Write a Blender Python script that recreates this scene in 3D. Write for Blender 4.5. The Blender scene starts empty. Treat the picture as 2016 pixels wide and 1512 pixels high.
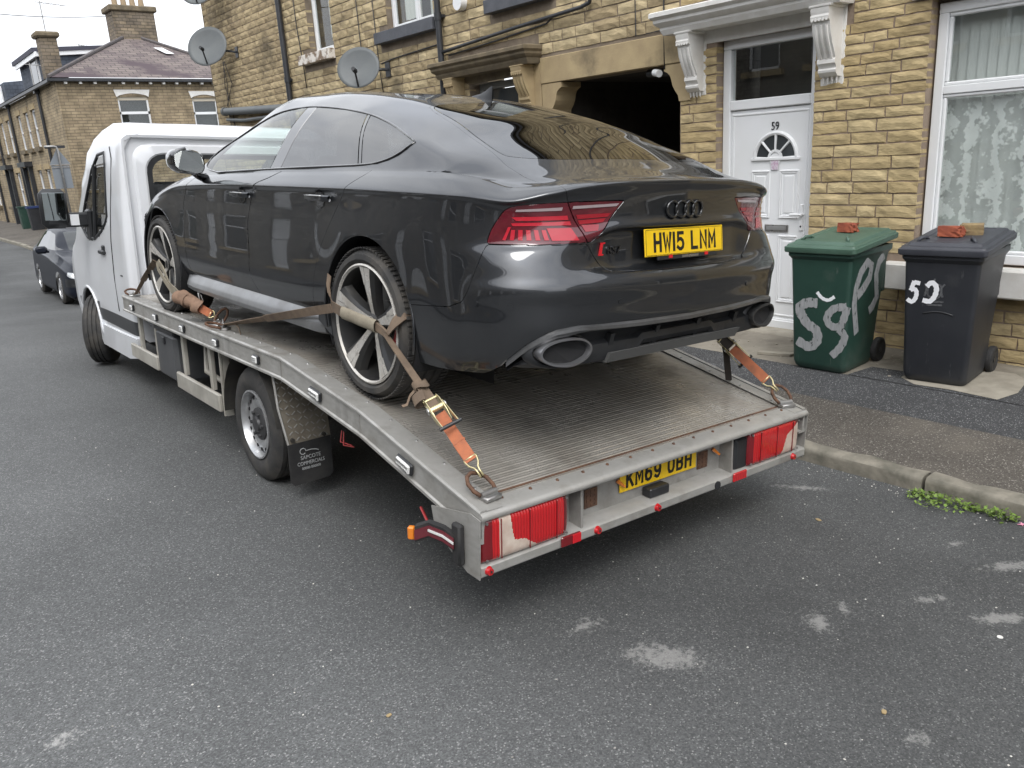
import bpy, bmesh, math, random
import numpy as np
from mathutils import Vector, Matrix, noise
random.seed(7)
SC = bpy.context.scene
COL = SC.collection
R_ = math.radians
# ---------------------------------------------------------------- camera
CAMR = Matrix(((0.77011321, -0.22090264, 0.59843769), (-0.63508917, -0.17742325, 0.75178636), (-0.05989483, -0.95902190, -0.27692886)))
CAM_P = Vector((0, 0, 1.9)); F_PX = 1572.02
cd = bpy.data.cameras.new('camera'); cam = bpy.data.objects.new('camera', cd); COL.objects.link(cam)
_r, _d, _f = CAMR.col[0], CAMR.col[1], CAMR.col[2]
cam.matrix_world = Matrix(((_r[0], -_d[0], -_f[0], 0), (_r[1], -_d[1], -_f[1], 0), (_r[2], -_d[2], -_f[2], 1.9), (0, 0, 0, 1)))
cd.sensor_fit = 'HORIZONTAL'; cd.sensor_width = 36.0; cd.lens = F_PX / 2016 * 36
cd.clip_start = .05; cd.clip_end = 3000
SC.camera = cam
def px(P):
    v = CAMR.transposed() @ (Vector(P) - CAM_P)
    if v[2] < .05: return None
    return (1008 + F_PX * v[0] / v[2], 756 + F_PX * v[1] / v[2])
# ---------------------------------------------------------------- sky, sun, exposure
SUN_EL, SUN_AZ = 52, 215          # degrees; the azimuth is where the sun stands, clockwise from +Y
W = bpy.data.worlds.new('World'); SC.world = W; W.use_nodes = True
wn = W.node_tree.nodes; wl = W.node_tree.links; wn.clear()
wo = wn.new('ShaderNodeOutputWorld'); wb = wn.new('ShaderNodeBackground'); sky = wn.new('ShaderNodeTexSky')
sky.sky_type = 'NISHITA'; sky.sun_disc = False; sky.sun_elevation = R_(SUN_EL); sky.sun_rotation = R_(SUN_AZ)
sky.air_density = 1.0; sky.dust_density = 6.0; sky.ozone_density = 1.0; sky.altitude = 0
hs = wn.new('ShaderNodeHueSaturation'); hs.inputs['Saturation'].default_value = .12
tc = wn.new('ShaderNodeTexCoord'); nz = wn.new('ShaderNodeTexNoise'); nz.inputs['Scale'].default_value = 2.2; nz.inputs['Detail'].default_value = 5; nz.inputs['Roughness'].default_value = .55
mp = wn.new('ShaderNodeMapping'); mp.inputs['Scale'].default_value = (1, 1, 2.4)
cr = wn.new('ShaderNodeValToRGB'); cr.color_ramp.elements[0].position = .36; cr.color_ramp.elements[0].color = (.70, .72, .76, 1); cr.color_ramp.elements[1].position = .62; cr.color_ramp.elements[1].color = (1, 1, 1, 1)
mx = wn.new('ShaderNodeMix'); mx.data_type = 'RGBA'; mx.inputs[0].default_value = .72; mx.inputs[7].default_value = (6.2, 6.35, 6.6, 1)   # cloud deck in front of the blue
ml = wn.new('ShaderNodeMix'); ml.data_type = 'RGBA'; ml.blend_type = 'MULTIPLY'; ml.inputs[0].default_value = 1
wl.new(sky.outputs[0], hs.inputs['Color']); wl.new(hs.outputs[0], mx.inputs[6]); wl.new(mx.outputs[2], ml.inputs[6])
wl.new(tc.outputs['Generated'], mp.inputs[0]); wl.new(mp.outputs[0], nz.inputs['Vector']); wl.new(nz.outputs['Fac'], cr.inputs[0]); wl.new(cr.outputs[0], ml.inputs[7])
wl.new(ml.outputs[2], wb.inputs['Color']); wl.new(wb.outputs[0], wo.inputs[0]); wb.inputs['Strength'].default_value = .15
sd = bpy.data.lights.new('sun', 'SUN'); sun = bpy.data.objects.new('sun', sd); COL.objects.link(sun)
sd.energy = .6; sd.angle = R_(25); sd.color = (1, .97, .93)
_a, _e = R_(SUN_AZ), R_(SUN_EL)
_dir = Vector((math.sin(_a) * math.cos(_e), math.cos(_a) * math.cos(_e), math.sin(_e)))
sun.rotation_euler = (-_dir).to_track_quat('-Z', 'Y').to_euler()
SC.view_settings.view_transform = 'Standard'; SC.view_settings.look = 'None'; SC.view_settings.gamma = 1; SC.view_settings.use_curve_mapping = False
SC.view_settings.exposure = 1.1
SC.render.engine = 'CYCLES'
SC.cycles.max_bounces = 8; SC.cycles.transparent_max_bounces = 12; SC.cycles.caustics_reflective = False; SC.cycles.caustics_refractive = False
# ---------------------------------------------------------------- helpers: objects
def tag(o, label=None, cat=None, group=None, kind=None):
    if label: o['label'] = label
    if cat: o['category'] = cat
    if group: o['group'] = group
    if kind: o['kind'] = kind
    return o
def empty(name, loc=(0, 0, 0), mat=None):
    o = bpy.data.objects.new(name, None); COL.objects.link(o); o.empty_display_size = .1
    if mat is not None: o.matrix_world = mat
    else: o.location = loc
    return o
def link(name, me, parent=None):
    o = bpy.data.objects.new(name, me); COL.objects.link(o)
    if parent is not None: o.parent = parent
    return o
def mesh(name, vs, fs, mat, parent=None, smooth=False, mats=None, fm=None):
    me = bpy.data.meshes.new(name); me.from_pydata([tuple(v) for v in vs], [], fs)
    if mats:
        for m in mats: me.materials.append(m)
        if fm: me.polygons.foreach_set('material_index', fm)
    elif mat: me.materials.append(mat)
    if smooth is True: me.polygons.foreach_set('use_smooth', [True] * len(me.polygons))
    elif smooth:
        me.polygons.foreach_set('use_smooth', [True] * len(me.polygons)); me.set_sharp_from_angle(angle=R_(smooth))
    me.update()
    return link(name, me, parent)
def rotm(yaw=0, pitch=0, roll=0): return (Matrix.Rotation(yaw, 3, 'Z') @ Matrix.Rotation(pitch, 3, 'X') @ Matrix.Rotation(roll, 3, 'Y'))
class G:
    """collects shapes; build() links them as one mesh"""
    def __init__(s): s.v = []; s.f = []; s.m = []; s.mi = 0
    def add(s, vs, fs):
        b = len(s.v); s.v += [Vector(v) for v in vs]; s.f += [[i + b for i in f] for f in fs]; s.m += [s.mi] * len(fs); return s
    def box(s, c, d, r=None, b=0):
        hx, hy, hz = d[0] / 2, d[1] / 2, d[2] / 2; c = Vector(c)
        b = min(b, hx * .9, hy * .9, hz * .9)
        if b <= 0:
            vs = [(x, y, z) for x in (-hx, hx) for y in (-hy, hy) for z in (-hz, hz)]
            fs = [(0, 1, 3, 2), (4, 6, 7, 5), (0, 4, 5, 1), (2, 3, 7, 6), (0, 2, 6, 4), (1, 5, 7, 3)]
        else:
            vs = []; idx = {}
            for sx in (-1, 1):
                for sy in (-1, 1):
                    for sz in (-1, 1):
                        for a in range(3):
                            p = [sx * (hx - b), sy * (hy - b), sz * (hz - b)]; p[a] = (sx * hx, sy * hy, sz * hz)[a]
                            idx[(sx, sy, sz, a)] = len(vs); vs.append(p)
            fs = []
            for a in range(3):
                o1, o2 = (a + 1) % 3, (a + 2) % 3
                for sg in (-1, 1):
                    q = []
                    for (u, w) in ((-1, -1), (1, -1), (1, 1), (-1, 1)):
                        k = [0, 0, 0]; k[a] = sg; k[o1] = u; k[o2] = w; q.append(idx[(*k, a)])
                    fs.append(q if sg > 0 else q[::-1])
            for a in range(3):              # edges along axis a
                o1, o2 = (a + 1) % 3, (a + 2) % 3
                for u in (-1, 1):
                    for w in (-1, 1):
                        q = []
                        for t, ax in ((-1, o1), (1, o1), (1, o2), (-1, o2)):
                            k = [0, 0, 0]; k[a] = t; k[o1] = u; k[o2] = w; q.append(idx[(*k, ax)])
                        fs.append(q if u * w < 0 else q[::-1])
            for sx in (-1, 1):
                for sy in (-1, 1):
                    for sz in (-1, 1):
                        q = [idx[(sx, sy, sz, a)] for a in range(3)]; fs.append(q if sx * sy * sz > 0 else q[::-1])
        if r is not None: vs = [r @ Vector(v) for v in vs]
        return s.add([Vector(v) + c for v in vs], fs)
    def cyl(s, p0, p1, r0, r1=None, n=16, cap=True):
        if r1 is None: r1 = r0
        p0, p1 = Vector(p0), Vector(p1); d = (p1 - p0).normalized()
        u = d.orthogonal().normalized(); w = d.cross(u)
        vs = []
        for p, r in ((p0, r0), (p1, r1)):
            for i in range(n):
                a = 2 * math.pi * i / n; vs.append(p + r * (math.cos(a) * u + math.sin(a) * w))
        fs = [(i, (i + 1) % n, n + (i + 1) % n, n + i) for i in range(n)]
        if cap: fs += [list(range(n))[::-1], list(range(n, 2 * n))]
        return s.add(vs, fs)
    def tube(s, path, r, n=8, cap=True, closed=False):
        P = [Vector(p) for p in path]; m = len(P); rings = []; up = None
        for i, p in enumerate(P):
            a = P[i - 1] if (i or closed) else p; b = P[(i + 1) % m] if (i < m - 1 or closed) else p
            d = (b - a).normalized()
            if up is None: up = d.orthogonal().normalized()
            up = (up - d * up.dot(d))
            if up.length < 1e-6: up = d.orthogonal()
            up.normalize(); w = d.cross(up); rr = r[i] if hasattr(r, '__len__') else r
            rings.append([p + rr * (math.cos(2 * math.pi * k / n) * up + math.sin(2 * math.pi * k / n) * w) for k in range(n)])
        vs = [v for q in rings for v in q]; fs = []
        for i in range(m if closed else m - 1):
            j = (i + 1) % m
            for k in range(n): fs.append((i * n + k, i * n + (k + 1) % n, j * n + (k + 1) % n, j * n + k))
        if cap and not closed: fs += [list(range(n))[::-1], list(range((m - 1) * n, m * n))]
        return s.add(vs, fs)
    def prism(s, poly, fn0, fn1):
        """poly 2d list; fn0/fn1 map 2d -> 3d for the two ends"""
        n = len(poly); vs = [fn0(*p) for p in poly] + [fn1(*p) for p in poly]
        fs = [list(range(n))[::-1], list(range(n, 2 * n))] + [(i, (i + 1) % n, n + (i + 1) % n, n + i) for i in range(n)]
        return s.add(vs, fs)
    def extr(s, poly, axis, a, b):
        """poly in the two other axes (order x,y,z), extruded along axis from a to b"""
        def mk(t):
            def fn(u, w):
                q = [u, w]; q.insert(axis, t); return Vector(q)
            return fn
        return s.prism(poly, mk(a), mk(b))
    def lathe(s, prof, n, o=(0, 0, 0), ax='x', closed=False):
        """prof: (radius, along)"""
        o = Vector(o); vs = []; m = len(prof)
        for i in range(n):
            a = 2 * math.pi * i / n; c_, s_ = math.cos(a), math.sin(a)
            for r, t in prof:
                v = {'x': (t, r * c_, r * s_), 'y': (r * c_, t, r * s_), 'z': (r * c_, r * s_, t)}[ax]; vs.append(o + Vector(v))
        fs = []
        for i in range(n):
            j = (i + 1) % n
            for k in range(m - 1 if not closed else m): fs.append((i * m + k, i * m + (k + 1) % m, j * m + (k + 1) % m, j * m + k))
        return s.add(vs, fs)
    def grid(s, rows, flip=False, closed=False):
        m = len(rows[0]); vs = [p for r in rows for p in r]; fs = []
        for i in range(len(rows) - 1):
            for k in range(m if closed else m - 1):
                q = (i * m + k, i * m + (k + 1) % m, (i + 1) * m + (k + 1) % m, (i + 1) * m + k); fs.append(q[::-1] if flip else q)
        return s.add(vs, fs)
    def ribbon(s, path, wid, th=.003):
        """flat band: path of points, wid: width vectors (one or per point)"""
        P = [Vector(p) for p in path]; n = len(P)
        Wv = [Vector(w) for w in wid] if hasattr(wid[0], '__len__') else [Vector(wid)] * n
        rows = []
        for i, p in enumerate(P):
            d = (P[min(i + 1, n - 1)] - P[max(i - 1, 0)]).normalized(); nn = d.cross(Wv[i])
            nn = nn.normalized() * th / 2 if nn.length > 1e-9 else Vector((0, 0, th / 2)); w = Wv[i] / 2
            rows.append([p - w - nn, p + w - nn, p + w + nn, p - w + nn])
        s.grid(rows, closed=True)
        b = len(s.v) - 4 * n; s.f += [[b, b + 3, b + 2, b + 1][::-1], [b + 4 * n - 4, b + 4 * n - 3, b + 4 * n - 2, b + 4 * n - 1]]; s.m += [s.mi] * 2
        return s
    def xf(s, M):
        s.v = [M @ v for v in s.v]; return s
    def build(s, name, mat, parent=None, smooth=False, mats=None, kind=None):
        o = mesh(name, s.v, s.f, mat, parent, smooth, mats, s.m if mats else None)
        bm = bmesh.new(); bm.from_mesh(o.data); bmesh.ops.recalc_face_normals(bm, faces=bm.faces); bm.to_mesh(o.data); bm.free()
        if smooth and smooth is not True:
            o.data.polygons.foreach_set('use_smooth', [True] * len(o.data.polygons)); o.data.set_sharp_from_angle(angle=R_(smooth))
        if kind: o['kind'] = kind
        return o
def copy_tree(o, parent=None):
    c = o.copy(); COL.objects.link(c); c.parent = parent
    for ch in list(o.children): copy_tree(ch, c)
    return c
def text(name, s, size, mat, parent, M, ext=.0008, cx=.85, align='CENTER', sp=1.0, bold=0):
    cu = bpy.data.curves.new(name, 'FONT'); cu.body = s; cu.size = size; cu.align_x = align; cu.align_y = 'CENTER'; cu.extrude = ext; cu.space_character = sp; cu.resolution_u = 4; cu.offset = bold
    t = bpy.data.objects.new(name, cu); COL.objects.link(t); dg = bpy.context.evaluated_depsgraph_get(); dg.update()
    me = bpy.data.meshes.new_from_object(t.evaluated_get(dg)); bpy.data.objects.remove(t); bpy.data.curves.remove(cu)
    me.materials.clear(); me.materials.append(mat); me.name = name
    me.transform(Matrix.Diagonal((cx, 1, 1, 1)))
    me.transform(M)
    return link(name, me, parent)
GLYPH = {'H': [[(0, 0), (0, 1)], [(1, 0), (1, 1)], [(0, .5), (1, .5)]], 'W': [[(-.08, 1), (.2, 0), (.5, .8), (.8, 0), (1.08, 1)]], '1': [[(.5, 0), (.5, 1)]], 'L': [[(0, 1), (0, 0), (.95, 0)]], 'N': [[(0, 0), (0, 1), (1, 0), (1, 1)]], 'M': [[(-.05, 0), (-.05, 1), (.5, .3), (1.05, 1), (1.05, 0)]],
 '5': [[(.92, 1), (.1, 1), (.06, .55), (.3, .63), (.6, .63), (.9, .5), (1, .3), (.9, .1), (.6, 0), (.3, 0), (.0, .12)]], 'K': [[(0, 0), (0, 1)], [(1, 1), (.06, .42)], [(.36, .6), (1, 0)]], '0': [[(.5, 1), (.2, .97), (0, .72), (0, .28), (.2, .03), (.5, 0), (.8, .03), (1, .28), (1, .72), (.8, .97), (.5, 1)]],
 '6': [[(.9, .9), (.6, 1), (.35, .98), (.08, .75), (0, .35), (.1, .1), (.4, 0), (.65, 0), (.92, .12), (1, .3), (.92, .5), (.65, .6), (.35, .6), (.05, .45)]], 'B': [[(0, 0), (0, 1), (.7, 1), (.95, .88), (.95, .66), (.7, .53), (0, .53)], [(.6, .53), (.9, .46), (1, .27), (.9, .07), (.7, 0), (0, 0)]]}
GLYPH['9'] = [[(1 - a, 1 - b) for a, b in GLYPH['6'][0]]]
def plate_text(s, parent, m, B):
    """plate characters 79 x 50 mm with 14 mm strokes"""
    g = G(); x = 0; adv = []
    for ch in s: adv.append(.033 if ch == ' ' else (.025 if ch == '1' else .061))
    x = -sum(adv) / 2 + .0055; lay_ = 0
    for ch, a in zip(s, adv):
        if ch != ' ':
            for pl in GLYPH[ch]:
                w = .05 if ch != '1' else .014; P = [Vector((x + (.007 + u * .036 if ch != '1' else .007), -.0395 + .007 + v * .065, 0)) for u, v in pl]; n = len(P); L, Rr = [], []; closed = (P[0] - P[-1]).length < 1e-6
                for i, p in enumerate(P):
                    d0 = (p - P[i - 1]).normalized() if i else ((P[0] - P[-2]).normalized() if closed else None); d1 = (P[i + 1] - p).normalized() if i < n - 1 else ((P[1] - P[0]).normalized() if closed else None)
                    d0 = d0 or d1; d1 = d1 or d0; d = (d0 + d1).normalized(); nn = Vector((-d.y, d.x, 0)); k = min(1.9, 1 / max(.3, d.dot(d1))); e = Vector()
                    if not closed and i == 0: e = -d1 * .007
                    if not closed and i == n - 1: e = d0 * .007
                    L.append(p + e + nn * .007 * k); Rr.append(p + e - nn * .007 * k)
                z0 = .0001 * (lay_ % 5); lay_ += 1; rows = [[Vector((a_.x, a_.y, 0)), Vector((b_.x, b_.y, 0)), Vector((b_.x, b_.y, .0008 + z0)), Vector((a_.x, a_.y, .0008 + z0))] for a_, b_ in zip(L, Rr)]; g.grid(rows, closed=True)
                b0 = len(g.v) - 4 * n; g.f += [[b0, b0 + 1, b0 + 2, b0 + 3], [b0 + 4 * n - 4, b0 + 4 * n - 3, b0 + 4 * n - 2, b0 + 4 * n - 1]]; g.m += [0, 0]
        x += a
    g.xf(B); return g.build('plate_text', m, parent)
def basis(o, x, y):
    """matrix taking local x,y to the given directions, at o"""
    x = Vector(x).normalized(); y = Vector(y).normalized(); z = x.cross(y).normalized(); y = z.cross(x)
    return Matrix(((x[0], y[0], z[0], o[0]), (x[1], y[1], z[1], o[1]), (x[2], y[2], z[2], o[2]), (0, 0, 0, 1)))
# ---------------------------------------------------------------- helpers: materials
def mat(name, c=(.5, .5, .5), rough=.6, metal=0, c2=None, nscale=4, bump=0, bscale=40, spec=None, coat=0, coatr=.05, rvar=0, detail=4, contrast=(.35, .65), alpha=None, rnd=0, coord='Object', trans=0, ior=None, rnd_isl=False, stretch=None):
    m = bpy.data.materials.new(name); m.use_nodes = True; n = m.node_tree.nodes; l = m.node_tree.links; p = n['Principled BSDF']
    p.inputs['Base Color'].default_value = (*c, 1); p.inputs['Roughness'].default_value = rough; p.inputs['Metallic'].default_value = metal
    if spec is not None: p.inputs['Specular IOR Level'].default_value = spec
    if coat: p.inputs['Coat Weight'].default_value = coat; p.inputs['Coat Roughness'].default_value = coatr
    if trans: p.inputs['Transmission Weight'].default_value = trans
    if ior: p.inputs['IOR'].default_value = ior
    tcn = n.new('ShaderNodeTexCoord'); vec = tcn.outputs[coord]
    if stretch:
        mpn = n.new('ShaderNodeMapping'); mpn.inputs['Scale'].default_value = stretch; l.new(vec, mpn.inputs[0]); vec = mpn.outputs[0]
    col = None
    if c2 is not None or rvar:
        t = n.new('ShaderNodeTexNoise'); t.inputs['Scale'].default_value = nscale; t.inputs['Detail'].default_value = detail; t.inputs['Roughness'].default_value = .6; l.new(vec, t.inputs['Vector'])
        r = n.new('ShaderNodeMapRange'); r.inputs[1].default_value = contrast[0]; r.inputs[2].default_value = contrast[1]; l.new(t.outputs['Fac'], r.inputs[0])
        if c2 is not None:
            x = n.new('ShaderNodeMix'); x.data_type = 'RGBA'; x.inputs[6].default_value = (*c, 1); x.inputs[7].default_value = (*c2, 1); l.new(r.outputs[0], x.inputs[0]); col = x.outputs[2]
        if rvar:
            y = n.new('ShaderNodeMapRange'); y.inputs[3].default_value = max(.02, rough - rvar); y.inputs[4].default_value = min(1, rough + rvar); l.new(r.outputs[0], y.inputs[0]); l.new(y.outputs[0], p.inputs['Roughness'])
    if rnd or rnd_isl:
        h_ = n.new('ShaderNodeHueSaturation')
        if rnd_isl: src = n.new('ShaderNodeNewGeometry').outputs['Random Per Island']
        else: src = n.new('ShaderNodeObjectInfo').outputs['Random']
        y = n.new('ShaderNodeMapRange'); y.inputs[3].default_value = 1 - (rnd or .2); y.inputs[4].default_value = 1 + (rnd or .2); l.new(src, y.inputs[0]); l.new(y.outputs[0], h_.inputs['Value'])
        if col: l.new(col, h_.inputs['Color'])
        else: h_.inputs['Color'].default_value = (*c, 1)
        col = h_.outputs[0]
    if col: l.new(col, p.inputs['Base Color'])
    if bump:
        t = n.new('ShaderNodeTexNoise'); t.inputs['Scale'].default_value = bscale; t.inputs['Detail'].default_value = 5; l.new(vec, t.inputs['Vector'])
        b = n.new('ShaderNodeBump'); b.inputs['Strength'].default_value = 1; b.inputs['Distance'].default_value = bump; l.new(t.outputs['Fac'], b.inputs['Height']); l.new(b.outputs[0], p.inputs['Normal'])
    return m
def nd(m): return m.node_tree.nodes, m.node_tree.links, m.node_tree.nodes['Principled BSDF']
def overlay(m, col, scale, lo, hi, amount=1.0, coord='Object', stretch=None, rough=None, detail=5, voronoi=False):
    """mix a colour over the base colour where a noise exceeds lo..hi (dirt, wear, stains)"""
    n, l, p = nd(m); src = p.inputs['Base Color'].links[0].from_socket if p.inputs['Base Color'].links else None
    tcn = n.new('ShaderNodeTexCoord'); v = tcn.outputs[coord]
    if stretch: mpn = n.new('ShaderNodeMapping'); mpn.inputs['Scale'].default_value = stretch; l.new(v, mpn.inputs[0]); v = mpn.outputs[0]
    if voronoi: t = n.new('ShaderNodeTexVoronoi'); t.inputs['Scale'].default_value = scale; out = t.outputs['Distance']
    else: t = n.new('ShaderNodeTexNoise'); t.inputs['Scale'].default_value = scale; t.inputs['Detail'].default_value = detail; t.inputs['Roughness'].default_value = .62; out = t.outputs['Fac']
    l.new(v, t.inputs['Vector']); r = n.new('ShaderNodeMapRange'); r.inputs[1].default_value = lo; r.inputs[2].default_value = hi; r.inputs[4].default_value = amount; l.new(out, r.inputs[0])
    x = n.new('ShaderNodeMix'); x.data_type = 'RGBA'; x.inputs[7].default_value = (*col, 1); l.new(r.outputs[0], x.inputs[0])
    if src: l.new(src, x.inputs[6])
    else: x.inputs[6].default_value = p.inputs['Base Color'].default_value
    l.new(x.outputs[2], p.inputs['Base Color'])
    if rough is not None:
        rs = p.inputs['Roughness'].links[0].from_socket if p.inputs['Roughness'].links else None
        y = n.new('ShaderNodeMix'); y.inputs[3].default_value = rough; l.new(r.outputs[0], y.inputs[0])
        if rs: l.new(rs, y.inputs[2])
        else: y.inputs[2].default_value = p.inputs['Roughness'].default_value
        l.new(y.outputs[0], p.inputs['Roughness'])
    return m
M = {}
M['white_upvc'] = mat('white_upvc', (.80, .81, .82), .35, c2=(.76, .77, .77), nscale=2)
M['white_paint'] = mat('white_paint', (.76, .75, .72), .55, c2=(.66, .64, .60), nscale=6, bump=.001, bscale=60)
M['black_plastic'] = mat('black_plastic', (.016, .017, .019), .42, c2=(.025, .026, .028), nscale=8)
M['black_rubber'] = mat('black_rubber', (.018, .018, .019), .75, c2=(.035, .034, .033), nscale=10, bump=.0008, bscale=90)
M['dark_void'] = mat('dark_void', (.012, .012, .013), .9)
M['galv'] = mat('galv', (.42, .42, .41), .45, .8, c2=(.30, .29, .28), nscale=14, rvar=.12)
M['steel'] = mat('steel', (.5, .5, .5), .32, .9, c2=(.36, .35, .33), nscale=20, rvar=.1)
M['rust'] = mat('rust', (.16, .085, .05), .8, .2, c2=(.09, .05, .035), nscale=25, bump=.0006, bscale=120)
M['black_paint'] = mat('black_paint', (.02, .022, .026), .4, c2=(.035, .037, .042), nscale=3)
M['red_plastic'] = mat('red_plastic', (.55, .012, .02), .22, coat=.5)
M['grey_dish'] = mat('grey_dish', (.105, .115, .12), .55, c2=(.13, .14, .14), nscale=3, bump=.0004, bscale=300)
M['cable'] = mat('cable', (.03, .03, .032), .6)
def clear_glass(name, tint=(.9, .95, .93), f0=.06, rough=.005):
    """thin pane: transparent with a tint, mirror reflection after Schlick, the same from both sides"""
    m = bpy.data.materials.new(name); m.use_nodes = True; n = m.node_tree.nodes; l = m.node_tree.links; n.clear()
    o = n.new('ShaderNodeOutputMaterial'); t = n.new('ShaderNodeBsdfTransparent'); t.inputs[0].default_value = (*tint, 1)
    g = n.new('ShaderNodeBsdfGlossy'); g.inputs['Roughness'].default_value = rough; ge = n.new('ShaderNodeNewGeometry')
    d = n.new('ShaderNodeVectorMath'); d.operation = 'DOT_PRODUCT'; l.new(ge.outputs['Normal'], d.inputs[0]); l.new(ge.outputs['Incoming'], d.inputs[1])
    ab = n.new('ShaderNodeMath'); ab.operation = 'ABSOLUTE'; l.new(d.outputs['Value'], ab.inputs[0]); sb = n.new('ShaderNodeMath'); sb.operation = 'SUBTRACT'; sb.inputs[0].default_value = 1; l.new(ab.outputs[0], sb.inputs[1])
    pw = n.new('ShaderNodeMath'); pw.operation = 'POWER'; pw.inputs[1].default_value = 5; l.new(sb.outputs[0], pw.inputs[0]); mp_ = n.new('ShaderNodeMapRange'); mp_.inputs[3].default_value = f0; mp_.inputs[4].default_value = 1; l.new(pw.outputs[0], mp_.inputs[0])
    x = n.new('ShaderNodeMixShader'); l.new(mp_.outputs[0], x.inputs[0]); l.new(t.outputs[0], x.inputs[1]); l.new(g.outputs[0], x.inputs[2]); l.new(x.outputs[0], o.inputs[0])
    return m
M['glass'] = clear_glass('glass', (.93, .95, .94))
M['glass_dark'] = clear_glass('glass_dark', (.25, .27, .28), .08)
# ---------------------------------------------------------------- ground
def sstep(t): t = max(0, min(1, t)); return t * t * (3 - 2 * t)
def dip(y): return -.5 * sstep((y - 10.5) / 9) + .25 * sstep((y - 24) / 12)
def road_z(x, y):
    c = -.0605 * (x - 2.635) if x > .2 else .1473 - .022 * (.2 - max(x, -4.4))
    return c + dip(y)
PAVE = [(4.53, -.014), (5.0, .02), (5.75, .075), (6.75, .10)]
def pave_z(x, y=0): return float(np.interp(x, [p[0] for p in PAVE], [p[1] for p in PAVE])) + dip(y)
KX = 4.41
def asphalt(name, base, hi, scale, pale=None, chip=.985):
    m = bpy.data.materials.new(name); m.use_nodes = True; n, l, p = nd(m)
    tcn = n.new('ShaderNodeTexCoord'); v = tcn.outputs['Object']
    vo = n.new('ShaderNodeTexVoronoi'); vo.inputs['Scale'].default_value = scale; l.new(v, vo.inputs['Vector'])
    sx = n.new('ShaderNodeSeparateColor'); l.new(vo.outputs['Color'], sx.inputs[0])
    ramp = n.new('ShaderNodeValToRGB'); e = ramp.color_ramp.elements; e[0].color = (*[b * .68 for b in base], 1); e[1].position = chip; e[1].color = (*hi, 1)
    k = e.new(.45); k.color = (*base, 1); k = e.new(.90); k.color = (*[b * 1.28 for b in base], 1)
    e[-1].position = chip; l.new(sx.outputs[0], ramp.inputs[0])
    # large scale tone: worn wheel tracks, damp and dry areas
    t = n.new('ShaderNodeTexNoise'); t.inputs['Scale'].default_value = .55; t.inputs['Detail'].default_value = 6; t.inputs['Roughness'].default_value = .6; l.new(v, t.inputs['Vector'])
    r = n.new('ShaderNodeMapRange'); r.inputs[1].default_value = .3; r.inputs[2].default_value = .7; r.inputs[3].default_value = .78; r.inputs[4].default_value = 1.28; l.new(t.outputs['Fac'], r.inputs[0])
    x = n.new('ShaderNodeMix'); x.data_type = 'RGBA'; x.blend_type = 'MULTIPLY'; x.inputs[0].default_value = 1; l.new(ramp.outputs[0], x.inputs[6]); l.new(r.outputs[0], x.inputs[7])
    # mortar between the chips a bit darker
    d = n.new('ShaderNodeTexVoronoi'); d.feature = 'DISTANCE_TO_EDGE'; d.inputs['Scale'].default_value = scale; l.new(v, d.inputs['Vector'])
    dr = n.new('ShaderNodeMapRange'); dr.inputs[1].default_value = .0; dr.inputs[2].default_value = .18; dr.inputs[3].default_value = .82; l.new(d.outputs['Distance'], dr.inputs[0])
    x2 = n.new('ShaderNodeMix'); x2.data_type = 'RGBA'; x2.blend_type = 'MULTIPLY'; x2.inputs[0].default_value = 1; l.new(x.outputs[2], x2.inputs[6]); l.new(dr.outputs[0], x2.inputs[7])
    l.new(x2.outputs[2], p.inputs['Base Color']); p.inputs['Roughness'].default_value = .82; p.inputs['Specular IOR Level'].default_value = .3
    # relief
    ad = n.new('ShaderNodeMath'); ad.operation = 'ADD'; sc_ = n.new('ShaderNodeMath'); sc_.operation = 'MULTIPLY'; sc_.inputs[1].default_value = .5; l.new(sx.outputs[1], sc_.inputs[0]); l.new(dr.outputs[0], ad.inputs[0]); l.new(sc_.outputs[0], ad.inputs[1])
    b = n.new('ShaderNodeBump'); b.inputs['Distance'].default_value = .0035; b.inputs['Strength'].default_value = .8; l.new(ad.outputs[0], b.inputs['Height']); l.new(b.outputs[0], p.inputs['Normal'])
    return m
M['asphalt'] = asphalt('asphalt', (.083, .085, .085), (.20, .20, .196), 185, chip=.99)
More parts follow.
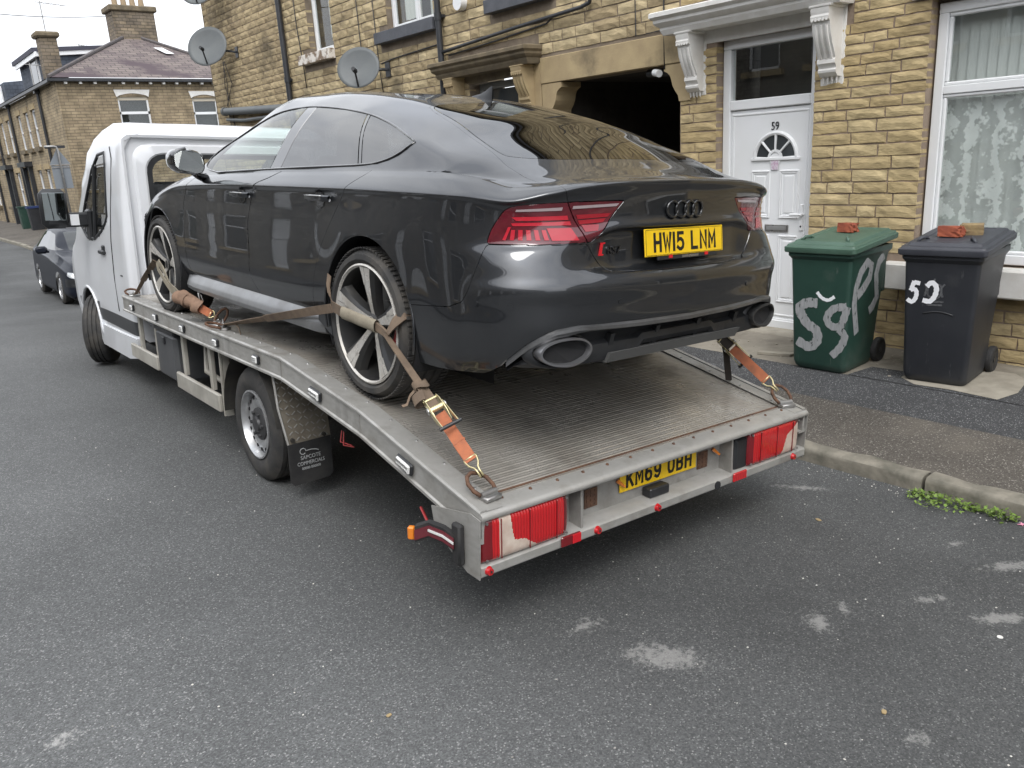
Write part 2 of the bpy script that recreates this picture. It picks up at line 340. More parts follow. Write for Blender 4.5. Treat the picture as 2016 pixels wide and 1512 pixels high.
# pale worn scuffs where the surface dressing is rubbed off
def scuffs(m, spots, col):
    n, l, p = nd(m); src = p.inputs['Base Color'].links[0].from_socket; tcn = n.new('ShaderNodeTexCoord'); acc = None
    t = n.new('ShaderNodeTexNoise'); t.inputs['Scale'].default_value = 34; t.inputs['Detail'].default_value = 12; t.inputs['Roughness'].default_value = .78; l.new(tcn.outputs['Object'], t.inputs['Vector'])
    for (x, y, rx, ry, a, s) in spots:
        mpn = n.new('ShaderNodeMapping'); mpn.vector_type = 'TEXTURE'; mpn.inputs['Location'].default_value = (x, y, 0); mpn.inputs['Rotation'].default_value = (0, 0, a); mpn.inputs['Scale'].default_value = (rx, ry, 50); l.new(tcn.outputs['Object'], mpn.inputs[0])
        g = n.new('ShaderNodeVectorMath'); g.operation = 'LENGTH'; l.new(mpn.outputs[0], g.inputs[0]); r = n.new('ShaderNodeMapRange'); r.inputs[1].default_value = 1; r.inputs[2].default_value = 0; r.inputs[3].default_value = 0; r.inputs[4].default_value = s; l.new(g.outputs['Value'], r.inputs[0])
        if acc is None: acc = r.outputs[0]
        else: ad = n.new('ShaderNodeMath'); ad.operation = 'MAXIMUM'; l.new(acc, ad.inputs[0]); l.new(r.outputs[0], ad.inputs[1]); acc = ad.outputs[0]
    ml_ = n.new('ShaderNodeMath'); ml_.operation = 'MULTIPLY_ADD'; ml_.inputs[1].default_value = .34; l.new(acc, ml_.inputs[0]); l.new(t.outputs['Fac'], ml_.inputs[2])
    r = n.new('ShaderNodeMapRange'); r.inputs[1].default_value = .64; r.inputs[2].default_value = .76; r.inputs[4].default_value = .60; l.new(ml_.outputs[0], r.inputs[0])
    mk = n.new('ShaderNodeMath'); mk.operation = 'MULTIPLY'; st_ = n.new('ShaderNodeMath'); st_.operation = 'GREATER_THAN'; st_.inputs[1].default_value = .001; l.new(acc, st_.inputs[0]); l.new(r.outputs[0], mk.inputs[0]); l.new(st_.outputs[0], mk.inputs[1])
    x = n.new('ShaderNodeMix'); x.data_type = 'RGBA'; x.inputs[7].default_value = (*col, 1); l.new(mk.outputs[0], x.inputs[0]); l.new(src, x.inputs[6]); l.new(x.outputs[2], p.inputs['Base Color'])
scuffs(M['asphalt'], [(2.03, 1.72, .26, .15, -.9, 1), (2.69, 1.48, .13, .08, .7, 1), (2.87, 1.47, .10, .05, .7, .9), (3.82, 1.16, .26, .07, -.5, 1), (3.28, 1.01, .22, .07, -.6, 1), (3.21, 1.27, .16, .06, -.6, .8), (1.96, 2.08, .16, .12, 0, .7), (.17, 2.7, .10, .08, 0, .8), (3.85, 1.43, .12, .05, -.5, .8), (3.98, 2.33, .30, .07, -.9, .9), (2.61, 2.68, .22, .16, .4, .6), (2.3, .9, .10, .06, 0, .8)], (.34, .335, .32))
overlay(M['asphalt'], (.034, .034, .035), .42, .60, .74, .45, detail=5)
M['tarmac_brown'] = asphalt('tarmac_brown', (.098, .088, .076), (.30, .28, .25), 150)
overlay(M['tarmac_brown'], (.16, .142, .118), 1.3, .5, .66, .5)
overlay(M['tarmac_brown'], (.055, .053, .050), 2.2, .58, .7, .5)
M['tarmac_dark'] = asphalt('tarmac_dark', (.060, .061, .063), (.3, .3, .3), 170)
M['concrete'] = mat('concrete', (.27, .245, .20), .85, c2=(.17, .15, .12), nscale=3.2, bump=.003, bscale=22, detail=8)
overlay(M['concrete'], (.075, .08, .045), 2.1, .55, .68, .7)
overlay(M['concrete'], (.33, .30, .25), 14, .58, .7, .5)
M['concrete_pale'] = mat('concrete_pale', (.36, .33, .27), .85, c2=(.26, .235, .19), nscale=6, bump=.003, bscale=25, detail=7)
M['kerb'] = mat('kerb', (.29, .265, .215), .85, c2=(.16, .15, .12), nscale=7, bump=.004, bscale=30, detail=8, rnd=.12)
overlay(M['kerb'], (.06, .06, .045), 3, .56, .7, .7)
# asphalt colour turns paler towards -x, away from the parked side
n, l, p = nd(M['asphalt']); src_ = p.inputs['Base Color'].links[0].from_socket; tcn = n.new('ShaderNodeTexCoord'); sx_ = n.new('ShaderNodeSeparateXYZ'); l.new(tcn.outputs['Object'], sx_.inputs[0])
t = n.new('ShaderNodeTexNoise'); t.inputs['Scale'].default_value = 1.1; t.inputs['Detail'].default_value = 5; l.new(tcn.outputs['Object'], t.inputs['Vector']); ma = n.new('ShaderNodeMath'); ma.operation = 'MULTIPLY_ADD'; ma.inputs[1].default_value = 1.2; l.new(t.outputs['Fac'], ma.inputs[0]); l.new(sx_.outputs[0], ma.inputs[2])
r = n.new('ShaderNodeMapRange'); r.interpolation_type = 'SMOOTHSTEP'; r.inputs[1].default_value = 1.3; r.inputs[2].default_value = 2.9; r.inputs[3].default_value = 1.45; r.inputs[4].default_value = 1.0; l.new(ma.outputs[0], r.inputs[0]); x = n.new('ShaderNodeMix'); x.data_type = 'RGBA'; x.blend_type = 'MULTIPLY'; x.inputs[0].default_value = 1; l.new(src_, x.inputs[6]); l.new(r.outputs[0], x.inputs[7]); l.new(x.outputs[2], p.inputs['Base Color'])
def sheet(name, xs, ys, zf, m, label=None):
    vs = [(x, y, zf(x, y)) for y in ys for x in xs]; nx = len(xs)
    fs = [(j * nx + i, j * nx + i + 1, (j + 1) * nx + i + 1, (j + 1) * nx + i) for j in range(len(ys) - 1) for i in range(nx - 1)]
    o = mesh(name, vs, fs, m, smooth=True); o['kind'] = 'structure'
    return o
ys_r = [-60, -30, -15] + list(np.arange(-10, 10.1, 2)) + list(np.arange(10.5, 40, 1.0)) + [45, 55, 70, 90, 130]
sheet('road', [-9.0, -6, -4.6, -3, -1.5, -.6, .2, 1, 2, 3, 4, 4.46, 6, 9, 14, 22], ys_r, lambda x, y: road_z(x, y) if x < 4.5 else road_z(4.46, y), M['asphalt'])
gm = mat('far_ground', (.09, .095, .08), .95, c2=(.06, .07, .05), nscale=.05)
sheet('ground', [-800, -300, -60, -9, 22, 60, 300, 800], [-600, -200, -60, 0, 40, 120, 300, 900], lambda x, y: -1.3, gm)
# pavement: three strips, each laid on its own bed
ys_p = list(np.arange(-8, 10.1, 1)) + [10.5] + list(np.arange(11, 18.3, .6)) + [18.3]
def strip(name, x0, x1, ys, m, lift=0): return sheet(name, list(np.linspace(x0, x1, 4)), ys, lambda x, y: pave_z(x, y) + lift, m)
strip('pavement', 4.50, 5.24, ys_p, M['tarmac_brown'])
strip('pavement_strip', 5.235, 5.80, ys_p, M['tarmac_dark'], .001)
strip('pavement_flags', 5.795, 6.78, ys_p, M['concrete'], .002)
# dark tarmac also runs in front of the bins; pale concrete pad under the black bin
def patch(name, pts, m, lift):
    vs = [(x, y, pave_z(x, y) + lift) for x, y in pts]; o = mesh(name, vs, [list(range(len(pts)))], m); o['kind'] = 'structure'; return o
patch('tarmac_patch', [(5.79, .2), (6.38, .2), (6.42, 1.2), (6.36, 1.95), (6.40, 2.68), (6.10, 2.74), (6.08, 3.0), (5.79, 3.05)], M['tarmac_dark'], .006)
patch('concrete_patch', [(5.80, 1.98), (6.02, 1.93), (6.34, 1.98), (6.46, 2.1), (6.45, 2.62), (6.2, 2.70), (5.93, 2.70), (5.82, 2.55), (5.84, 2.3)], M['concrete_pale'], .010)
# opposite pavement, behind the photographer
sheet('pavement_opposite', [-7.3, -4.7], [-40, -10, 10, 10.5, 12, 14, 16, 19, 22, 26, 30, 36, 60], lambda x, y: road_z(-4.6, y) + .11, M['tarmac_dark'])
# kerb of separate stones
def kerb_stone_mesh(i):
    bm = bmesh.new(); n = 5; rnd = random.Random(i)
    prof = [(.0, -.20), (.0, .062), (.006, .082), (.022, .094), (.06, .098), (.125, .096), (.125, -.20)]
    rows = []
    for j in range(n + 1):
        y = j / n; rows.append([bm.verts.new((px_ + (rnd.random() - .5) * .010 * (1 if pz_ > 0 else 0), y, pz_ + (rnd.random() - .5) * .008 * (1 if pz_ > 0 else 0))) for px_, pz_ in prof])
    for a, b in zip(rows, rows[1:]):
        for k in range(len(prof) - 1): bm.faces.new((a[k], b[k], b[k + 1], a[k + 1]))
    bm.faces.new(rows[0]); bm.faces.new(rows[-1][::-1])
    bmesh.ops.recalc_face_normals(bm, faces=bm.faces)
    me = bpy.data.meshes.new('kerb_stone'); bm.to_mesh(me); bm.free(); me.materials.append(M['kerb'])
    for p_ in me.polygons: p_.use_smooth = True
    me.set_sharp_from_angle(angle=R_(40))
    return me
kerb = empty('kerb', (0, 0, 0)); kerb['kind'] = 'structure'
KM = [kerb_stone_mesh(i) for i in range(6)]
yk = -3.65; i = 0
while yk < 18.2:
    L = .915
    o = link('kerb_stone', KM[i % 6], kerb); o.location = (KX + random.uniform(-.004, .004), yk + .006, -.108 + dip(yk) + random.uniform(-.004, .004)); o.scale = (1, L - .022, 1)
    o.rotation_euler = (math.atan2(dip(yk + L) - dip(yk), L), 0, random.uniform(-.006, .006)); yk += L; i += 1
hl = G(); hl.grid([[(x_, 150 + .2 * abs(x_), -2) for x_ in range(-120, 61, 12)], [(x_, 165 + .2 * abs(x_), 12 + 3 * math.sin(x_ * .07)) for x_ in range(-120, 61, 12)], [(x_, 260, 10) for x_ in range(-120, 61, 12)]]); hl.build('added_ridge', mat('added_ridge_green', (.05, .06, .035), .95, c2=(.03, .04, .025), nscale=.3), smooth=True)['kind'] = 'structure'  # added unseen ridge, darkens what the parked car's side reflects
# far pavement beyond the side street
def far_pz(x, y): return road_z(4.46, y) + .11 + (x - 5.0) * .03
sheet('pavement_far', [5.0, 6.2, 7.5], [33, 36, 40, 50, 70, 110], far_pz, M['tarmac_brown'])
fk = empty('kerb_far'); fk['kind'] = 'structure'
y = 33.0; i = 0
while y < 62:
    o = link('kerb_stone', KM[i % 6], fk); o.location = (4.9, y, road_z(4.46, y) + .0); o.scale = (1, 1.19, 1.15); y += 1.2; i += 1
# pale chippings lying loose on the road
g = G(); rs = random.Random(3)
for i in range(700):
    x_ = rs.uniform(.1, 4.3) if i % 4 else 4.40 - abs(rs.gauss(0, .07)); y_ = rs.uniform(-.1, 6.5) if i % 2 else rs.uniform(.0, 2.6); s_ = rs.choice([.002, .0025, .003, .004, .005])
    if i % 60 == 0: s_ *= 1.8
    z_ = road_z(x_, y_) + s_ * .4; a = rs.uniform(0, 6.3)
    r_ = Matrix.Rotation(a, 3, 'Z')
    g.add([Vector((x_, y_, z_)) + r_ @ Vector(v) * s_ for v in ((1.2, 0, 0), (0, .8, 0), (-1, .1, 0), (.1, -.9, 0), (.1, .1, .7), (0, 0, -.8))], [(0, 1, 4), (1, 2, 4), (2, 3, 4), (3, 0, 4), (1, 0, 5), (2, 1, 5), (3, 2, 5), (0, 3, 5)])
chip = mat('chippings', (.5, .48, .44), .8, rnd_isl=True, rnd=.5)
o = g.build('loose_chippings', chip); tag(o, 'tiny pale stone chippings scattered over the dark road', 'gravel', kind='stuff')
# ---------------------------------------------------------------- near terrace
XW = 6.70
def stone_mat(name, a, b, c, stain=(.05, .045, .035), st=.62, isl=False):
    m = bpy.data.materials.new(name); m.use_nodes = True; n, l, p = nd(m)
    src = n.new('ShaderNodeNewGeometry').outputs['Random Per Island'] if isl else n.new('ShaderNodeObjectInfo').outputs['Random']
    ramp = n.new('ShaderNodeValToRGB'); e = ramp.color_ramp.elements; e[0].color = (*a, 1); e[1].color = (*c, 1); k = e.new(.5); k.color = (*b, 1); l.new(src, ramp.inputs[0])
    g = n.new('ShaderNodeNewGeometry'); t = n.new('ShaderNodeTexNoise'); t.inputs['Scale'].default_value = 9; t.inputs['Detail'].default_value = 9; t.inputs['Roughness'].default_value = .65
    mpn = n.new('ShaderNodeMapping'); mpn.inputs['Scale'].default_value = (1, .55, 1.7); l.new(g.outputs['Position'], mpn.inputs[0]); l.new(mpn.outputs[0], t.inputs['Vector'])
    r = n.new('ShaderNodeMapRange'); r.inputs[1].default_value = .28; r.inputs[2].default_value = .72; r.inputs[3].default_value = .55; r.inputs[4].default_value = 1.3; l.new(t.outputs['Fac'], r.inputs[0])
    x = n.new('ShaderNodeMix'); x.data_type = 'RGBA'; x.blend_type = 'MULTIPLY'; x.inputs[0].default_value = 1; l.new(ramp.outputs[0], x.inputs[6]); l.new(r.outputs[0], x.inputs[7])
    t2 = n.new('ShaderNodeTexNoise'); t2.inputs['Scale'].default_value = .9; t2.inputs['Detail'].default_value = 7; l.new(g.outputs['Position'], t2.inputs['Vector'])
    r2 = n.new('ShaderNodeMapRange'); r2.inputs[1].default_value = st; r2.inputs[2].default_value = st + .13; r2.inputs[4].default_value = .65; l.new(t2.outputs['Fac'], r2.inputs[0])
    x2 = n.new('ShaderNodeMix'); x2.data_type = 'RGBA'; x2.inputs[7].default_value = (*stain, 1); l.new(r2.outputs[0], x2.inputs[0]); l.new(x.outputs[2], x2.inputs[6])
    l.new(x2.outputs[2], p.inputs['Base Color']); p.inputs['Roughness'].default_value = .9; p.inputs['Specular IOR Level'].default_value = .2
    t3 = n.new('ShaderNodeTexNoise'); t3.inputs['Scale'].default_value = 45; t3.inputs['Detail'].default_value = 6; l.new(mpn.outputs[0], t3.inputs['Vector'])
    b = n.new('ShaderNodeBump'); b.inputs['Distance'].default_value = .0045; l.new(t3.outputs['Fac'], b.inputs['Height']); l.new(b.outputs[0], p.inputs['Normal'])
    return m
NEW = ((.43, .33, .175), (.48, .375, .205), (.53, .425, .245))
OLD = ((.35, .275, .165), (.45, .36, .215), (.54, .44, .27))
DRK = ((.30, .235, .145), (.40, .315, .19), (.46, .365, .22))
for nm, cs, st in (('new', NEW, .57), ('old', OLD, .60), ('drk', DRK, .58)):
    M['stone_' + nm] = stone_mat('stone_' + nm, *cs, st=st); M['stone_%s_i' % nm] = stone_mat('stone_%s_joined' % nm, *cs, st=st, isl=True)
M['mortar_new'] = mat('mortar_new', (.30, .235, .18), .95, c2=(.24, .185, .14), nscale=8, bump=.004, bscale=60)
M['mortar_old'] = mat('mortar_old', (.24, .195, .145), .95, c2=(.17, .135, .10), nscale=5, bump=.004, bscale=60)
M['ashlar'] = mat('ashlar', (.43, .335, .19), .88, c2=(.34, .26, .15), nscale=3.5, bump=.002, bscale=50, detail=8)
overlay(M['ashlar'], (.09, .075, .05), 1.6, .56, .70, .6)
M['ashlar_dark'] = mat('ashlar_dark', (.19, .15, .095), .9, c2=(.11, .09, .06), nscale=5, bump=.003, bscale=50, detail=8)
M['slate'] = mat('slate', (.075, .07, .075), .75, c2=(.12, .105, .10), nscale=6, bump=.004, bscale=30, rnd_isl=True, rnd=.3)
M['sill_dark'] = mat('sill_dark', (.10, .105, .12), .7, c2=(.07, .075, .085), nscale=6)
M['curtain'] = mat('curtain', (.75, .74, .70), .9)
M['blind'] = mat('blind', (.74, .745, .735), .8)
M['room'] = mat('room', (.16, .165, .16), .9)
M['win_grey'] = mat('win_grey', (.045, .05, .053), .06, spec=.6)
# unit stones: front face rough, y and z in -.5..+.5, x depth in metres
def unit_stone(seed, amp):
    rs = random.Random(seed); ny, nz = 4, 2; vs = []; fs = []
    for j in range(nz + 1):
        for i in range(ny + 1):
            y = i / ny - .5; z = j / nz - .5; edge = (i in (0, ny)) or (j in (0, nz))
            x = rs.uniform(0, amp * .45) if edge else -rs.uniform(amp * .2, amp)
            yy = y + (rs.uniform(-.012, .012) if edge else rs.uniform(-.05, .05)); zz = z + (rs.uniform(-.045, .045) if edge else rs.uniform(-.1, .1))
            vs.append((x, yy, zz))
    w = ny + 1
    for j in range(nz):
        for i in range(ny): fs.append((j * w + i, (j + 1) * w + i, (j + 1) * w + i + 1, j * w + i + 1))
    ring = [i for i in range(w)] + [j * w + ny for j in range(1, nz + 1)] + [nz * w + i for i in range(ny - 1, -1, -1)] + [j * w for j in range(nz - 1, 0, -1)]
    b = len(vs); vs += [(.11, vs[k][1], vs[k][2]) for k in ring]; n = len(ring)
    for k in range(n): fs.append((ring[k], ring[(k + 1) % n], b + (k + 1) % n, b + k))
    return vs, fs
UST = {'new': [unit_stone(i, .0065) for i in range(8)], 'old': [unit_stone(20 + i, .009) for i in range(8)], 'drk': [unit_stone(40 + i, .009) for i in range(8)]}
UME = {}
for k_, lst in UST.items():
    for i_, (v_, f_) in enumerate(lst):
        me = bpy.data.meshes.new('stone'); me.from_pydata(v_, [], f_); me.materials.append(M['stone_' + k_]); me.update(); UME[(k_, i_)] = me
def lay(y0, y1, z0, z1, course, lens, holes, seed, joint=.013):
    """courses of stones in a rectangle, cut at the holes; returns (ya, yb, za, zb)"""
    rs = random.Random(seed); out = []; z = z0
    while z < z1 - .02:
        ch = course(z) * rs.uniform(.94, 1.06); zt = min(z + ch, z1)
        if z1 - zt < .03: zt = z1
        segs = [(y0, y1)]
        for (a, b, c, d) in holes:
            if d > z + .012 and c < zt - .012:
                ns = []
                for s, e in segs:
                    if b <= s or a >= e: ns.append((s, e))
                    else:
                        if a > s + .03: ns.append((s, a))
                        if b < e - .03: ns.append((b, e))
                segs = ns
        for s, e in segs:
            y = s
            while y < e - .01:
                L = rs.uniform(*lens); 
                if e - (y + L) < lens[0] * .6: L = e - y
                out.append((y + joint / 2, y + L - joint / 2, z + joint / 2, zt - joint / 2)); y += L
        z = zt
    return out
def px_area(st):
    c = px((XW, (st[0] + st[1]) / 2, (st[2] + st[3]) / 2))
    if c is None or not (-20 < c[0] < 2036 and -20 < c[1] < 1000): return 0
    d = (Vector((XW, (st[0] + st[1]) / 2, (st[2] + st[3]) / 2)) - CAM_P).length
    return (st[1] - st[0]) * (st[3] - st[2]) / d ** 2.6
def lay_stones(parent, stones, kind, x=XW, limit=290, seed=1, name='stone'):
    rs = random.Random(seed); stones = sorted(stones, key=px_area, reverse=True)
    one = [s for s in stones[:limit] if px_area(s) > 0]; rest = stones[len(one):]
    for s in one:
        o = link(name, UME[(kind, rs.randrange(8))], parent); o.location = (x + rs.uniform(-.003, .004), (s[0] + s[1]) / 2, (s[2] + s[3]) / 2); o.scale = (1, (s[1] - s[0]), (s[3] - s[2]))
        o.rotation_euler = (rs.uniform(-.006, .006) if s[1] - s[0] < .5 else 0, 0, 0)
    g = G()
    for s in rest:
        v, f = UST[kind][rs.randrange(8)]; dx = rs.uniform(-.003, .004)
        g.add([(x + dx + a, (s[0] + s[1]) / 2 + b * (s[1] - s[0]), (s[2] + s[3]) / 2 + c * (s[3] - s[2])) for a, b, c in v], f)
    if rest:
        o = mesh('stones', g.v, g.f, M['stone_%s_i' % kind], parent); o['kind'] = 'stuff'
def backing(parent, y0, y1, z0, z1, holes, m, x0=XW + .009, x1=XW + .32, name='wall'):
    ys = sorted({y0, y1, *[h[0] - .006 for h in holes], *[h[1] + .006 for h in holes]}); zs = sorted({z0, z1, *[h[2] - .006 for h in holes], *[h[3] + .006 for h in holes]})
    ys = [y for y in ys if y0 <= y <= y1]; zs = [z for z in zs if z0 <= z <= z1]
    g = G()
    for a, b in zip(ys, ys[1:]):
        for c, d in zip(zs, zs[1:]):
            cy, cz = (a + b) / 2, (c + d) / 2
            if any(h[0] - .006 < cy < h[1] + .006 and h[2] - .006 < cz < h[3] + .006 for h in holes): continue
            g.box(((x0 + x1) / 2, cy, cz), (x1 - x0, b - a, d - c))
    return g.build(name, m, parent)
def bar(g, ya, yb, za, zb, x0, x1, b=.004): g.box(((x0 + x1) / 2, (ya + yb) / 2, (za + zb) / 2), (x1 - x0, yb - ya, zb - za), b=b)
def frame_rect(g, ya, yb, za, zb, w, x0, x1, b=.006):
    bar(g, ya, yb, za, za + w, x0, x1, b); bar(g, ya, yb, zb - w, zb, x0, x1, b); bar(g, ya, ya + w, za + w, zb - w, x0 + .001, x1, b); bar(g, yb - w, yb, za + w, zb - w, x0 + .001, x1, b)
def sash_window(parent, ya, yb, za, zb, xf, trans=None, mull=None, curtain=None, fw=.055, dark=True):
    """window part with frame, panes and what is seen behind the glass"""
    g = G(); frame_rect(g, ya, yb, za, zb, fw, xf, xf + .07)
    cells = [(ya + fw, yb - fw, za + fw, zb - fw)]
    if trans: bar(g, ya + fw, yb - fw, trans - .03, trans + .03, xf + .002, xf + .068); cells = [(ya + fw, yb - fw, za + fw, trans - .03), (ya + fw, yb - fw, trans + .03, zb - fw)]
    if mull: bar(g, mull - .03, mull + .03, za + fw, zb - fw, xf + .003, xf + .067); cells = [c for q in cells for c in ((q[0], mull - .03, q[2], q[3]), (mull + .03, q[1], q[2], q[3]))]
    w = g.build('window', M['white_upvc'], parent, smooth=30)
    for c in cells:
        gg = G(); frame_rect(gg, *c, .028, xf + .012, xf + .055, .008); gg.build('sash', M['white_upvc'], w, smooth=30)
        gp = G(); gp.box((xf + .034, (c[0] + c[1]) / 2, (c[2] + c[3]) / 2), (.006, c[1] - c[0] - .05, c[3] - c[2] - .05)); gp.build('pane', M['glass'], w)
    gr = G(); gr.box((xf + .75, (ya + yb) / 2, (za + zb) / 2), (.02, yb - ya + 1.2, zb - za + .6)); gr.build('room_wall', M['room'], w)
    if curtain:
        for (a, b, c, d) in curtain:
            rows = []; n = max(6, int((b - a) / .03))
            for i in range(n + 1):
                y = a + (b - a) * i / n; x = xf + .16 + .018 * math.sin(i * 1.9) + .006 * math.sin(i * 5.1); rows.append([(x, y, c), (x, y, d)])
            mesh('curtain', [p for r in rows for p in r], [(2 * i, 2 * i + 1, 2 * i + 3, 2 * i + 2) for i in range(n)], M['curtain'], w, smooth=True)
    return w
EAVE = 5.75
def roof_part(parent, y0, y1):
    g = G(); n = 10
    g.box((XW - .16, (y0 + y1) / 2, EAVE + .02), (.12, y1 - y0, .10), b=.02)
    gt = g.build('gutter', M['black_paint'], parent)
    g = G(); g.add([(XW - .14, y0, EAVE + .06), (XW - .14, y1, EAVE + .06), (XW + 4, y1, EAVE + 2.6), (XW + 4, y0, EAVE + 2.6)], [(0, 1, 2, 3)])
    g.add([(XW - .14, y0, EAVE + .0), (XW - .14, y1, EAVE + .0), (XW + 4, y1, EAVE + 2.54), (XW + 4, y0, EAVE + 2.54)], [(3, 2, 1, 0)])
    g.build('roof', M['slate'], parent)
def pipe_part(parent, y, z0, z1, r=.04, x=None, name='downpipe'):
    x = XW - .065 if x is None else x
    g = G(); g.cyl((x, y, z0), (x, y, z1), r, n=14)
    z = z0 + .55
    while z < z1: g.cyl((x, y, z), (x, y, z + .09), r + .010, n=14); g.box((x + .045, y, z + .045), (.05, .15, .035)); z += 1.55
    return g.build(name, M['black_paint'], parent, smooth=35)
# ---- house 59: new walling, white door and bay-sized window
h59 = empty('terraced_house', (0, 0, 0)); 
H59 = [(3.985, 5.00, -.2, 2.80), (1.15, 3.03, .84, 2.83), (1.3, 2.9, 3.71, 5.2), (3.9, 4.9, 3.71, 5.2)]
cour_new = lambda z: .098 if z < 1.9 else .083
st59 = lay(-.6, 5.44, .02, EAVE, cour_new, (.16, .40), H59 + [(1.0, 3.24, .62, .845), (1.0, 3.18, 2.83, 3.05), (3.66, 5.32, 2.80, 3.06), (1.15, 3.1, 3.55, 3.71), (3.75, 5.05, 3.55, 3.71)], 11)
backing(h59, -.6, 5.445, -.25, EAVE, H59 + [], M['mortar_new'])
lay_stones(h59, st59, 'new', limit=298, seed=5)
tag(h59, 'yellow stone house with white door numbered 59 behind the wheelie bins', 'house')
g = G(); g.box((XW - .045, 2.12, .735), (.17, 2.24, .215), b=.012); g.build('window_sill', M['white_paint'], h59, smooth=30)
g = G(); g.box((XW + .0, 2.09, 2.945), (.06, 2.18, .21), b=.006); g.build('lintel', M['white_paint'], h59)
# big window with lace net
lace = bpy.data.materials.new('lace'); lace.use_nodes = True; n, l, p = nd(lace)
tcn = n.new('ShaderNodeTexCoord'); mpn = n.new('ShaderNodeMapping'); l.new(tcn.outputs['Object'], mpn.inputs[0])
v1 = n.new('ShaderNodeTexVoronoi'); v1.inputs['Scale'].default_value = 11; v1.inputs['Randomness'].default_value = .55; l.new(mpn.outputs[0], v1.inputs['Vector'])
v2 = n.new('ShaderNodeTexVoronoi'); v2.inputs['Scale'].default_value = 42; v2.feature = 'SMOOTH_F1'; l.new(mpn.outputs[0], v2.inputs['Vector'])
wv = n.new('ShaderNodeTexWave'); wv.bands_direction = 'Y'; wv.inputs['Scale'].default_value = 1.55; wv.inputs['Distortion'].default_value = 7; wv.inputs['Detail'].default_value = 4; wv.inputs['Detail Scale'].default_value = 4; l.new(mpn.outputs[0], wv.inputs['Vector'])
a1 = n.new('ShaderNodeMath'); a1.operation = 'SUBTRACT'; l.new(wv.outputs['Fac'], a1.inputs[0]); l.new(v2.outputs['Distance'], a1.inputs[1])
a2 = n.new('ShaderNodeMath'); a2.operation = 'PINGPONG'; a2.inputs[1].default_value = .16; l.new(v1.outputs['Distance'], a2.inputs[0])
a3 = n.new('ShaderNodeMath'); a3.operation = 'MULTIPLY_ADD'; a3.inputs[1].default_value = 1.6; l.new(a2.outputs[0], a3.inputs[0]); l.new(a1.outputs[0], a3.inputs[2])
rr = n.new('ShaderNodeMapRange'); rr.inputs[1].default_value = .05; rr.inputs[2].default_value = .42; rr.inputs[3].default_value = .40; rr.inputs[4].default_value = 1.0; l.new(a3.outputs[0], rr.inputs[0])
p.inputs['Base Color'].default_value = (.92, .92, .91, 1); p.inputs['Roughness'].default_value = .9; l.new(rr.outputs[0], p.inputs['Alpha'])
w59 = sash_window(h59, 1.15, 3.02, .85, 2.80, XW + .10, trans=2.17, fw=.075)
g = G()
for i in range(26): y = 1.22 + i * .072; g.box((XW + .255, y, 1.83), (.004, .070, 1.9), r=Matrix.Rotation(.22, 3, 'Z'))
g.build('blind_slats', M['blind'], w59)
gl = G(); rows = []
for i in range(61):
    y = 1.2 + 1.77 * i / 60; rows.append([(XW + .195 + .006 * math.sin(i * 1.1), y, .86), (XW + .195 + .006 * math.sin(i * 1.1), y, 2.10)])
gl.grid(rows); gl.build('lace_net', lace, w59, smooth=True)
for (a, b) in ((1.3, 2.9), (3.9, 4.9)):
    sash_window(h59, a, b, 3.71, 5.2, XW + .1, trans=4.75, curtain=[(a + .05, b - .05, 3.76, 5.15)])
    g = G(); g.box((XW - .03, (a + b) / 2, 3.63), (.16, b - a + .3, .155), b=.01); g.build('window_sill', M['white_paint'], h59)
# white door with fanlight: parts of the house, sub-parts of the door
XD = XW + .10
g = G(); frame_rect(g, 3.985, 5.0, .10, 2.80, .085, XD, XD + .09, .008); bar(g, 4.07, 4.915, 2.165, 2.255, XD + .002, XD + .088, .008); g.build('door_frame', M['white_upvc'], h59, smooth=30)
g = G(); g.box((XD + .05, 4.4925, 2.485), (.008, .845, .46)); g.build('transom_pane', M['glass'], h59)
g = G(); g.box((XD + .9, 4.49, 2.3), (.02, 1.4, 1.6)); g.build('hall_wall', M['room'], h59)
door = G().box((XD + .052, 4.4925, 1.175), (.05, .845, 1.97), b=.006).build('door', M['white_upvc'], h59, smooth=30)
XP = XD + .027
def mould(ya, yb, za, zb, par, w=.03):
    g = G()
    for k, (d, t) in enumerate(((0, .012), (.016, .007))): frame_rect(g, ya + d, yb - d, za + d, zb - d, w * .5, XP - t, XP + .004, .004)
    bar(g, ya + .05, yb - .05, za + .05, zb - .05, XP - .008, XP + .003, .007)
    return g.build('panel', M['white_upvc'], par, smooth=30)
g = G(); frame_rect(g, 4.09, 4.895, .22, 2.13, .02, XP - .008, XP + .004, .006); g.build('door_moulding', M['white_upvc'], door, smooth=30)
for ya, yb in ((4.165, 4.365), (4.47, 4.67)):
    for za, zb in ((1.16, 1.60), (.36, 1.0)): mould(ya, yb, za, zb, door)
bar_ = G(); bar(bar_, 4.07, 4.915, .12, .20, XP - .018, XP + .002, .006); bar_.build('weather_bar', M['white_upvc'], door)
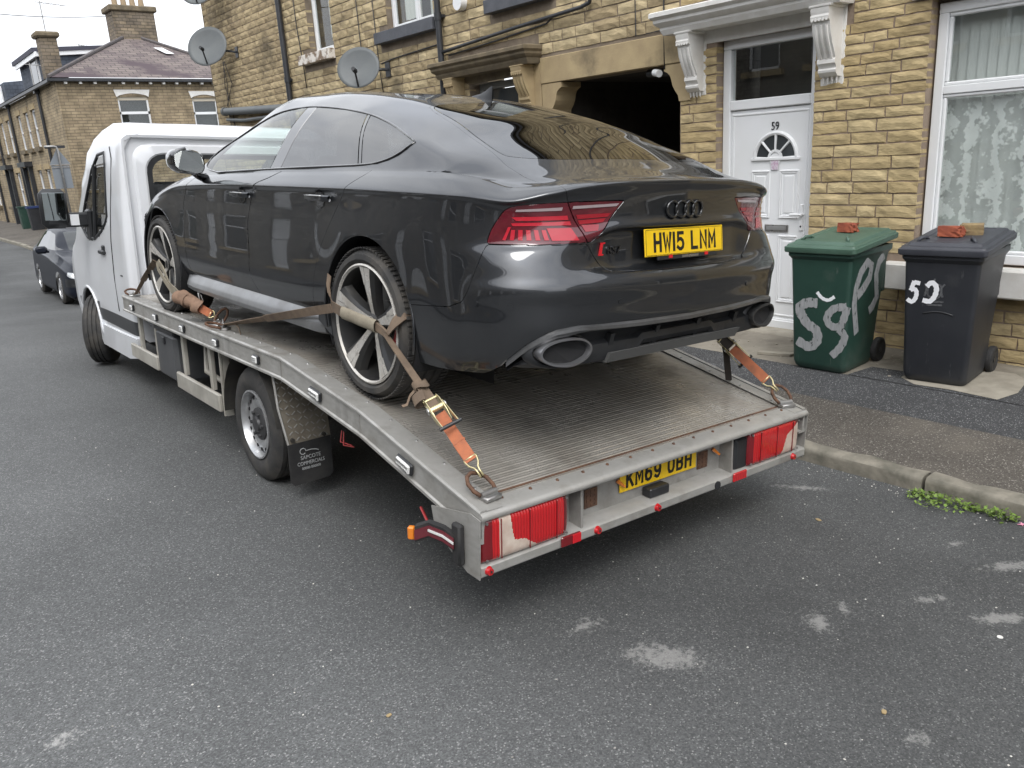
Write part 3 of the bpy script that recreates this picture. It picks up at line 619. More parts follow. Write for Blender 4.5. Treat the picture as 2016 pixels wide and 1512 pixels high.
# fanlight: half round with five bars
g = G(); n_ = 28
def arc(r, a): return (4.42 + r * math.cos(a), 1.715 + r * math.sin(a))
rows = []
for i in range(n_ + 1):
    a = math.pi * i / n_; rows.append([(XP - .014, *arc(.235, a)), (XP - .022, *arc(.222, a)), (XP - .014, *arc(.205, a)), (XP + .002, *arc(.20, a)), (XP + .002, *arc(.24, a))])
g.grid(rows, closed=True); bar(g, 4.165, 4.675, 1.69, 1.722, XP - .018, XP + .002, .006)
for a in (math.pi * .25, math.pi * .5, math.pi * .75):
    y, z = arc(.135, a); g.box((XP - .008, y, z), (.016, .018, .16), r=Matrix.Rotation(a - math.pi / 2, 3, 'X'), b=.004)
rows = []
for i in range(n_ + 1):
    a = math.pi * i / n_; rows.append([(XP - .014, *arc(.075, a)), (XP - .014, *arc(.05, a)), (XP + .002, *arc(.05, a)), (XP + .002, *arc(.075, a))])
g.grid(rows, closed=True); g.cyl((XP - .010, 4.42, 1.70), (XP + .002, 4.42, 1.70), .055, n=20); g.build('fanlight_frame', M['white_upvc'], door, smooth=35)
for k in range(4):
    a0, a1 = math.pi * k / 4 + .07, math.pi * (k + 1) / 4 - .07; ang = [a0 + (a1 - a0) * i / 6 for i in range(7)]
    pts = [(XP - .0015, *arc(.203, a)) for a in ang] + [(XP - .0015, *arc(.07, a)) for a in ang[::-1]]
    mesh('fanlight_pane', pts, [list(range(14))], M['win_grey'], door)
# small sticker below the fanlight
g = G(); g.box((XP - .0115, 4.42, 1.655), (.002, .075, .10), b=.0008); g.build('sticker', mat('sticker', (.70, .68, .72), .5, c2=(.45, .25, .38), nscale=40), door)
text('door_number', '59', .105, M['black_plastic'], door, basis((XP - .004, 4.43, 1.995), (0, -1, 0), (0, 0, 1)), ext=.003, cx=.82)
g = G(); g.box((XP - .006, 4.385, 1.065), (.014, .25, .07), b=.004); lb = g.build('letterbox', M['steel'], door, smooth=30)
g = G(); g.box((XP - .0135, 4.385, 1.068), (.004, .21, .036), b=.001); g.build('letter_flap', mat('satin', (.55, .55, .55), .4, .8), lb)
g = G(); g.box((XP - .008, 4.125, 1.17), (.016, .035, .24), b=.006); g.box((XP - .045, 4.165, 1.20), (.018, .13, .022), b=.008); g.cyl((XP - .05, 4.112, 1.20), (XP, 4.112, 1.20), .012, n=10); g.build('door_handle', M['white_upvc'], door, smooth=30)
g = G(); g.cyl((XP - .018, 4.125, 1.09), (XP - .010, 4.125, 1.09), .009, n=10); g.build('keyhole', M['black_plastic'], door)
g = G(); g.box((XW + .02, 4.49, .06), (.34, 1.1, .10), b=.01); g.build('doorstep', M['concrete_pale'], h59)
# canopy with scrolled brackets
def canopy(parent, ya, yb, zt, m, xf=.34, name='door_canopy', dentil=True):
    prof = [(0, 0), (xf * .62, 0), (xf * .70, .045), (xf * .70, .065), (xf * .82, .085), (xf * .88, .105), (xf * .88, .13), (xf, .155), (xf, .19), (xf * .96, .20), (0, .235)]
    g = G(); z0 = zt - .235
    for i, (d, zz) in enumerate(prof): pass
    e = lambda d: d * .55                      # mouldings return round the ends
    rows = [[(XW + .01, ya - e(d), z0 + zz), (XW - d, ya - e(d), z0 + zz), (XW - d, yb + e(d), z0 + zz), (XW + .01, yb + e(d), z0 + zz)] for d, zz in prof]
    g.grid(rows); g.add(rows[0], [(0, 1, 2, 3)]); g.add(rows[-1], [(3, 2, 1, 0)])
    return g.build(name, m, parent, smooth=25)
def bracket(parent, yc, w, zt, zb, m, deep=.24, drip=False):
    H = zt - zb; g = G()
    cv = [(0, 1.0), (deep, 1.0), (deep, .93), (deep * .96, .87), (deep * 1.0, .84), (deep * .98, .80), (deep * .88, .77), (deep * .86, .72), (deep * .80, .60), (deep * .66, .46), (deep * .50, .34), (deep * .42, .26), (deep * .46, .235), (deep * .46, .19), (deep * .38, .16), (deep * .34, .12), (deep * .38, .095), (deep * .36, .06), (deep * .22, 0), (0, 0)]
    pts = [(XW - d, zb + H * t) for d, t in cv]
    g.prism(pts, lambda a, b: Vector((a, yc - w / 2, b)), lambda a, b: Vector((a, yc + w / 2, b)))
    for dy in (-.30, 0, .30):                  # flutes down the scroll
        path = [(XW - d - .003, yc + dy * w, zb + H * t) for d, t in cv[7:12]]; g.tube(path, .012, 6)
    g.box((XW - deep * .5, yc, zb + H * .985), (deep * 1.06, w + .035, H * .04), b=.006)
    for k in range(5): g.cyl((XW - deep - .002, yc - w * .4 + k * w * .2, zb + H * .795), (XW - deep + .02, yc - w * .4 + k * w * .2, zb + H * .795), .012, n=8)
    if drip:
        for k in range(4):
            y = yc - w * .38 + k * w * .25; g.cyl((XW - .035, y, zb + .02), (XW - .03, y, zb - .055), .016, .003, n=6)
    return g.build('bracket', m, parent, smooth=30)
cn = canopy(h59, 3.78, 5.36, 3.14, M['white_paint'])
bracket(cn, 5.225, .15, 2.905, 2.37, M['white_paint'], drip=True); bracket(cn, 3.82, .16, 2.905, 2.36, M['white_paint'], drip=True)
g = G(); g.box((XW + .012, 5.225, 2.64), (.03, .20, .62), b=.006); g.box((XW + .012, 3.82, 2.62), (.03, .21, .66), b=.006); g.box((XW + .016, 4.50, 2.855), (.03, 1.28, .13), b=.004); g.build('canopy_back', M['white_paint'], cn)
roof_part(h59, -.6, 5.44)
# ---- house with the passage
hp = empty('terraced_house', (0, 0, 0)); tag(hp, 'old stone house with dark covered passage and weathered door canopy', 'house')
HP = [(5.44, 7.34, -.3, 2.66), (7.93, 8.92, -.3, 2.90), (7.3, 8.3, 3.71, 5.2)]
cour_old = lambda z: .118
stp = lay(5.445, 9.42, .02, EAVE, cour_old, (.18, .52), HP + [(5.30, 7.50, 2.28, 2.945), (7.52, 9.36, 2.90, 3.15), (7.2, 8.4, 3.55, 3.71), (7.2, 8.4, 5.2, 5.4), (7.35, 7.95, .0, 2.9)], 21)
backing(hp, 5.45, 9.42, -.25, EAVE, HP, M['mortar_old'])
lay_stones(hp, stp, 'old', limit=290, seed=6)
g = G(); g.box((XW + .03, 6.40, 2.805), (.10, 2.19, .285), b=.006); lt = g.build('lintel_stone', M['ashlar'], hp)
def corbel(yo, s):
    """shaped stone under the passage lintel; s = +1 right jamb (towards the camera) grows to +y"""
    cv = [(-.14, 2.655), (.19, 2.655), (.19, 2.60), (.155, 2.585), (.12, 2.56), (.10, 2.52), (.085, 2.46), (.055, 2.41), (.015, 2.36), (0, 2.30), (-.14, 2.30)]
    g = G(); g.prism([(yo + s * a, b) for a, b in cv], lambda a, b: Vector((XW - .016, a, b)), lambda a, b: Vector((XW + .30, a, b))); return g.build('corbel_stone', M['ashlar'], hp)
corbel(5.44, 1); corbel(7.34, -1)
for z0, z1 in ((.0, .62), (.63, 1.18), (1.19, 1.74), (1.75, 2.29)):
    g = G(); g.box((XW + .10, 7.425 + .008, (z0 + z1) / 2), (.24, .165, z1 - z0), b=.008); g.build('jamb_stone', M['ashlar'], hp)
    g = G(); g.box((XW + .10, 7.73, (z0 + z1) / 2), (.22, .41, z1 - z0), b=.008); g.build('jamb_stone', M['ashlar'], hp)
g = G(); g.box((XW + .10, 7.72, 2.60), (.22, .43, .60), b=.008); g.build('jamb_stone', M['ashlar'], hp)
# tunnel
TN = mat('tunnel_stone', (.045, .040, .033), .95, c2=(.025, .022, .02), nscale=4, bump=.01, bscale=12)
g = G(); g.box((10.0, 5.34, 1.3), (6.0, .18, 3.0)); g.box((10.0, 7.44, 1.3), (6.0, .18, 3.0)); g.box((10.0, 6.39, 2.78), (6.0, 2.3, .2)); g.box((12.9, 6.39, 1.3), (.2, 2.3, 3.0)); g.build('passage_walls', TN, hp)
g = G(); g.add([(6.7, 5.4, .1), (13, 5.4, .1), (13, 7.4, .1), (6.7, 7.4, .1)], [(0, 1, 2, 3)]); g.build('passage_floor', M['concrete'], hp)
g = G(); g.cyl((XW + .12, 5.95, 2.615), (XW + .12, 5.66, 2.60), .042, n=14); pp = g.build('soffit_pipe', M['black_plastic'], hp, smooth=35)
g = G(); g.cyl((XW + .02, 5.78, 2.605), (XW - .03, 5.68, 2.585), .036, n=14); g.build('lamp_head', M['white_upvc'], hp, smooth=35)
cn2 = canopy(hp, 7.62, 9.26, 3.13, M['ashlar_dark'], xf=.30); bracket(cn2, 7.72, .19, 2.895, 2.42, M['ashlar'], deep=.21); bracket(cn2, 9.12, .19, 2.895, 2.42, M['ashlar'], deep=.21)
g = G(); g.box((XW + .016, 8.42, 2.85), (.03, 1.2, .10)); g.build('canopy_back', M['ashlar_dark'], cn2)
g = G(); frame_rect(g, 7.93, 8.92, .1, 2.80, .08, XW + .16, XW + .24, .006); bar(g, 8.0, 8.85, 2.2, 2.3, XW + .162, XW + .238); g.build('door_frame', mat('grey_frame', (.20, .20, .19), .6), hp)
g = G(); g.box((XW + .21, 8.42, 1.15), (.05, .84, 2.1), b=.006); g.build('door', mat('grey_door', (.085, .088, .09), .5), hp)
g = G(); g.box((XW + .21, 8.42, 2.5), (.01, .84, .42)); g.build('transom_pane', M['win_grey'], hp)
sash_window(hp, 7.3, 8.3, 3.71, 5.2, XW + .1, trans=4.7, curtain=[(7.35, 8.25, 3.76, 5.15)])
g = G(); g.box((XW - .03, 7.8, 3.63), (.17, 1.16, .155), b=.006); g.build('window_sill', M['sill_dark'], hp)
g = G(); g.box((XW + .02, 7.8, 5.3), (.10, 1.2, .19), b=.006); g.build('lintel_stone', M['ashlar'], hp)
roof_part(hp, 5.44, 9.42)
pipe_part(hp, 9.42, .0, EAVE, .042)
g = G(); g.tube([(XW - .06, 9.38, 3.25), (XW - .05, 9.0, 3.275), (XW - .05, 7.8, 3.335), (XW - .05, 6.75, 3.375), (XW - .05, 6.62, 3.40), (XW - .05, 6.60, 3.46), (XW - .05, 6.60, 4.2)], .022, 10); g.tube([(XW - .02, 9.3, 3.20), (XW - .02, 8.3, 3.245), (XW - .02, 7.35, 3.30), (XW - .02, 7.22, 3.36)], .011, 8); g.build('waste_pipe', M['black_paint'], hp, smooth=True)
g = G(); g.tube([(XW - .012, 5.62, 4.6), (XW - .012, 5.63, 3.5), (XW - .012, 5.63, 2.98), (XW - .02, 5.62, 2.62)], .008, 6); g.tube([(XW - .014, 6.02, 4.6), (XW - .014, 6.0, 2.98), (XW - .014, 5.63, 2.99)], .006, 6); g.build('cable', M['cable'], hp, smooth=True)
# ---- next house
hq = empty('terraced_house', (0, 0, 0)); tag(hq, 'stone house with satellite dish between the two black downpipes', 'house')
HQ = [(9.62, 10.80, 3.71, 5.2), (12.5, 13.32, 3.71, 5.2), (9.9, 11.3, .85, 2.6), (12.6, 13.5, -.3, 2.6)]
stq = lay(9.42, 14.2, .02, EAVE, cour_old, (.16, .48), HQ + [(9.5, 11.03, 3.55, 3.71), (12.47, 13.6, 3.55, 3.71), (9.55, 10.9, 5.2, 5.4), (12.4, 13.4, 5.2, 5.4)], 31)
backing(hq, 9.42, 14.2, -.6, EAVE, HQ, M['mortar_old']); lay_stones(hq, stq, 'old', limit=290, seed=7)
sash_window(hq, 9.62, 10.80, 3.71, 5.2, XW + .1, mull=10.15, curtain=[(9.7, 10.05, 3.76, 5.15), (10.25, 10.7, 3.85, 5.15)])
sash_window(hq, 12.5, 13.32, 3.71, 5.2, XW + .12, curtain=[(12.7, 13.05, 3.95, 5.15)])
g = G(); g.box((XW - .03, 10.265, 3.63), (.17, 1.53, .155), b=.006); g.build('window_sill', M['sill_dark'], hq)
pe = mat('peeling_paint', (.68, .64, .58), .8, c2=(.22, .16, .11), nscale=9, contrast=(.44, .54)); g = G(); g.box((XW - .03, 13.03, 3.63), (.17, 1.13, .155), b=.006); g.build('window_sill', pe, hq)
for a, b in ((9.55, 10.9), (12.4, 13.4)): g = G(); g.box((XW + .02, (a + b) / 2, 5.3), (.10, b - a, .19), b=.006); g.build('lintel_stone', M['ashlar'], hq)
sash_window(hq, 9.9, 11.3, .85, 2.6, XW + .12, trans=2.1, curtain=[(9.95, 11.25, .9, 2.55)])
g = G(); g.box((XW + .2, 13.05, 1.2), (.05, .9, 2.8)); g.build('door', M['white_upvc'], hq)
roof_part(hq, 9.42, 14.2); pipe_part(hq, 14.2, -.3, EAVE, .05)
g = G(); g.tube([(XW - .012, 11.62, 4.7), (XW - .012, 11.60, 3.6), (XW - .012, 11.55, 3.4)], .007, 6); g.tube([(XW - .012, 11.15, 4.7), (XW - .012, 11.12, 3.3), (XW - .012, 11.06, 2.8)], .007, 6); g.tube([(XW - .012, 11.05, 3.30), (XW - .014, 10.7, 3.33), (XW - .014, 10.3, 3.345), (XW - .014, 9.5, 3.37)], .009, 6); g.build('cable', M['cable'], hq, smooth=True)
g = G(); g.tube([(XW - .012, 13.72, 5.2), (XW - .012, 13.70, 4.2), (XW - .012, 13.62, 3.55), (XW - .012, 13.60, 3.2)], .008, 6); g.build('cable', M['cable'], hq, smooth=True)
# ---- end house
he = empty('terraced_house', (0, 0, 0)); tag(he, 'end house of the near terrace, plain stone wall behind the white cab', 'house')
ste = lay(14.2, 18.0, -.5, EAVE, lambda z: .112, (.16, .46), [], 41)
backing(he, 14.2, 18.0, -.6, EAVE, [], M['mortar_old']); lay_stones(he, ste, 'drk', limit=290, seed=8); roof_part(he, 14.2, 18.0)
g = G(); g.box((XW + 4, 17.99, 2.6), (8, .04, 6.3)); g.build('side_wall', M['ashlar_dark'], he)
g = G(); g.tube([(XW - .09, 17.30, 3.09), (XW - .09, 15.2, 2.98), (XW - .09, 14.3, 2.93)], .075, 12); g.cyl((XW - .09, 17.36, 3.095), (XW - .09, 17.28, 3.09), .088, n=12); g.tube([(XW - .07, 17.3, 2.93), (XW - .07, 16.4, 2.86), (XW - .07, 14.4, 2.83)], .035, 8); g.build('soil_pipe', M['grey_dish'], he, smooth=40)
g = G()
for k, (a, b) in enumerate(((17.15, 2.9), (17.3, 2.7), (16.9, 3.0))): g.tube([(XW - .03, 17.2 - .04 * k, 4.05), (XW - .02, a, 3.6), (XW - .02, b + 14.4, 3.15), (XW - .02, 17.25 - .2 * k, 2.6)], .007, 5)
g.build('cable', M['cable'], he, smooth=True)
# ---- satellite dishes: things of their own fixed to the walls
def dish(y, z, r, lab, tilt=(0, 0), out=.42, bolt=None):
    t = empty('satellite_dish', (XW - out, y, z)); tag(t, lab, 'satellite dish', 'satellite dishes on the terrace')
    nrm = Vector((-.72, -.62 + tilt[0], .30 + tilt[1])).normalized(); u = Vector((0, 0, 1)).cross(nrm).normalized(); w = nrm.cross(u)
    rows = []
    for i in range(7):
        rr_ = r * i / 6 + .001; d = .16 * r * (i / 6) ** 2
        rows.append([u * (1.08 * rr_ * math.cos(a)) + w * (rr_ * math.sin(a)) + nrm * d for a in [2 * math.pi * k / 32 for k in range(32)]])
    rows += [[p - nrm * .008 for p in rows[-1]]] + [[p * 1 - nrm * .012 for p in rw] for rw in rows[5::-1]]
    g = G(); g.grid(rows, closed=True); g.build('reflector', M['grey_dish'], t, smooth=True)
    g = G(); a0 = -w * r * .98; lnb = nrm * r * .62 - w * r * .34; g.tube([a0 * .9 - nrm * .01, a0 * .98 + nrm * .03, lnb], .014, 8); g.build('feed_arm', M['black_plastic'], t)
    g = G(); g.cyl(lnb - nrm * .02, lnb + nrm * .07, .035, .028, n=12); g.cyl(lnb - nrm * .05, lnb - nrm * .02, .025, .035, n=12); g.build('receiver', M['black_plastic'], t)
    wall = Vector((out - .02, .12 * 0 - .05, -.05)) if bolt is None else Vector(bolt)
    g = G(); g.tube([-nrm * .02, -nrm * .10, wall * .8, wall], .022, 8); g.box(wall + Vector((.01, 0, 0)), (.02, .12, .2)); g.build('wall_arm', M['black_paint'], t)
    return t
dish(11.0, 3.22, .30, 'grey satellite dish above the roof of the dark car', bolt=(.40, -.12, -.02))
dish(16.8, 4.26, .385, 'grey satellite dish at the corner over the white cab', bolt=(.40, -.35, -.12))
dish(16.85, 5.35, .36, 'pale satellite dish at the top edge of the picture', bolt=(.40, -.25, .02))
g = G(); g.cyl((XW - .10, 8.93, 3.78), (XW, 8.93, 3.78), .09, n=16); o = g.build('bulkhead_lamp', M['white_upvc'], None, smooth=35); tag(o, 'small round white lamp high on the wall above the stone canopy', 'lamp')
# ---------------------------------------------------------------- recovery truck (frame: x right, y forward, z up, origin on the road under the rear axle)
TRM = Matrix(((0.99807786, 0.01423061, 0.06031653, 2.63496), (-0.01407919, 0.99989658, -0.00293467, 4.58714), (-0.06035205, 0.00207982, 0.99817499, 0.0), (0, 0, 0, 1)))
truck = empty('recovery_truck', mat=TRM)
tag(truck, 'white flatbed recovery truck carrying a dark car, aluminium deck sloping to the road', 'truck')
M['alu'] = mat('alu', (.46, .45, .425), .42, .40, c2=(.36, .35, .325), nscale=7, rvar=.12, stretch=(1, 1, 3), detail=7)
overlay(M['alu'], (.17, .15, .12), 5, .52, .74, .6, rough=.7)
overlay(M['alu'], (.10, .09, .075), 2.2, .6, .72, .5, rough=.7, stretch=(1, 1, .25))
M['alu_deck'] = mat('alu_deck', (.46, .435, .395), .34, .5, c2=(.31, .285, .25), nscale=3.0, rvar=.14, detail=8, stretch=(1.6, 1, 1))
overlay(M['alu_deck'], (.07, .062, .052), 2.3, .55, .74, .75, rough=.65, detail=8)
overlay(M['alu_deck'], (.03, .028, .025), 26, .66, .74, .8, stretch=(.35, 1.3, 1), rough=.7)
M['alu_dull'] = mat('alu_dull', (.38, .37, .35), .5, .35, c2=(.26, .25, .23), nscale=9, rvar=.1, detail=7)
overlay(M['alu_dull'], (.10, .085, .065), 8, .6, .75, .6, rough=.75)
M['cream'] = mat('cream', (.46, .44, .39), .55, .2, c2=(.34, .32, .28), nscale=6, detail=6)
M['van_white'] = mat('van_white', (.74, .755, .78), .28, c2=(.70, .71, .725), nscale=2.5, coat=.6, coatr=.06)
overlay(M['van_white'], (.42, .40, .36), 3.5, .6, .78, .22)
M['chassis'] = mat('chassis', (.022, .021, .020), .8, c2=(.04, .036, .03), nscale=12)
M['tyre'] = mat('tyre', (.030, .030, .031), .78, c2=(.055, .052, .048), nscale=9, bump=.0012, bscale=70)
overlay(M['tyre'], (.13, .115, .095), 5, .52, .7, .45)
M['rim_silver'] = mat('rim_silver', (.56, .57, .58), .35, .7, c2=(.42, .42, .42), nscale=10, rvar=.08)
M['lens_clear'] = mat('lens_clear', (.68, .68, .66), .15, coat=.8)
M['lens_red'] = mat('lens_red', (.50, .010, .014), .16, coat=1.0, coatr=.03)
def ribbed(m, axis, sc, dist):
    n, l, p = nd(m); tcn = n.new('ShaderNodeTexCoord'); w = n.new('ShaderNodeTexWave'); w.bands_direction = axis; w.inputs['Scale'].default_value = sc; l.new(tcn.outputs['Object'], w.inputs['Vector']); b = n.new('ShaderNodeBump'); b.inputs['Distance'].default_value = dist; l.new(w.outputs['Fac'], b.inputs['Height']); l.new(b.outputs[0], p.inputs['Normal'])
ribbed(M['lens_red'], 'X', 22, .002)
M['lens_red_dark'] = mat('lens_red_dark', (.16, .006, .01), .18, coat=1.0, coatr=.03)
M['lens_wine0'] = mat('lens_wine0', (.13, .02, .028), .25, coat=.6)
M['amber'] = mat('amber', (.75, .22, .02), .2, coat=.6)
M['plate_yellow'] = mat('plate_yellow', (.86, .56, .012), .28, c2=(.80, .51, .015), nscale=30, coat=.3)
M['plate_black'] = mat('plate_black', (.012, .012, .012), .35)
HW = 1.072
DK = [(2.66, .872), (-.627, .871), (-1.482, .766), (-2.40, .570)]   # deck profile (y, z of the tread)
def deck_z(y):
    P = DK[::-1]; return float(np.interp(y, [p[0] for p in P], [p[1] for p in P]))
# ribbed deck: ridges run across the bed
prof = []; y = -2.33
while y < 2.64:
    z = deck_z(y); prof += [(y, z - .004), (y + .012, z - .004), (y + .016, z), (y + .028, z)]; y += .032
def deck_row(xa): return [(xa, a, b) for a, b in prof]
g = G(); g.grid([deck_row(-HW + .10), deck_row(-.35), deck_row(.35), deck_row(HW - .10)]); g.build('deck', M['alu_deck'], truck)
# edge strips beside the ribs, with bolts
for s in (-1, 1):
    for (a, b) in zip(DK, DK[1:]):
        g = G(); y0, z0 = a; y1, z1 = b
        vs = []
        for (yy, zz) in ((y0, z0), (y1, z1)):
            vs += [(s * (HW - .105), yy, zz + .0015), (s * (HW - .105), yy, zz + .005), (s * (HW - .004), yy, zz + .008), (s * (HW - .004), yy, zz - .02)]
        g.add(vs, [(0, 1, 5, 4), (1, 2, 6, 5), (2, 3, 7, 6)]); g.build('edge_strip', M['alu'], truck)
    g = G(); y = -2.25
    while y < 2.6: g.cyl((s * (HW - .085), y, deck_z(y) + .002), (s * (HW - .085), y, deck_z(y) + .010), .009, .006, n=8); y += .21
    g.build('bolts', M['galv'], truck)
# side rails: a C profile swept along the deck edge
RP = [(-.028, .012), (-.002, .013), (.004, .004), (.004, -.006), (-.003, -.012), (-.003, -.098), (.005, -.104), (.005, -.116), (-.004, -.120), (-.05, -.120), (-.05, -.112), (-.02, -.11), (-.02, 0)]
for s in (-1, 1):
    g = G(); rows = []
    for (yy, zz) in DK: rows.append([(s * (HW + a), yy, zz + b) for a, b in RP])
    g.grid(rows, closed=True)
    n_ = len(RP); g.f += [list(range(n_)), list(range(3 * n_, 4 * n_))]; g.m += [0, 0]
    g.build('side_rail', M['alu'], truck, smooth=20)
    for yy in (-.627, -1.482):          # weld seams at the bends
        g = G(); g.box((s * (HW - .002), yy, deck_z(yy) - .055), (.004, .010, .088)); g.build('weld_seam', M['alu_dull'], truck)
# side marker lamps
def marker(s, y, kind):
    z = deck_z(y) - .056; sl = math.atan2(deck_z(y + .05) - deck_z(y - .05), .1); r = Matrix.Rotation(sl, 3, 'X')
    L, H = (.105, .042) if kind else (.062, .040)
    g = G(); g.box((s * (HW + .006), y, z), (.018, L + .018, H + .014), r=r, b=.008); b_ = g.build('marker_lamp', M['black_plastic'], truck, smooth=35)
    g = G(); g.box((s * (HW + .016), y, z), (.014, L, H), r=r, b=.006); g.build('lens', M['lens_clear'], b_, smooth=35)
    g = G()
    nb = 7 if kind else 3
    if kind:
        for i in range(nb):
            for k in (-1, 1): g.cyl(Vector((s * (HW + .022), y, z)) + r @ Vector((0, (i - 3) * .013, k * .009)), Vector((s * (HW + .0255), y, z)) + r @ Vector((0, (i - 3) * .013, k * .009)), .005, n=6)
    else:
        for i in range(3): g.box((s * (HW + .0235), y, z + (i - 1) * .012), (.002, .05, .004))
    g.build('diodes', M['steel'], b_)
for y_, k_ in ((2.34, 0), (1.68, 0), (1.03, 0), (.36, 0), (-.30, 0), (-1.05, 1), (-1.88, 1)): marker(-1, y_, k_)
# rear frame
YD, ZD = DK[-1]
g = G(); rows = []
for xx in (-HW - .003, HW + .003): rows.append([(xx, YD + .075, ZD + .018), (xx, YD + .03, ZD + .010), (xx, YD + .0, ZD + .004), (xx, YD - .013, ZD - .005), (xx, YD - .017, ZD - .015), (xx, YD - .012, ZD - .026), (xx, YD + .004, ZD - .030), (xx, YD + .075, ZD - .02)])
g.grid(rows, closed=True); g.f += [list(range(8)), list(range(8, 16))]; g.m += [0, 0]; g.build('rear_lip', M['alu'], truck, smooth=50)
g = G(); g.box((0, YD + .105, ZD + .016), (2 * HW - .21, .012, .006)); 
for i in range(14): xx = -.93 + i * .143; g.cyl((xx, YD + .055, ZD + .013), (xx, YD + .055, ZD + .021), .008, .005, n=8)
g.build('lip_bolts', M['rust'], truck)
g = G(); g.box((0, YD + .088, ZD - .115), (2 * HW - .01, .012, .20), b=.003); g.build('rear_panel', M['alu_dull'], truck)
g = G(); zb = ZD - .215
g.extr([(YD + .115, zb + .02), (YD + .0, zb + .008), (YD - .008, zb), (YD - .008, zb - .032), (YD + .0, zb - .040), (YD + .09, zb - .038), (YD + .09, zb - .02)], 0, -HW - .006, HW + .006); g.build('lower_lip', M['alu'], truck, smooth=40)
for s in (-1, 1):       # end plates
    g = G(); g.extr([(YD - .010, ZD - .02), (YD + .05, ZD - .01), (YD + .32, ZD - .06), (YD + .30, ZD - .14), (YD + .20, zb + .01), (YD + .08, zb - .045), (YD + .0, zb - .048)], 0, s * (HW + .0065), s * (HW + .0105)); g.build('end_plate', M['alu'], truck)
for xx in (-.555, -.545 + 1.0): 
    g = G(); g.extr([(YD + .11, ZD - .03), (YD + .012, ZD - .03), (YD + .006, zb + .01), (YD + .11, zb + .01)], 0, xx, xx + .012); g.build('stiffener', M['alu_dull'], truck)
# tail lamps: red lens with a pale clear part
def lens_grid(cx, w, hh, yb, bulge, mats, fn):
    nx, nz = 110, 44; g = G(); rows = []
    for j in range(nz + 1):
        v = j / nz * 2 - 1; row = []
        for i in range(nx + 1):
            u = i / nx * 2 - 1; e = max(abs(u) ** 10, abs(v) ** 8); k = 1 - max(0, e - .0)
            uu = u * (1 - .02 * v * v); y = yb - bulge * (max(0, 1 - abs(u) ** 9) ** .5) * (max(0, 1 - abs(v) ** 7) ** .5) - .004 * math.cos(u * 1.4)
            row.append((cx + uu * w / 2, y, hh[0] + (hh[1] - hh[0]) * (v + 1) / 2))
        rows.append(row)
    g.grid(rows); g.m = [fn((k % nx + .5) / nx, (k // nx + .5) / nz) for k in range(nx * nz)]
    return g
def tail(cx, mirror, lab):
    z0, z1 = zb + .012, ZD - .028
    def fn(u, v):
        if mirror: u = 1 - u
        d = .30 + .12 * math.sin(v * 3.1) - .10 * (v - .3)
        clear = (.17 < u < .30 + .10 * (1 - v) ** 2 and v > .02) or (.17 < u < .60 and v < .36 + .05 * math.sin(u * 9) - .25 * max(0, u - .45) / .15) if not mirror else (u < .22 + .16 * (1 - v) and v < .95 - 1.2 * u and u > .03)
        if clear: return 1
        if u < .10 or u > .93: return 2
        return 0
    g = G(); g.box((cx, YD + .058, (z0 + z1) / 2), (.445, .085, z1 - z0 + .006), b=.012); hd = g.build('tail_lamp', M['lens_red_dark'], truck, smooth=35); tag(hd, lab)
    ln = lens_grid(cx, .438, (z0, z1), YD + .014, .022, None, fn); o = mesh('lens', ln.v, ln.f, None, hd, True, [M['lens_red'], mat('lens_milky', (.62, .53, .45), .3, c2=(.50, .38, .31), nscale=16, coat=.4), M['lens_red_dark']], ln.m)
    o.data.flip_normals() if o.data.polygons[0].normal.y > 0 else None
def lamp_extra(cx):
    for dx in (-.135, .005, .145):
        G().box((cx + dx, YD - .0125, (zb + .012 + ZD - .028) / 2), (.004, .006, ZD - zb - .052), b=.0015).build('lens_divider', M['lens_red_dark'], [o for o in truck.children if o.name.startswith('tail_lamp')][-1])
    for dx in (-.20, .20):
        for zz in (zb + .024, ZD - .040): G().cyl((cx + dx, YD - .004, zz), (cx + dx, YD - .012, zz), .005, n=10).build('lens_screw', M['galv'], [o for o in truck.children if o.name.startswith('tail_lamp')][-1])
tail(-.850, False, 'cracked red tail lamp with pale patch at its lower left'); lamp_extra(-.850); tail(.800, True, 'red tail lamp with pale lower corner on the kerb side')
lamp_extra(.800)
g = G(); g.box((.545, YD + .05, ZD - .13), (.10, .07, .165), b=.012); g.build('lamp_socket', M['black_plastic'], truck)
for xx, c_ in ((-.63, 1), (.50, 0)):
    g = G(); g.box((xx, YD - .013, zb - .010), (.105, .012, .045), b=.004); q = g.build('reflector', M['lens_red_dark'] if c_ else M['lens_red'], truck)
    if c_: g = G(); g.box((xx + .028, YD - .0195, zb - .010), (.046, .004, .039), b=.001); g.build('lit_half', M['red_plastic'], q)
for xx in (-1.045, -.475, -.10, .965):
    g = G(); g.cyl((xx, YD - .007, zb - .016), (xx, YD - .022, zb - .016), .019, .014, n=14); q = g.build('marker_light', M['lens_red'], truck, smooth=35)
    g = G(); g.cyl((xx + .002, YD - .0215, zb - .016), (xx + .002, YD - .0245, zb - .016), .0045, n=8); g.build('screw', M['black_plastic'], q)
g = G(); g.cyl((.33, YD - .004, zb - .018), (.33, YD - .014, zb - .018), .02, n=12); g.build('bung', M['black_plastic'], truck)
g = G(); g.box((0, YD + .073, ZD - .092), (.522, .008, .111), b=.003); pl = g.build('number_plate', M['plate_yellow'], truck)
plate_text('KM69 0BH', pl, M['plate_black'], basis((0, YD + .0687, ZD - .092), (1, 0, 0), (0, 0, 1)))
g = G(); g.box((-.04, YD + .055, zb + .035), (.13, .055, .045), b=.006); g.build('plate_light', M['black_plastic'], truck, smooth=30)
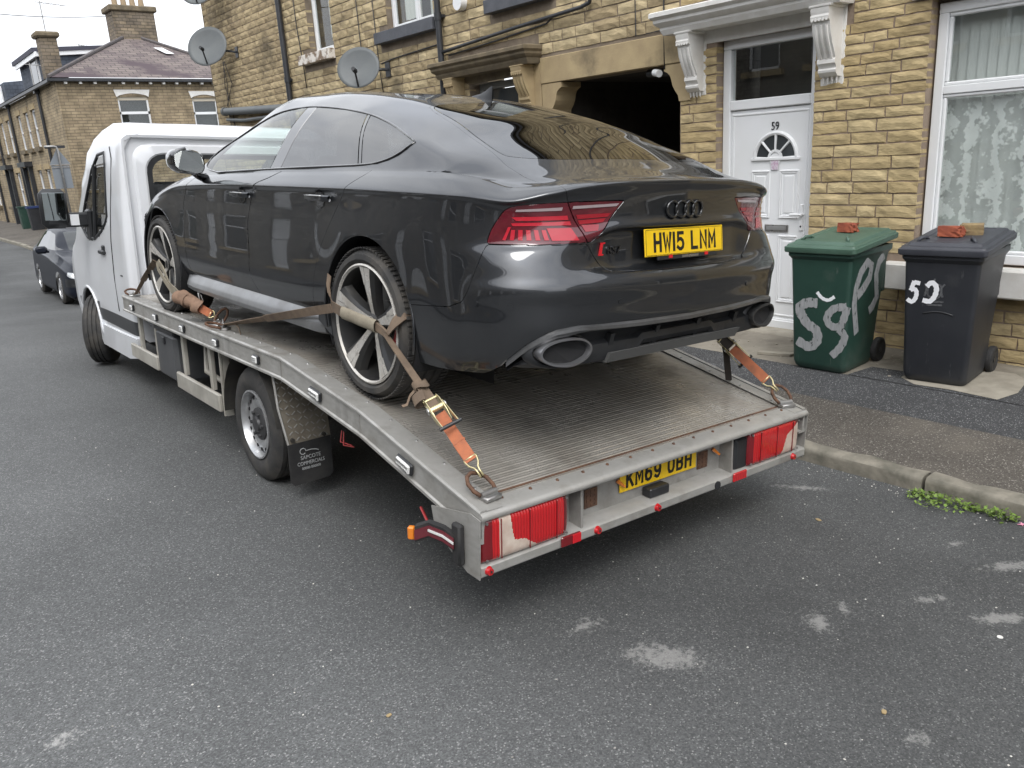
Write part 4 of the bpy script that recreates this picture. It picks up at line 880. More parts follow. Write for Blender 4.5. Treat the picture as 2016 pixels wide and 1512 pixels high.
for xx, zz in ((-.43, ZD - .125), (.32, ZD - .125)):
    g = G(); g.box((xx, YD + .080, zz), (.075, .006, .085))
    for i in range(3):
        for k in range(4): g.cyl((xx - .025 + i * .025, YD + .078, zz - .03 + k * .02), (xx - .025 + i * .025, YD + .074, zz - .03 + k * .02), .006, n=6)
    g.build('socket_plate', M['rust'], truck)
for xx in (-.275, .39):
    g = G(); g.cyl((xx, YD + .075, ZD - .085), (xx + .03, YD + .055, ZD - .115), .010, .006, n=8); g.build('orange_marker', M['amber'], truck)
# rubber outrigger lamp on the left rear
g = G(); path = [(-HW - .03, -2.27, .43), (-HW - .05, -2.225, .452), (-HW - .075, -2.165, .462), (-HW - .108, -2.115, .435)]
rows = []
for (a, b, c), hh in zip(path, (.035, .035, .033, .036)): rows.append([(a - .012, b - .012, c - hh), (a + .012, b + .012, c - hh), (a + .012, b + .012, c + hh * .8), (a - .012, b - .012, c + hh * .8)])
g.grid(rows, closed=True); g.f += [[0, 1, 2, 3], [12, 13, 14, 15]]; g.m += [0, 0]; g.box((-HW - .025, -2.285, .42), (.03, .055, .17), b=.008); og = g.build('outrigger_lamp', M['black_rubber'], truck, smooth=40)
g = G(); pr = [(a - .0155, b - .015, c - .004) for a, b, c in path]; g.ribbon([pr[0], pr[1], pr[2], pr[3]], (0, 0, .042), .006); g.build('lens', M['lens_wine0'], og)
g = G(); pr = [(a - .020, b - .019, c + .0) for a, b, c in path]; g.ribbon([pr[0], pr[1], pr[2]], (0, 0, .009), .004); g.build('white_strip', M['lens_clear'], og)
g = G(); g.box((-HW - .118, -2.10, .43), (.026, .03, .055), r=rotm(.7), b=.006); g.build('amber_end', M['amber'], og)
g = G(); g.tube([(-HW + .02, -1.95, .45), (-HW - .02, -2.08, .42), (-HW + .01, -2.2, .40)], .006, 6); g.build('lamp_cable', mat('red_cable', (.3, .02, .02), .5), truck)
g = G(); rsx = random.Random(4)
for i in range(2): g.tube([(-HW + .05, -1.2 - .02 * i, .60), (-HW + .02, -1.24 - .03 * i, .56 - .01 * i), (-HW + .05, -1.3 - .02 * i, .545 + .02 * rsx.random())], .003, 5)
g.build('loose_wire', mat('red_wire', (.25, .03, .03), .5), truck)
# lashing rings
def dring(x, y, s=1, lean=.5, yaw=0):
    z = deck_z(y); t = G(); t.box((0, 0, .012), (.085, .05, .02), b=.005); t.cyl((-.04, .012, .024), (.04, .012, .024), .013, n=10)
    Mx = Matrix.Translation((x, y, z)) @ Matrix.Rotation(yaw, 4, 'Z'); t.xf(Mx); br = t.build('lashing_ring', M['galv'], truck, smooth=40)
    pts = [(-.04, .0), (-.052, .03), (-.05, .07), (-.03, .10), (0, .112), (.03, .10), (.05, .07), (.052, .03), (.04, .0)]
    t = G(); t.tube([(a, .012 + b * math.cos(lean), .024 + b * math.sin(lean)) for a, b in pts], .0085, 8); t.xf(Mx); t.build('ring', M['rust'], br, smooth=True)
dring(-.975, -2.335, yaw=.15, lean=.55); dring(1.0, -2.33, yaw=-.3, lean=.75); dring(-.985, .60, yaw=-1.3, lean=.9); dring(-.99, .42, yaw=.9, lean=.25); dring(-1.0, 2.56, yaw=0, lean=.3)
# ---- under the deck
g = G()
for s in (-1, 1):
    g.box((s * .40, .9, .50), (.08, 6.3, .17)); g.box((s * .40, -1.5, .44), (.08, 1.3, .12))
for yy in (2.3, 1.5, .7, -.5, -1.3, -2.1): g.box((0, yy, deck_z(yy) - .10), (1.9, .06, .10))
g.cyl((-.75, 0, .35), (.75, 0, .35), .06, n=12); g.lathe([(.0, -.16), (.13, -.12), (.15, 0), (.13, .12), (0, .16)], 16, (0, 0, .35)); g.box((0, 4.3, .35), (1.3, .12, .10)); g.box((.2, 1.4, .45), (.6, 1.1, .3), b=.04)
g.box((0, 3.6, .55), (1.5, 1.8, .5), b=.05); g.build('chassis', M['chassis'], truck)
# wheels (outer side towards -x when s = -1)
def tyre_mesh(g, R, rin, w, s):
    h_ = w / 2; pr = [(rin, -h_ * .80), (rin + .012, -h_ * .90), (rin + (R - rin) * .35, -h_ * 1.02), (rin + (R - rin) * .65, -h_), (R - .018, -h_ * .86), (R - .006, -h_ * .72)]
    for k in range(4):
        a = -h_ * .62 + k * h_ * .36; pr += [(R, a), (R, a + h_ * .22), (R - .009, a + h_ * .24), (R - .009, a + h_ * .34)]
    pr = pr[:-2] + [(R - .006, h_ * .72), (R - .018, h_ * .86), (rin + (R - rin) * .65, h_), (rin + (R - rin) * .35, h_ * 1.02), (rin + .012, h_ * .9), (rin, h_ * .8)]
    g.lathe([(r, -t * 1) for r, t in pr], 64)
def truck_wheel(x, y, s, steer=0):
    T_ = Matrix.Translation((x, y, .352)) @ Matrix.Rotation(steer, 4, 'Z'); g = G(); tyre_mesh(g, .352, .205, .225, s); g.xf(T_); w = g.build('wheel', M['tyre'], truck, smooth=35)
    g = G(); o = .112 * s
    g.lathe([(.212, o * .72), (.214, o * .98), (.204, o * 1.0), (.196, o * .85), (.188, o * .55), (.185, o * .30), (.182, o * .55), (.165, o * .66), (.135, o * .70), (.10, o * .62), (.098, o * .1), (.19, -o * .6)], 48)
    g.xf(T_); g.build('rim', M['rim_silver'], w, smooth=35)
    g = G()
    for k in range(16):         # hand holes
        a = 2 * math.pi * k / 16; g.cyl((o * .60, .163 * math.cos(a), .163 * math.sin(a)), (o * .70, .163 * math.cos(a), .163 * math.sin(a)), .0115, n=10)
    g.xf(T_); g.build('hand_holes', M['dark_void'], w)
    g = G(); g.lathe([(.102, o * .60), (.100, o * .72), (.085, o * .78), (.05, o * .80), (.045, o * .92), (.0, o * .95)], 24)
    for k in range(6): a = 2 * math.pi * k / 6; g.cyl((o * .74, .075 * math.cos(a), .075 * math.sin(a)), (o * .92, .075 * math.cos(a), .075 * math.sin(a)), .012, n=6)
    g.xf(T_); g.build('hub_cap', mat('hub_grey', (.06, .06, .062), .5, .3), w, smooth=30)
truck_wheel(-.905, 0, -1); truck_wheel(.905, 0, 1); truck_wheel(-.90, 4.42, -1, R_(-27)); truck_wheel(.90, 4.42, 1, R_(-24))
# mudguard of chequer plate with flap
M['chequer'] = mat('chequer', (.30, .27, .22), .5, .5, c2=(.17, .145, .11), nscale=7, detail=7, rvar=.1)
g = G(); rows = []
for k in range(15):
    a = math.radians(150 - k * 12.5); r = .43; rows.append([(-HW + .045, -r * -math.cos(a) * 1, .352 + r * math.sin(a)), (-.70, r * math.cos(a), .352 + r * math.sin(a))])
rows = [[(-HW + .03, .43 * math.cos(math.radians(170 - k * 10)), .352 + .43 * math.sin(math.radians(170 - k * 10))), (-.70, .43 * math.cos(math.radians(170 - k * 10)), .352 + .43 * math.sin(math.radians(170 - k * 10)))] for k in range(18)]
g.grid(rows); mg = g.build('mudguard', M['chassis'], truck, smooth=True)
mg.data.materials.clear(); mg.data.materials.append(M['chassis'])
g = G(); g.add([(-HW + .035, -.40, .76), (-.74, -.40, .74), (-.755, -.50, .345), (-1.01, -.50, .335), (-HW + .035, -.405, .70)], [(0, 1, 2, 3, 4)]); g.add([(-HW + .035, -.392, .76), (-.74, -.392, .74), (-.755, -.492, .345), (-1.01, -.492, .335), (-HW + .035, -.397, .70)], [(4, 3, 2, 1, 0)]); cp = g.build('chequer_plate', M['chequer'], truck)
g = G()
for i in range(9):
    for k in range(11):
        xx = -1.02 + i * .034 + (k % 2) * .0; zz = .37 + k * .036; yy = -.40 - .10 * (.74 - zz) / .40 - .003
        if xx > -.765 or (zz < .55 and xx < -1.0): continue
        g.box((xx, yy, zz), (.026, .003, .006), r=Matrix.Rotation(.75 if (i + k) % 2 else -.75, 3, 'Y'))
g.build('chequer_ridges', M['alu'], cp)
g = G(); g.tube([(-HW + .04, -.403, .75), (-1.035, -.45, .55), (-1.012, -.503, .335)], .007, 6); g.build('plate_edge', M['alu'], cp)
g = G(); g.extr([(-1.025, .35), (-.765, .36), (-.762, .14), (-.785, .115), (-1.0, .105), (-1.022, .13)], 1, -.512, -.520); mf = g.build('mudflap', M['black_rubber'], truck)
ft = mat('flap_print', (.42, .43, .43), .7)
Bf = lambda x, z: basis((x, -.5215, z), (1, 0, .03), (0, 0, 1))
text('flap_text', 'SAPCOTE', .032, ft, mf, Bf(-.895, .262), cx=.9); text('flap_text', 'COMMERCIALS', .030, ft, mf, Bf(-.895, .228), cx=.82); text('flap_text', '00000 000000', .022, ft, mf, Bf(-.895, .198), cx=.9)
g = G(); g.tube([(-.94 + .018 * math.cos(a), -.522, .300 + .018 * math.sin(a)) for a in [k * .7 for k in range(9)]], .0025, 5); g.tube([(-.925, -.522, .300), (-.89, -.522, .303), (-.86, -.522, .298), (-.845, -.522, .291)], .0025, 5); g.build('flap_logo', ft, mf)
for xx in (-.99, -.80): g = G(); g.cyl((xx, -.50, .372), (xx, -.515, .372), .012, n=10); g.build('flap_bolt', M['chassis'], truck)
# side guard, tool box, brackets on the left
for (ya, yb_, za, zb_) in ((2.66, 1.90, .36, .475), (1.40, .50, .325, .445)):
    g = G(); g.box((-HW + .035, (ya + yb_) / 2, (za + zb_) / 2), (.03, ya - yb_, zb_ - za), b=.008); g.build('side_guard', M['cream'], truck, smooth=30)
for yy in (2.46, 1.98, 1.30, .72): G().box((-HW + .07, yy, .60), (.03, .05, .34), b=.004).build('guard_post', M['cream'], truck)
G().box((-HW + .08, .49, .53), (.05, .045, .46), b=.004).build('guard_post', M['cream'], truck)
g = G(); g.box((-HW + .045, .47, .53), (.012, .016, .45)); g.tube([(-HW + .2, 1.2, .72), (-HW + .12, 1.0, .5), (-HW + .2, .8, .42)], .02, 8); g.build('stay', M['cream'], truck)
g = G(); g.box((-HW + .22, 1.69, .515), (.36, .48, .37), b=.03); tb = g.build('tool_box', mat('box_grey', (.055, .058, .062), .5, c2=(.075, .077, .08), nscale=5), truck, smooth=35)
g = G(); g.box((-HW + .225, 1.69, .71), (.38, .50, .045), b=.015); g.build('box_lid', M['black_plastic'], tb, smooth=35)
g = G(); g.box((-HW + .033, 1.69, .635), (.014, .06, .055), b=.004); g.build('box_latch', M['black_plastic'], tb)
# ---- cab (half width .985): side skin from an outline, rounded rear corner and roof
YB = 2.70                     # rear wall
side = [(YB, .52), (YB, 2.02), (YB + .03, 2.17), (YB + .10, 2.245), (YB + .28, 2.29), (3.3, 2.305), (3.62, 2.27), (3.95, 2.16), (4.30, 1.86), (4.62, 1.50), (4.74, 1.375), (5.05, 1.20), (5.35, 1.08), (5.55, .92), (5.60, .70), (5.58, .48), (4.95, .42)]
def cab_x(z):                 # tumblehome
    return float(np.interp(z, [.3, .55, .9, 1.3, 1.6, 1.9, 2.1, 2.2, 2.31], [.95, .985, .995, .99, .977, .957, .935, .915, .86]))
# build the cab as stations along y, each a half section from sill to roof centre
ystn = [YB, YB + .012, YB + .04, YB + .12, YB + .3, 3.1, 3.3, 3.5, 3.7, 3.95, 4.2, 4.45, 4.62, 4.74, 4.95, 5.2, 5.4, 5.52, 5.6]
def cab_top(y): return float(np.interp(y, [YB, YB + .012, YB + .04, YB + .12, YB + .3, 3.3, 3.62, 3.95, 4.3, 4.62, 4.74, 5.05, 5.35, 5.52, 5.6], [2.20, 2.225, 2.255, 2.285, 2.305, 2.32, 2.29, 2.18, 1.88, 1.52, 1.39, 1.22, 1.10, .98, .80]))
def cab_sec(y):
    top = cab_top(y); ins = float(np.interp(y, [YB, YB + .012, YB + .04, YB + .12, 5.0, 5.4, 5.6], [.035, .018, .006, 0, 0, .06, .16])); out = []
    zl = float(np.interp(y, [YB, 2.8, 3.2, 4.0], [.45, .45, .45, .45]))
    levels = [zl, .55, .66, .78, .9, 1.02, 1.1, 1.2, 1.32, 1.45, 1.6, 1.75, 1.9, 2.0, 2.1]
    body = [z for z in levels if z < top - .12]
    for z in body: out.append((cab_x(z) - ins, z))
    x0, z0 = out[-1]
    for t in (.18, .36, .54, .70, .84, .94): 
        a = t * math.pi / 2; rx = min(.15, x0 * .4); rz = top - z0
        out.append((x0 - rx * (1 - math.cos(a)), z0 + rz * math.sin(a) * .985))
    out += [(x0 - .45, top - .004), (x0 * .25, top), (0, top)]
    return out
def resample(sec, n=44):
    P = np.array(sec); d = np.r_[0, np.cumsum(np.hypot(*np.diff(P, axis=0).T))]; return crs(d, P, np.linspace(0, d[-1], n))
def crs(xs, ys, q): return np.c_[np.interp(q, xs, ys[:, 0]), np.interp(q, xs, ys[:, 1])]
rowsL = [[(-x_, y_, z_) for x_, z_ in resample(cab_sec(y_))] for y_ in ystn]
def in_poly(p, poly):
    c = False; j = len(poly) - 1
    for i in range(len(poly)):
        if (poly[i][1] > p[1]) != (poly[j][1] > p[1]) and p[0] < (poly[j][0] - poly[i][0]) * (p[1] - poly[i][1]) / (poly[j][1] - poly[i][1]) + poly[i][0]: c = not c
        j = i
    return c
ARCH_C = (4.42, .36); ARCH_R = .43
def refine(rows, n):
    out = []
    for a, b in zip(rows, rows[1:]):
        k = max(1, int(math.ceil(abs(b[0][1] - a[0][1]) / n)))
        for i in range(k): t = i / k; out.append([tuple(p + (q - p) * t for p, q in zip(u, v)) for u, v in zip(a, b)])
    return out + [rows[-1]]
rowsL = refine(rowsL, .03)
g = G(); full = [r + [(-p[0], p[1], p[2]) for p in r[::-1][1:]] for r in rowsL]
g.grid(full)
DOORGL = [(3.235, 1.52), (3.20, 1.96), (3.24, 2.06), (3.47, 2.05), (3.72, 1.92), (4.08, 1.62), (4.32, 1.40), (4.1, 1.30), (3.8, 1.30), (3.5, 1.38), (3.33, 1.455)]
WSH = lambda p: False
vs, fs = [], []
keep = []
for f in g.f:
    c = sum((g.v[i] for i in f), Vector()) / len(f)
    if math.hypot(c.y - ARCH_C[0], c.z - ARCH_C[1]) < ARCH_R and abs(c.x) > .6: continue
    keep.append(f)
cabm = []
for f in keep:
    c = sum((g.v[i] for i in f), Vector()) / len(f)
    if abs(c.x) > .80 and in_poly((c.y, c.z), DOORGL): cabm.append(1 if c.x < 0 else 5)
    elif 4.66 > c.y > 3.78 and abs(c.x) < .86 - .0 and c.z > 1.42 and c.z > cab_top(c.y) - .12: cabm.append(3)
    elif c.z < .66 and c.y < 4.9 and c.z > .50: cabm.append(2 if c.x < 0 else 4)
    else: cabm.append(0)
def sub(name, mid, m, sm=40):
    ff = [f for f, k in zip(keep, cabm) if k == mid]; used = sorted({i for f in ff for i in f}); mp_ = {i: k for k, i in enumerate(used)}
    o = mesh(name, [g.v[i] for i in used], [[mp_[i] for i in f] for f in ff], m, truck, smooth=True)
    bm = bmesh.new(); bm.from_mesh(o.data); bmesh.ops.remove_doubles(bm, verts=bm.verts, dist=.0002); bmesh.ops.recalc_face_normals(bm, faces=bm.faces); bm.to_mesh(o.data); bm.free(); o.data.polygons.foreach_set('use_smooth', [True] * len(o.data.polygons)); o.data.set_sharp_from_angle(angle=R_(sm)); return o
sub('cab_body', 0, M['van_white']); sub('door_glass', 1, M['glass_dark']); sub('door_glass', 5, M['glass_dark']); M['trim_dark'] = mat('trim_dark', (.045, .047, .05), .5, c2=(.06, .062, .065), nscale=5); sub('side_trim', 2, M['trim_dark']); sub('side_trim', 4, M['trim_dark']); sub('windscreen', 3, M['glass'])
# door lines, handle, window seal, pillar, on the left
def cab_pt(y, z, o=.004): return Vector((-(cab_x(z) + o), y, z))
g = G(); g.tube([cab_pt(3.04, 2.10, .0), cab_pt(2.98, 2.0, 0), cab_pt(3.03, 1.75, 0), cab_pt(3.12, 1.5, 0), cab_pt(3.17, 1.3, 0), cab_pt(3.20, 1.0, 0), cab_pt(3.20, .68, 0)], .006, 6); g.build('door_gap', M['dark_void'], truck)
g = G(); g.tube([cab_pt(y_, z_, .0) for y_, z_ in DOORGL] , .014, 6, closed=True); g.build('window_seal', M['black_plastic'], truck, smooth=True)
g = G(); g.tube([cab_pt(3.62, 1.96, .0), cab_pt(3.76, 1.31, .0)], .022, 6); g.build('window_bar', M['black_plastic'], truck)
g = G(); g.box(cab_pt(3.52, 1.19, .014), (.03, .20, .04), b=.01); g.box(cab_pt(3.48, 1.215, .006), (.02, .08, .08), b=.01); g.build('door_handle', M['black_plastic'], truck, smooth=30)
g = G(); g.box(cab_pt(2.93, 1.02, .002), (.008, .06, .012), b=.002); g.build('side_mark', M['black_plastic'], truck)
# skirt under the cab
g = G(); g.extr([(4.28, .46), (4.02, .26), (3.02, .27), (2.70, .32), (2.70, .49), (3.2, .475)], 0, -.99, -.955); g.build('cab_skirt', M['van_white'], truck)
g = G(); g.add([(-.96, 5.0, .45), (.96, 5.0, .45), (.96, 2.7, .45), (-.96, 2.7, .45)], [(0, 1, 2, 3)]); g.build('cab_floor', M['chassis'], truck)
g = G(); rows = []
for k in range(19):
    a = math.pi * k / 18; rows.append([(-.97, ARCH_C[0] + ARCH_R * math.cos(a), ARCH_C[1] + ARCH_R * math.sin(a)), (-.55, ARCH_C[0] + ARCH_R * math.cos(a), ARCH_C[1] + ARCH_R * math.sin(a))])
g.grid(rows); g.build('wheel_well', M['chassis'], truck, smooth=True)
g = G(); g.tube([(-.984 - (0 if k in (0, 18) else .004), ARCH_C[0] + ARCH_R * 1.01 * math.cos(math.pi * k / 18), ARCH_C[1] + ARCH_R * 1.01 * math.sin(math.pi * k / 18)) for k in range(19)], .016, 6); g.build('arch_lip', M['van_white'], truck, smooth=True)
# rear wall of the cab: stepped recess round the window
def rrect(x0, x1, z0, z1, r, n=6):
    pts = []
    for (cx_, cz_, a0) in ((x1 - r, z1 - r, 0), (x0 + r, z1 - r, 90), (x0 + r, z0 + r, 180), (x1 - r, z0 + r, 270)):
        for k in range(n + 1): a = math.radians(a0 + 90 * k / n); pts.append((cx_ + r * math.cos(a), cz_ + r * math.sin(a)))
    return pts
def outer_loop():
    s_ = [(x_, z_) for x_, z_ in resample(cab_sec(YB), 44)]; L = [(x_, z_) for x_, z_ in s_] + [(-x_, z_) for x_, z_ in s_[::-1][1:]]; return L
def loop_at(scale_in, z0, z1, r, y, n=88):
    P = rrect(-scale_in, scale_in, z0, z1, r, 21)[:n]; return [(a, y, b) for a, b in P]
def match(loop, n=96, start=None):
    P = np.array(loop, float); P = np.vstack([P, P[:1]]); d = np.r_[0, np.cumsum(np.linalg.norm(np.diff(P, axis=0), axis=1))]; q = np.linspace(0, d[-1], n, endpoint=False)
    return [tuple(np.interp(t, d, P[:, k]) for k in range(3)) for t in q]
# use angular matching about the centre of the panel so that the rings correspond
def ring(poly2, y, n=120, c=(0, 1.55)):
    out = []; P = poly2 + [poly2[0]]
    for k in range(n):
        a = 2 * math.pi * k / n; dx, dz = math.cos(a), math.sin(a); best = None
        for (x0, z0), (x1, z1) in zip(P, P[1:]):
            ex, ez = x1 - x0, z1 - z0; den = dx * ez - dz * ex
            if abs(den) < 1e-12: continue
            t = ((x0 - c[0]) * ez - (z0 - c[1]) * ex) / den; u = ((x0 - c[0]) * dz - (z0 - c[1]) * dx) / den
            if t > 0 and -1e-6 <= u <= 1 + 1e-6 and (best is None or t > best): best = t
        out.append((c[0] + dx * best, y, c[1] + dz * best))
    return out
ob = [(x_, z_) for x_, z_ in resample(cab_sec(YB), 60)]; outer = [(-.95, .45)] + [(-x_, z_) for x_, z_ in ob] + [(x_, z_) for x_, z_ in ob[::-1]]
rings = [ring(outer, YB), ring(rrect(-.925, .925, .56, 2.185, .06), YB - .012), ring(rrect(-.905, .905, .58, 2.165, .06), YB - .008), ring(rrect(-.895, .895, .59, 2.155, .07), YB + .022), ring(rrect(-.845, .845, .64, 2.115, .13), YB + .024), ring(rrect(-.825, .825, .66, 2.10, .17), YB + .004), ring(rrect(-.76, .76, 1.30, 2.045, .16), YB + .002), ring(rrect(-.74, .74, 1.32, 2.03, .14), YB + .012)]
g = G(); g.grid(rings, closed=True); cr_ = g.build('cab_rear_wall', M['van_white'], truck, smooth=28)
g = G(); pw = ring(rrect(-.745, .745, 1.315, 2.035, .14), YB + .010); pi = ring(rrect(-.70, .70, 1.36, 1.995, .12), YB + .013); g.grid([pw, pi], closed=True); g.build('window_border', M['black_plastic'], truck)
g = G(); g.v = [Vector(p) for p in ring(rrect(-.71, .71, 1.35, 2.0, .12), YB + .015)]; g.f = [list(range(len(g.v)))]; g.m = [0]; g.build('rear_window', M['glass'], truck)
# inside the cab: seats, head restraints, wheel
g = G(); g.box((-.52, 3.05, 1.28), (.46, .14, .62), b=.05); g.box((.30, 3.05, 1.25), (.85, .14, .55), b=.05); g.build('seat', mat('cab_seat', (.03, .031, .034), .8), truck, smooth=40)
for xx in (-.52, .10, .52): g = G(); g.box((xx, 3.02, 1.70), (.27, .11, .22), b=.05); g.build('head_restraint', M['black_plastic'], truck, smooth=40)
g = G(); g.box((0, 4.5, 1.15), (1.7, .5, .3), b=.08); g.build('dashboard', M['black_plastic'], truck)
# mirror on its long arm
g = G(); g.box((-1.275, 3.93, 1.58), (.235, .11, .36), r=rotm(.12), b=.045); mr = g.build('door_mirror', M['black_plastic'], truck, smooth=45)
g = G(); g.box((-1.28, 3.872, 1.60), (.185, .008, .25), r=rotm(.12), b=.004); g.build('mirror_glass', mat('mirror_glass', (.30, .33, .33), .03, 1.0), mr)
g = G(); g.box((-1.08, 3.96, 1.475), (.30, .075, .135), b=.02); g.box((-.975, 3.97, 1.42), (.06, .16, .30), b=.02); g.build('mirror_arm', M['black_plastic'], mr, smooth=35)
g = G(); g.box((-1.115, 3.921, 1.475), (.075, .004, .10), b=.001); g.build('mirror_label', M['white_upvc'], mr)
# ---------------------------------------------------------------- car body surface
def pchip(xs, ys, q):
    """monotone cubic interpolation, ys may be (n,) or (n,m)"""
    xs = np.asarray(xs, float); ys = np.asarray(ys, float); q = np.asarray(q, float)
    if ys.ndim == 1: ys = ys[:, None]; sq = True
    else: sq = False
    hh = np.diff(xs)[:, None]; d = np.diff(ys, axis=0) / hh
    m = np.zeros_like(ys); m[0] = d[0]; m[-1] = d[-1]
    for i in range(1, len(xs) - 1):
        a, b = d[i - 1], d[i]; w1 = 2 * hh[i] + hh[i - 1]; w2 = hh[i] + 2 * hh[i - 1]
        with np.errstate(divide='ignore', invalid='ignore'):
            v = (w1 + w2) / (w1 / a + w2 / b)
        m[i] = np.where(a * b > 0, v, 0.0)
    i = np.clip(np.searchsorted(xs, q) - 1, 0, len(xs) - 2)
    t = ((q - xs[i]) / hh[i, 0])[:, None]; H = hh[i]
    r = ((2*t**3-3*t**2+1)*ys[i] + (t**3-2*t**2+t)*H*m[i] + (-2*t**3+3*t**2)*ys[i+1] + (t**3-t**2)*H*m[i+1])
    return r[:, 0] if sq else r
def crspline(xs, ys, q):
    """natural smooth (Catmull-Rom, non uniform) interpolation"""
    xs = np.asarray(xs, float); ys = np.asarray(ys, float); q = np.asarray(q, float)
    sq = ys.ndim == 1
    if sq: ys = ys[:, None]
    hh = np.diff(xs)[:, None]; d = np.diff(ys, axis=0) / hh
    m = np.zeros_like(ys); m[0] = d[0]; m[-1] = d[-1]
    m[1:-1] = (d[:-1] * hh[1:] + d[1:] * hh[:-1]) / (hh[1:] + hh[:-1])
    i = np.clip(np.searchsorted(xs, q) - 1, 0, len(xs) - 2)
    t = ((q - xs[i]) / hh[i, 0])[:, None]; H = hh[i]
    r = ((2*t**3-3*t**2+1)*ys[i] + (t**3-2*t**2+t)*H*m[i] + (-2*t**3+3*t**2)*ys[i+1] + (t**3-t**2)*H*m[i+1])
    return r[:, 0] if sq else r
# plan outline of the body, front left to rear centre (car frame: x right, y forward, z up, origin under the rear axle)
OUTL = np.array([(-.885,3.42),(-.918,2.92),(-.928,2.3),(-.932,1.2),(-.936,.45),(-.943,0),(-.938,-.42),(-.912,-.72),(-.84,-.915),(-.70,-1.012),(-.57,-1.045),(-.38,-1.072),(0,-1.09)])
SECT = [ # (offset, z) for 14 levels per outline station
 [(-.14,.725),(-.10,.712),(-.055,.69),(-.03,.66),(-.02,.64),(-.02,.62),(-.02,.6),(-.02,.57),(-.02,.54),(-.02,.51),(-.02,.47),(-.02,.43),(-.03,.39),(-.05,.35)],
 [(-.10,.885),(-.055,.87),(-.012,.835),(.002,.80),(.008,.765),(.010,.73),(.010,.69),(.010,.65),(.009,.6),(.008,.54),(.008,.48),(.006,.42),(-.006,.36),(-.03,.30)],
 [(-.062,.972),(-.034,.952),(-.001,.918),(-.007,.886),(-.006,.82),(-.002,.76),(.000,.70),(.002,.65),(.004,.6),(.005,.54),(.006,.48),(.003,.42),(-.014,.36),(-.04,.30)],
 [(-.058,1.012),(-.030,.985),(0,.944),(-.008,.912),(-.008,.84),(-.004,.77),(0,.70),(.003,.64),(.005,.58),(.006,.53),(.006,.475),(.003,.42),(-.014,.36),(-.042,.305)],
 [(-.058,1.024),(-.030,.995),(0,.95),(-.006,.917),(-.005,.845),(-.001,.775),(.003,.71),(.006,.65),(.008,.59),(.009,.54),(.009,.48),(.005,.42),(-.012,.36),(-.04,.305)],
 [(-.066,1.03),(-.033,1.0),(0,.953),(-.003,.92),(.003,.85),(.009,.79),(.013,.74),(.013,.68),(.012,.6),(.012,.54),(.012,.48),(.008,.42),(-.008,.35),(-.03,.29)],
 [(-.078,1.03),(-.040,1.0),(-.003,.953),(-.002,.92),(.003,.85),(.008,.775),(.010,.72),(.011,.67),(.011,.62),(.011,.57),(.010,.5),(.006,.42),(-.005,.32),(-.03,.235)],
 [(-.086,1.01),(-.046,.985),(-.004,.946),(-.006,.918),(-.006,.85),(.000,.775),(.005,.73),(.008,.68),(.011,.63),(.014,.58),(.016,.52),(.014,.43),(.000,.33),(-.03,.25)],
 [(-.098,.974),(-.056,.955),(-.014,.927),(-.030,.903),(-.032,.85),(-.022,.775),(.002,.74),(.020,.70),(.034,.652),(.050,.602),(.044,.54),(.040,.45),(.02,.36),(-.02,.275)],
 [(-.052,.980),(-.028,.971),(-.006,.955),(-.022,.921),(-.028,.85),(-.014,.782),(.006,.745),(.024,.695),(.040,.654),(.058,.604),(.050,.54),(.046,.455),(.028,.40),(-.01,.34)],
 [(-.032,.994),(-.014,.989),(.002,.976),(-.016,.935),(-.022,.855),(-.006,.79),(-.006,.755),(.010,.69),(.040,.652),(.060,.606),(.052,.54),(.046,.465),(.028,.42),(-.012,.37)],
 [(-.026,1.004),(-.010,1.001),(.004,.990),(-.010,.945),(-.016,.868),(.000,.826),(-.030,.795),(-.022,.675),(.036,.650),(.062,.608),(.053,.54),(.045,.47),(.024,.438),(-.015,.41)],
 [(-.024,1.010),(-.010,1.008),(.004,.998),(-.008,.952),(-.014,.87),(.002,.828),(-.032,.797),(-.022,.675),(.036,.650),(.063,.61),(.054,.54),(.045,.47),(.022,.44),(-.018,.42)]]
def outline_dense(n=1200):
    seg = np.r_[0, np.cumsum(np.hypot(*np.diff(OUTL, axis=0).T))]
    t = np.linspace(0, seg[-1], n); P = crspline(seg, OUTL, t); P[-1, 0] = 0
    T = np.gradient(P, t, axis=0); T /= np.linalg.norm(T, axis=1)[:, None]
    T[-1] = (1, 0)
    N = np.c_[T[:, 1], -T[:, 0]]            # outward (travel is front -> rear on the left side)
    return seg, t, P, N
def lower_grid(ns=340, nk=96):
    seg, t, P, N = outline_dense()
    # denser sampling at the rear corner
    a = np.linspace(0, 1, ns); s = seg[-1] * (a - .10 * np.sin(2 * np.pi * a) / (2 * np.pi) * 0)
    Pq = np.c_[np.interp(s, t, P[:, 0]), np.interp(s, t, P[:, 1])]
    Nq = np.c_[np.interp(s, t, N[:, 0]), np.interp(s, t, N[:, 1])]; Nq /= np.linalg.norm(Nq, axis=1)[:, None]
    S = np.array(SECT)                      # stations x levels x 2
    K = S.shape[1]
    off = pchip(seg, S[:, :, 0], s); zz = pchip(seg, S[:, :, 1], s)   # ns x K
    kk = np.linspace(0, K - 1, nk)
    off = crspline(np.arange(K), off.T, kk).T; zz = crspline(np.arange(K), zz.T, kk).T
    X = Pq[:, None, 0] + Nq[:, None, 0] * off; Y = Pq[:, None, 1] + Nq[:, None, 1] * off
    G = np.stack([X, Y, zz], -1)            # ns x nk x 3
    G[-1, :, 0] = 0
    A = np.broadcast_to((seg[-1] - s)[:, None], X.shape)  # arc length from the rear centre
    return G, A
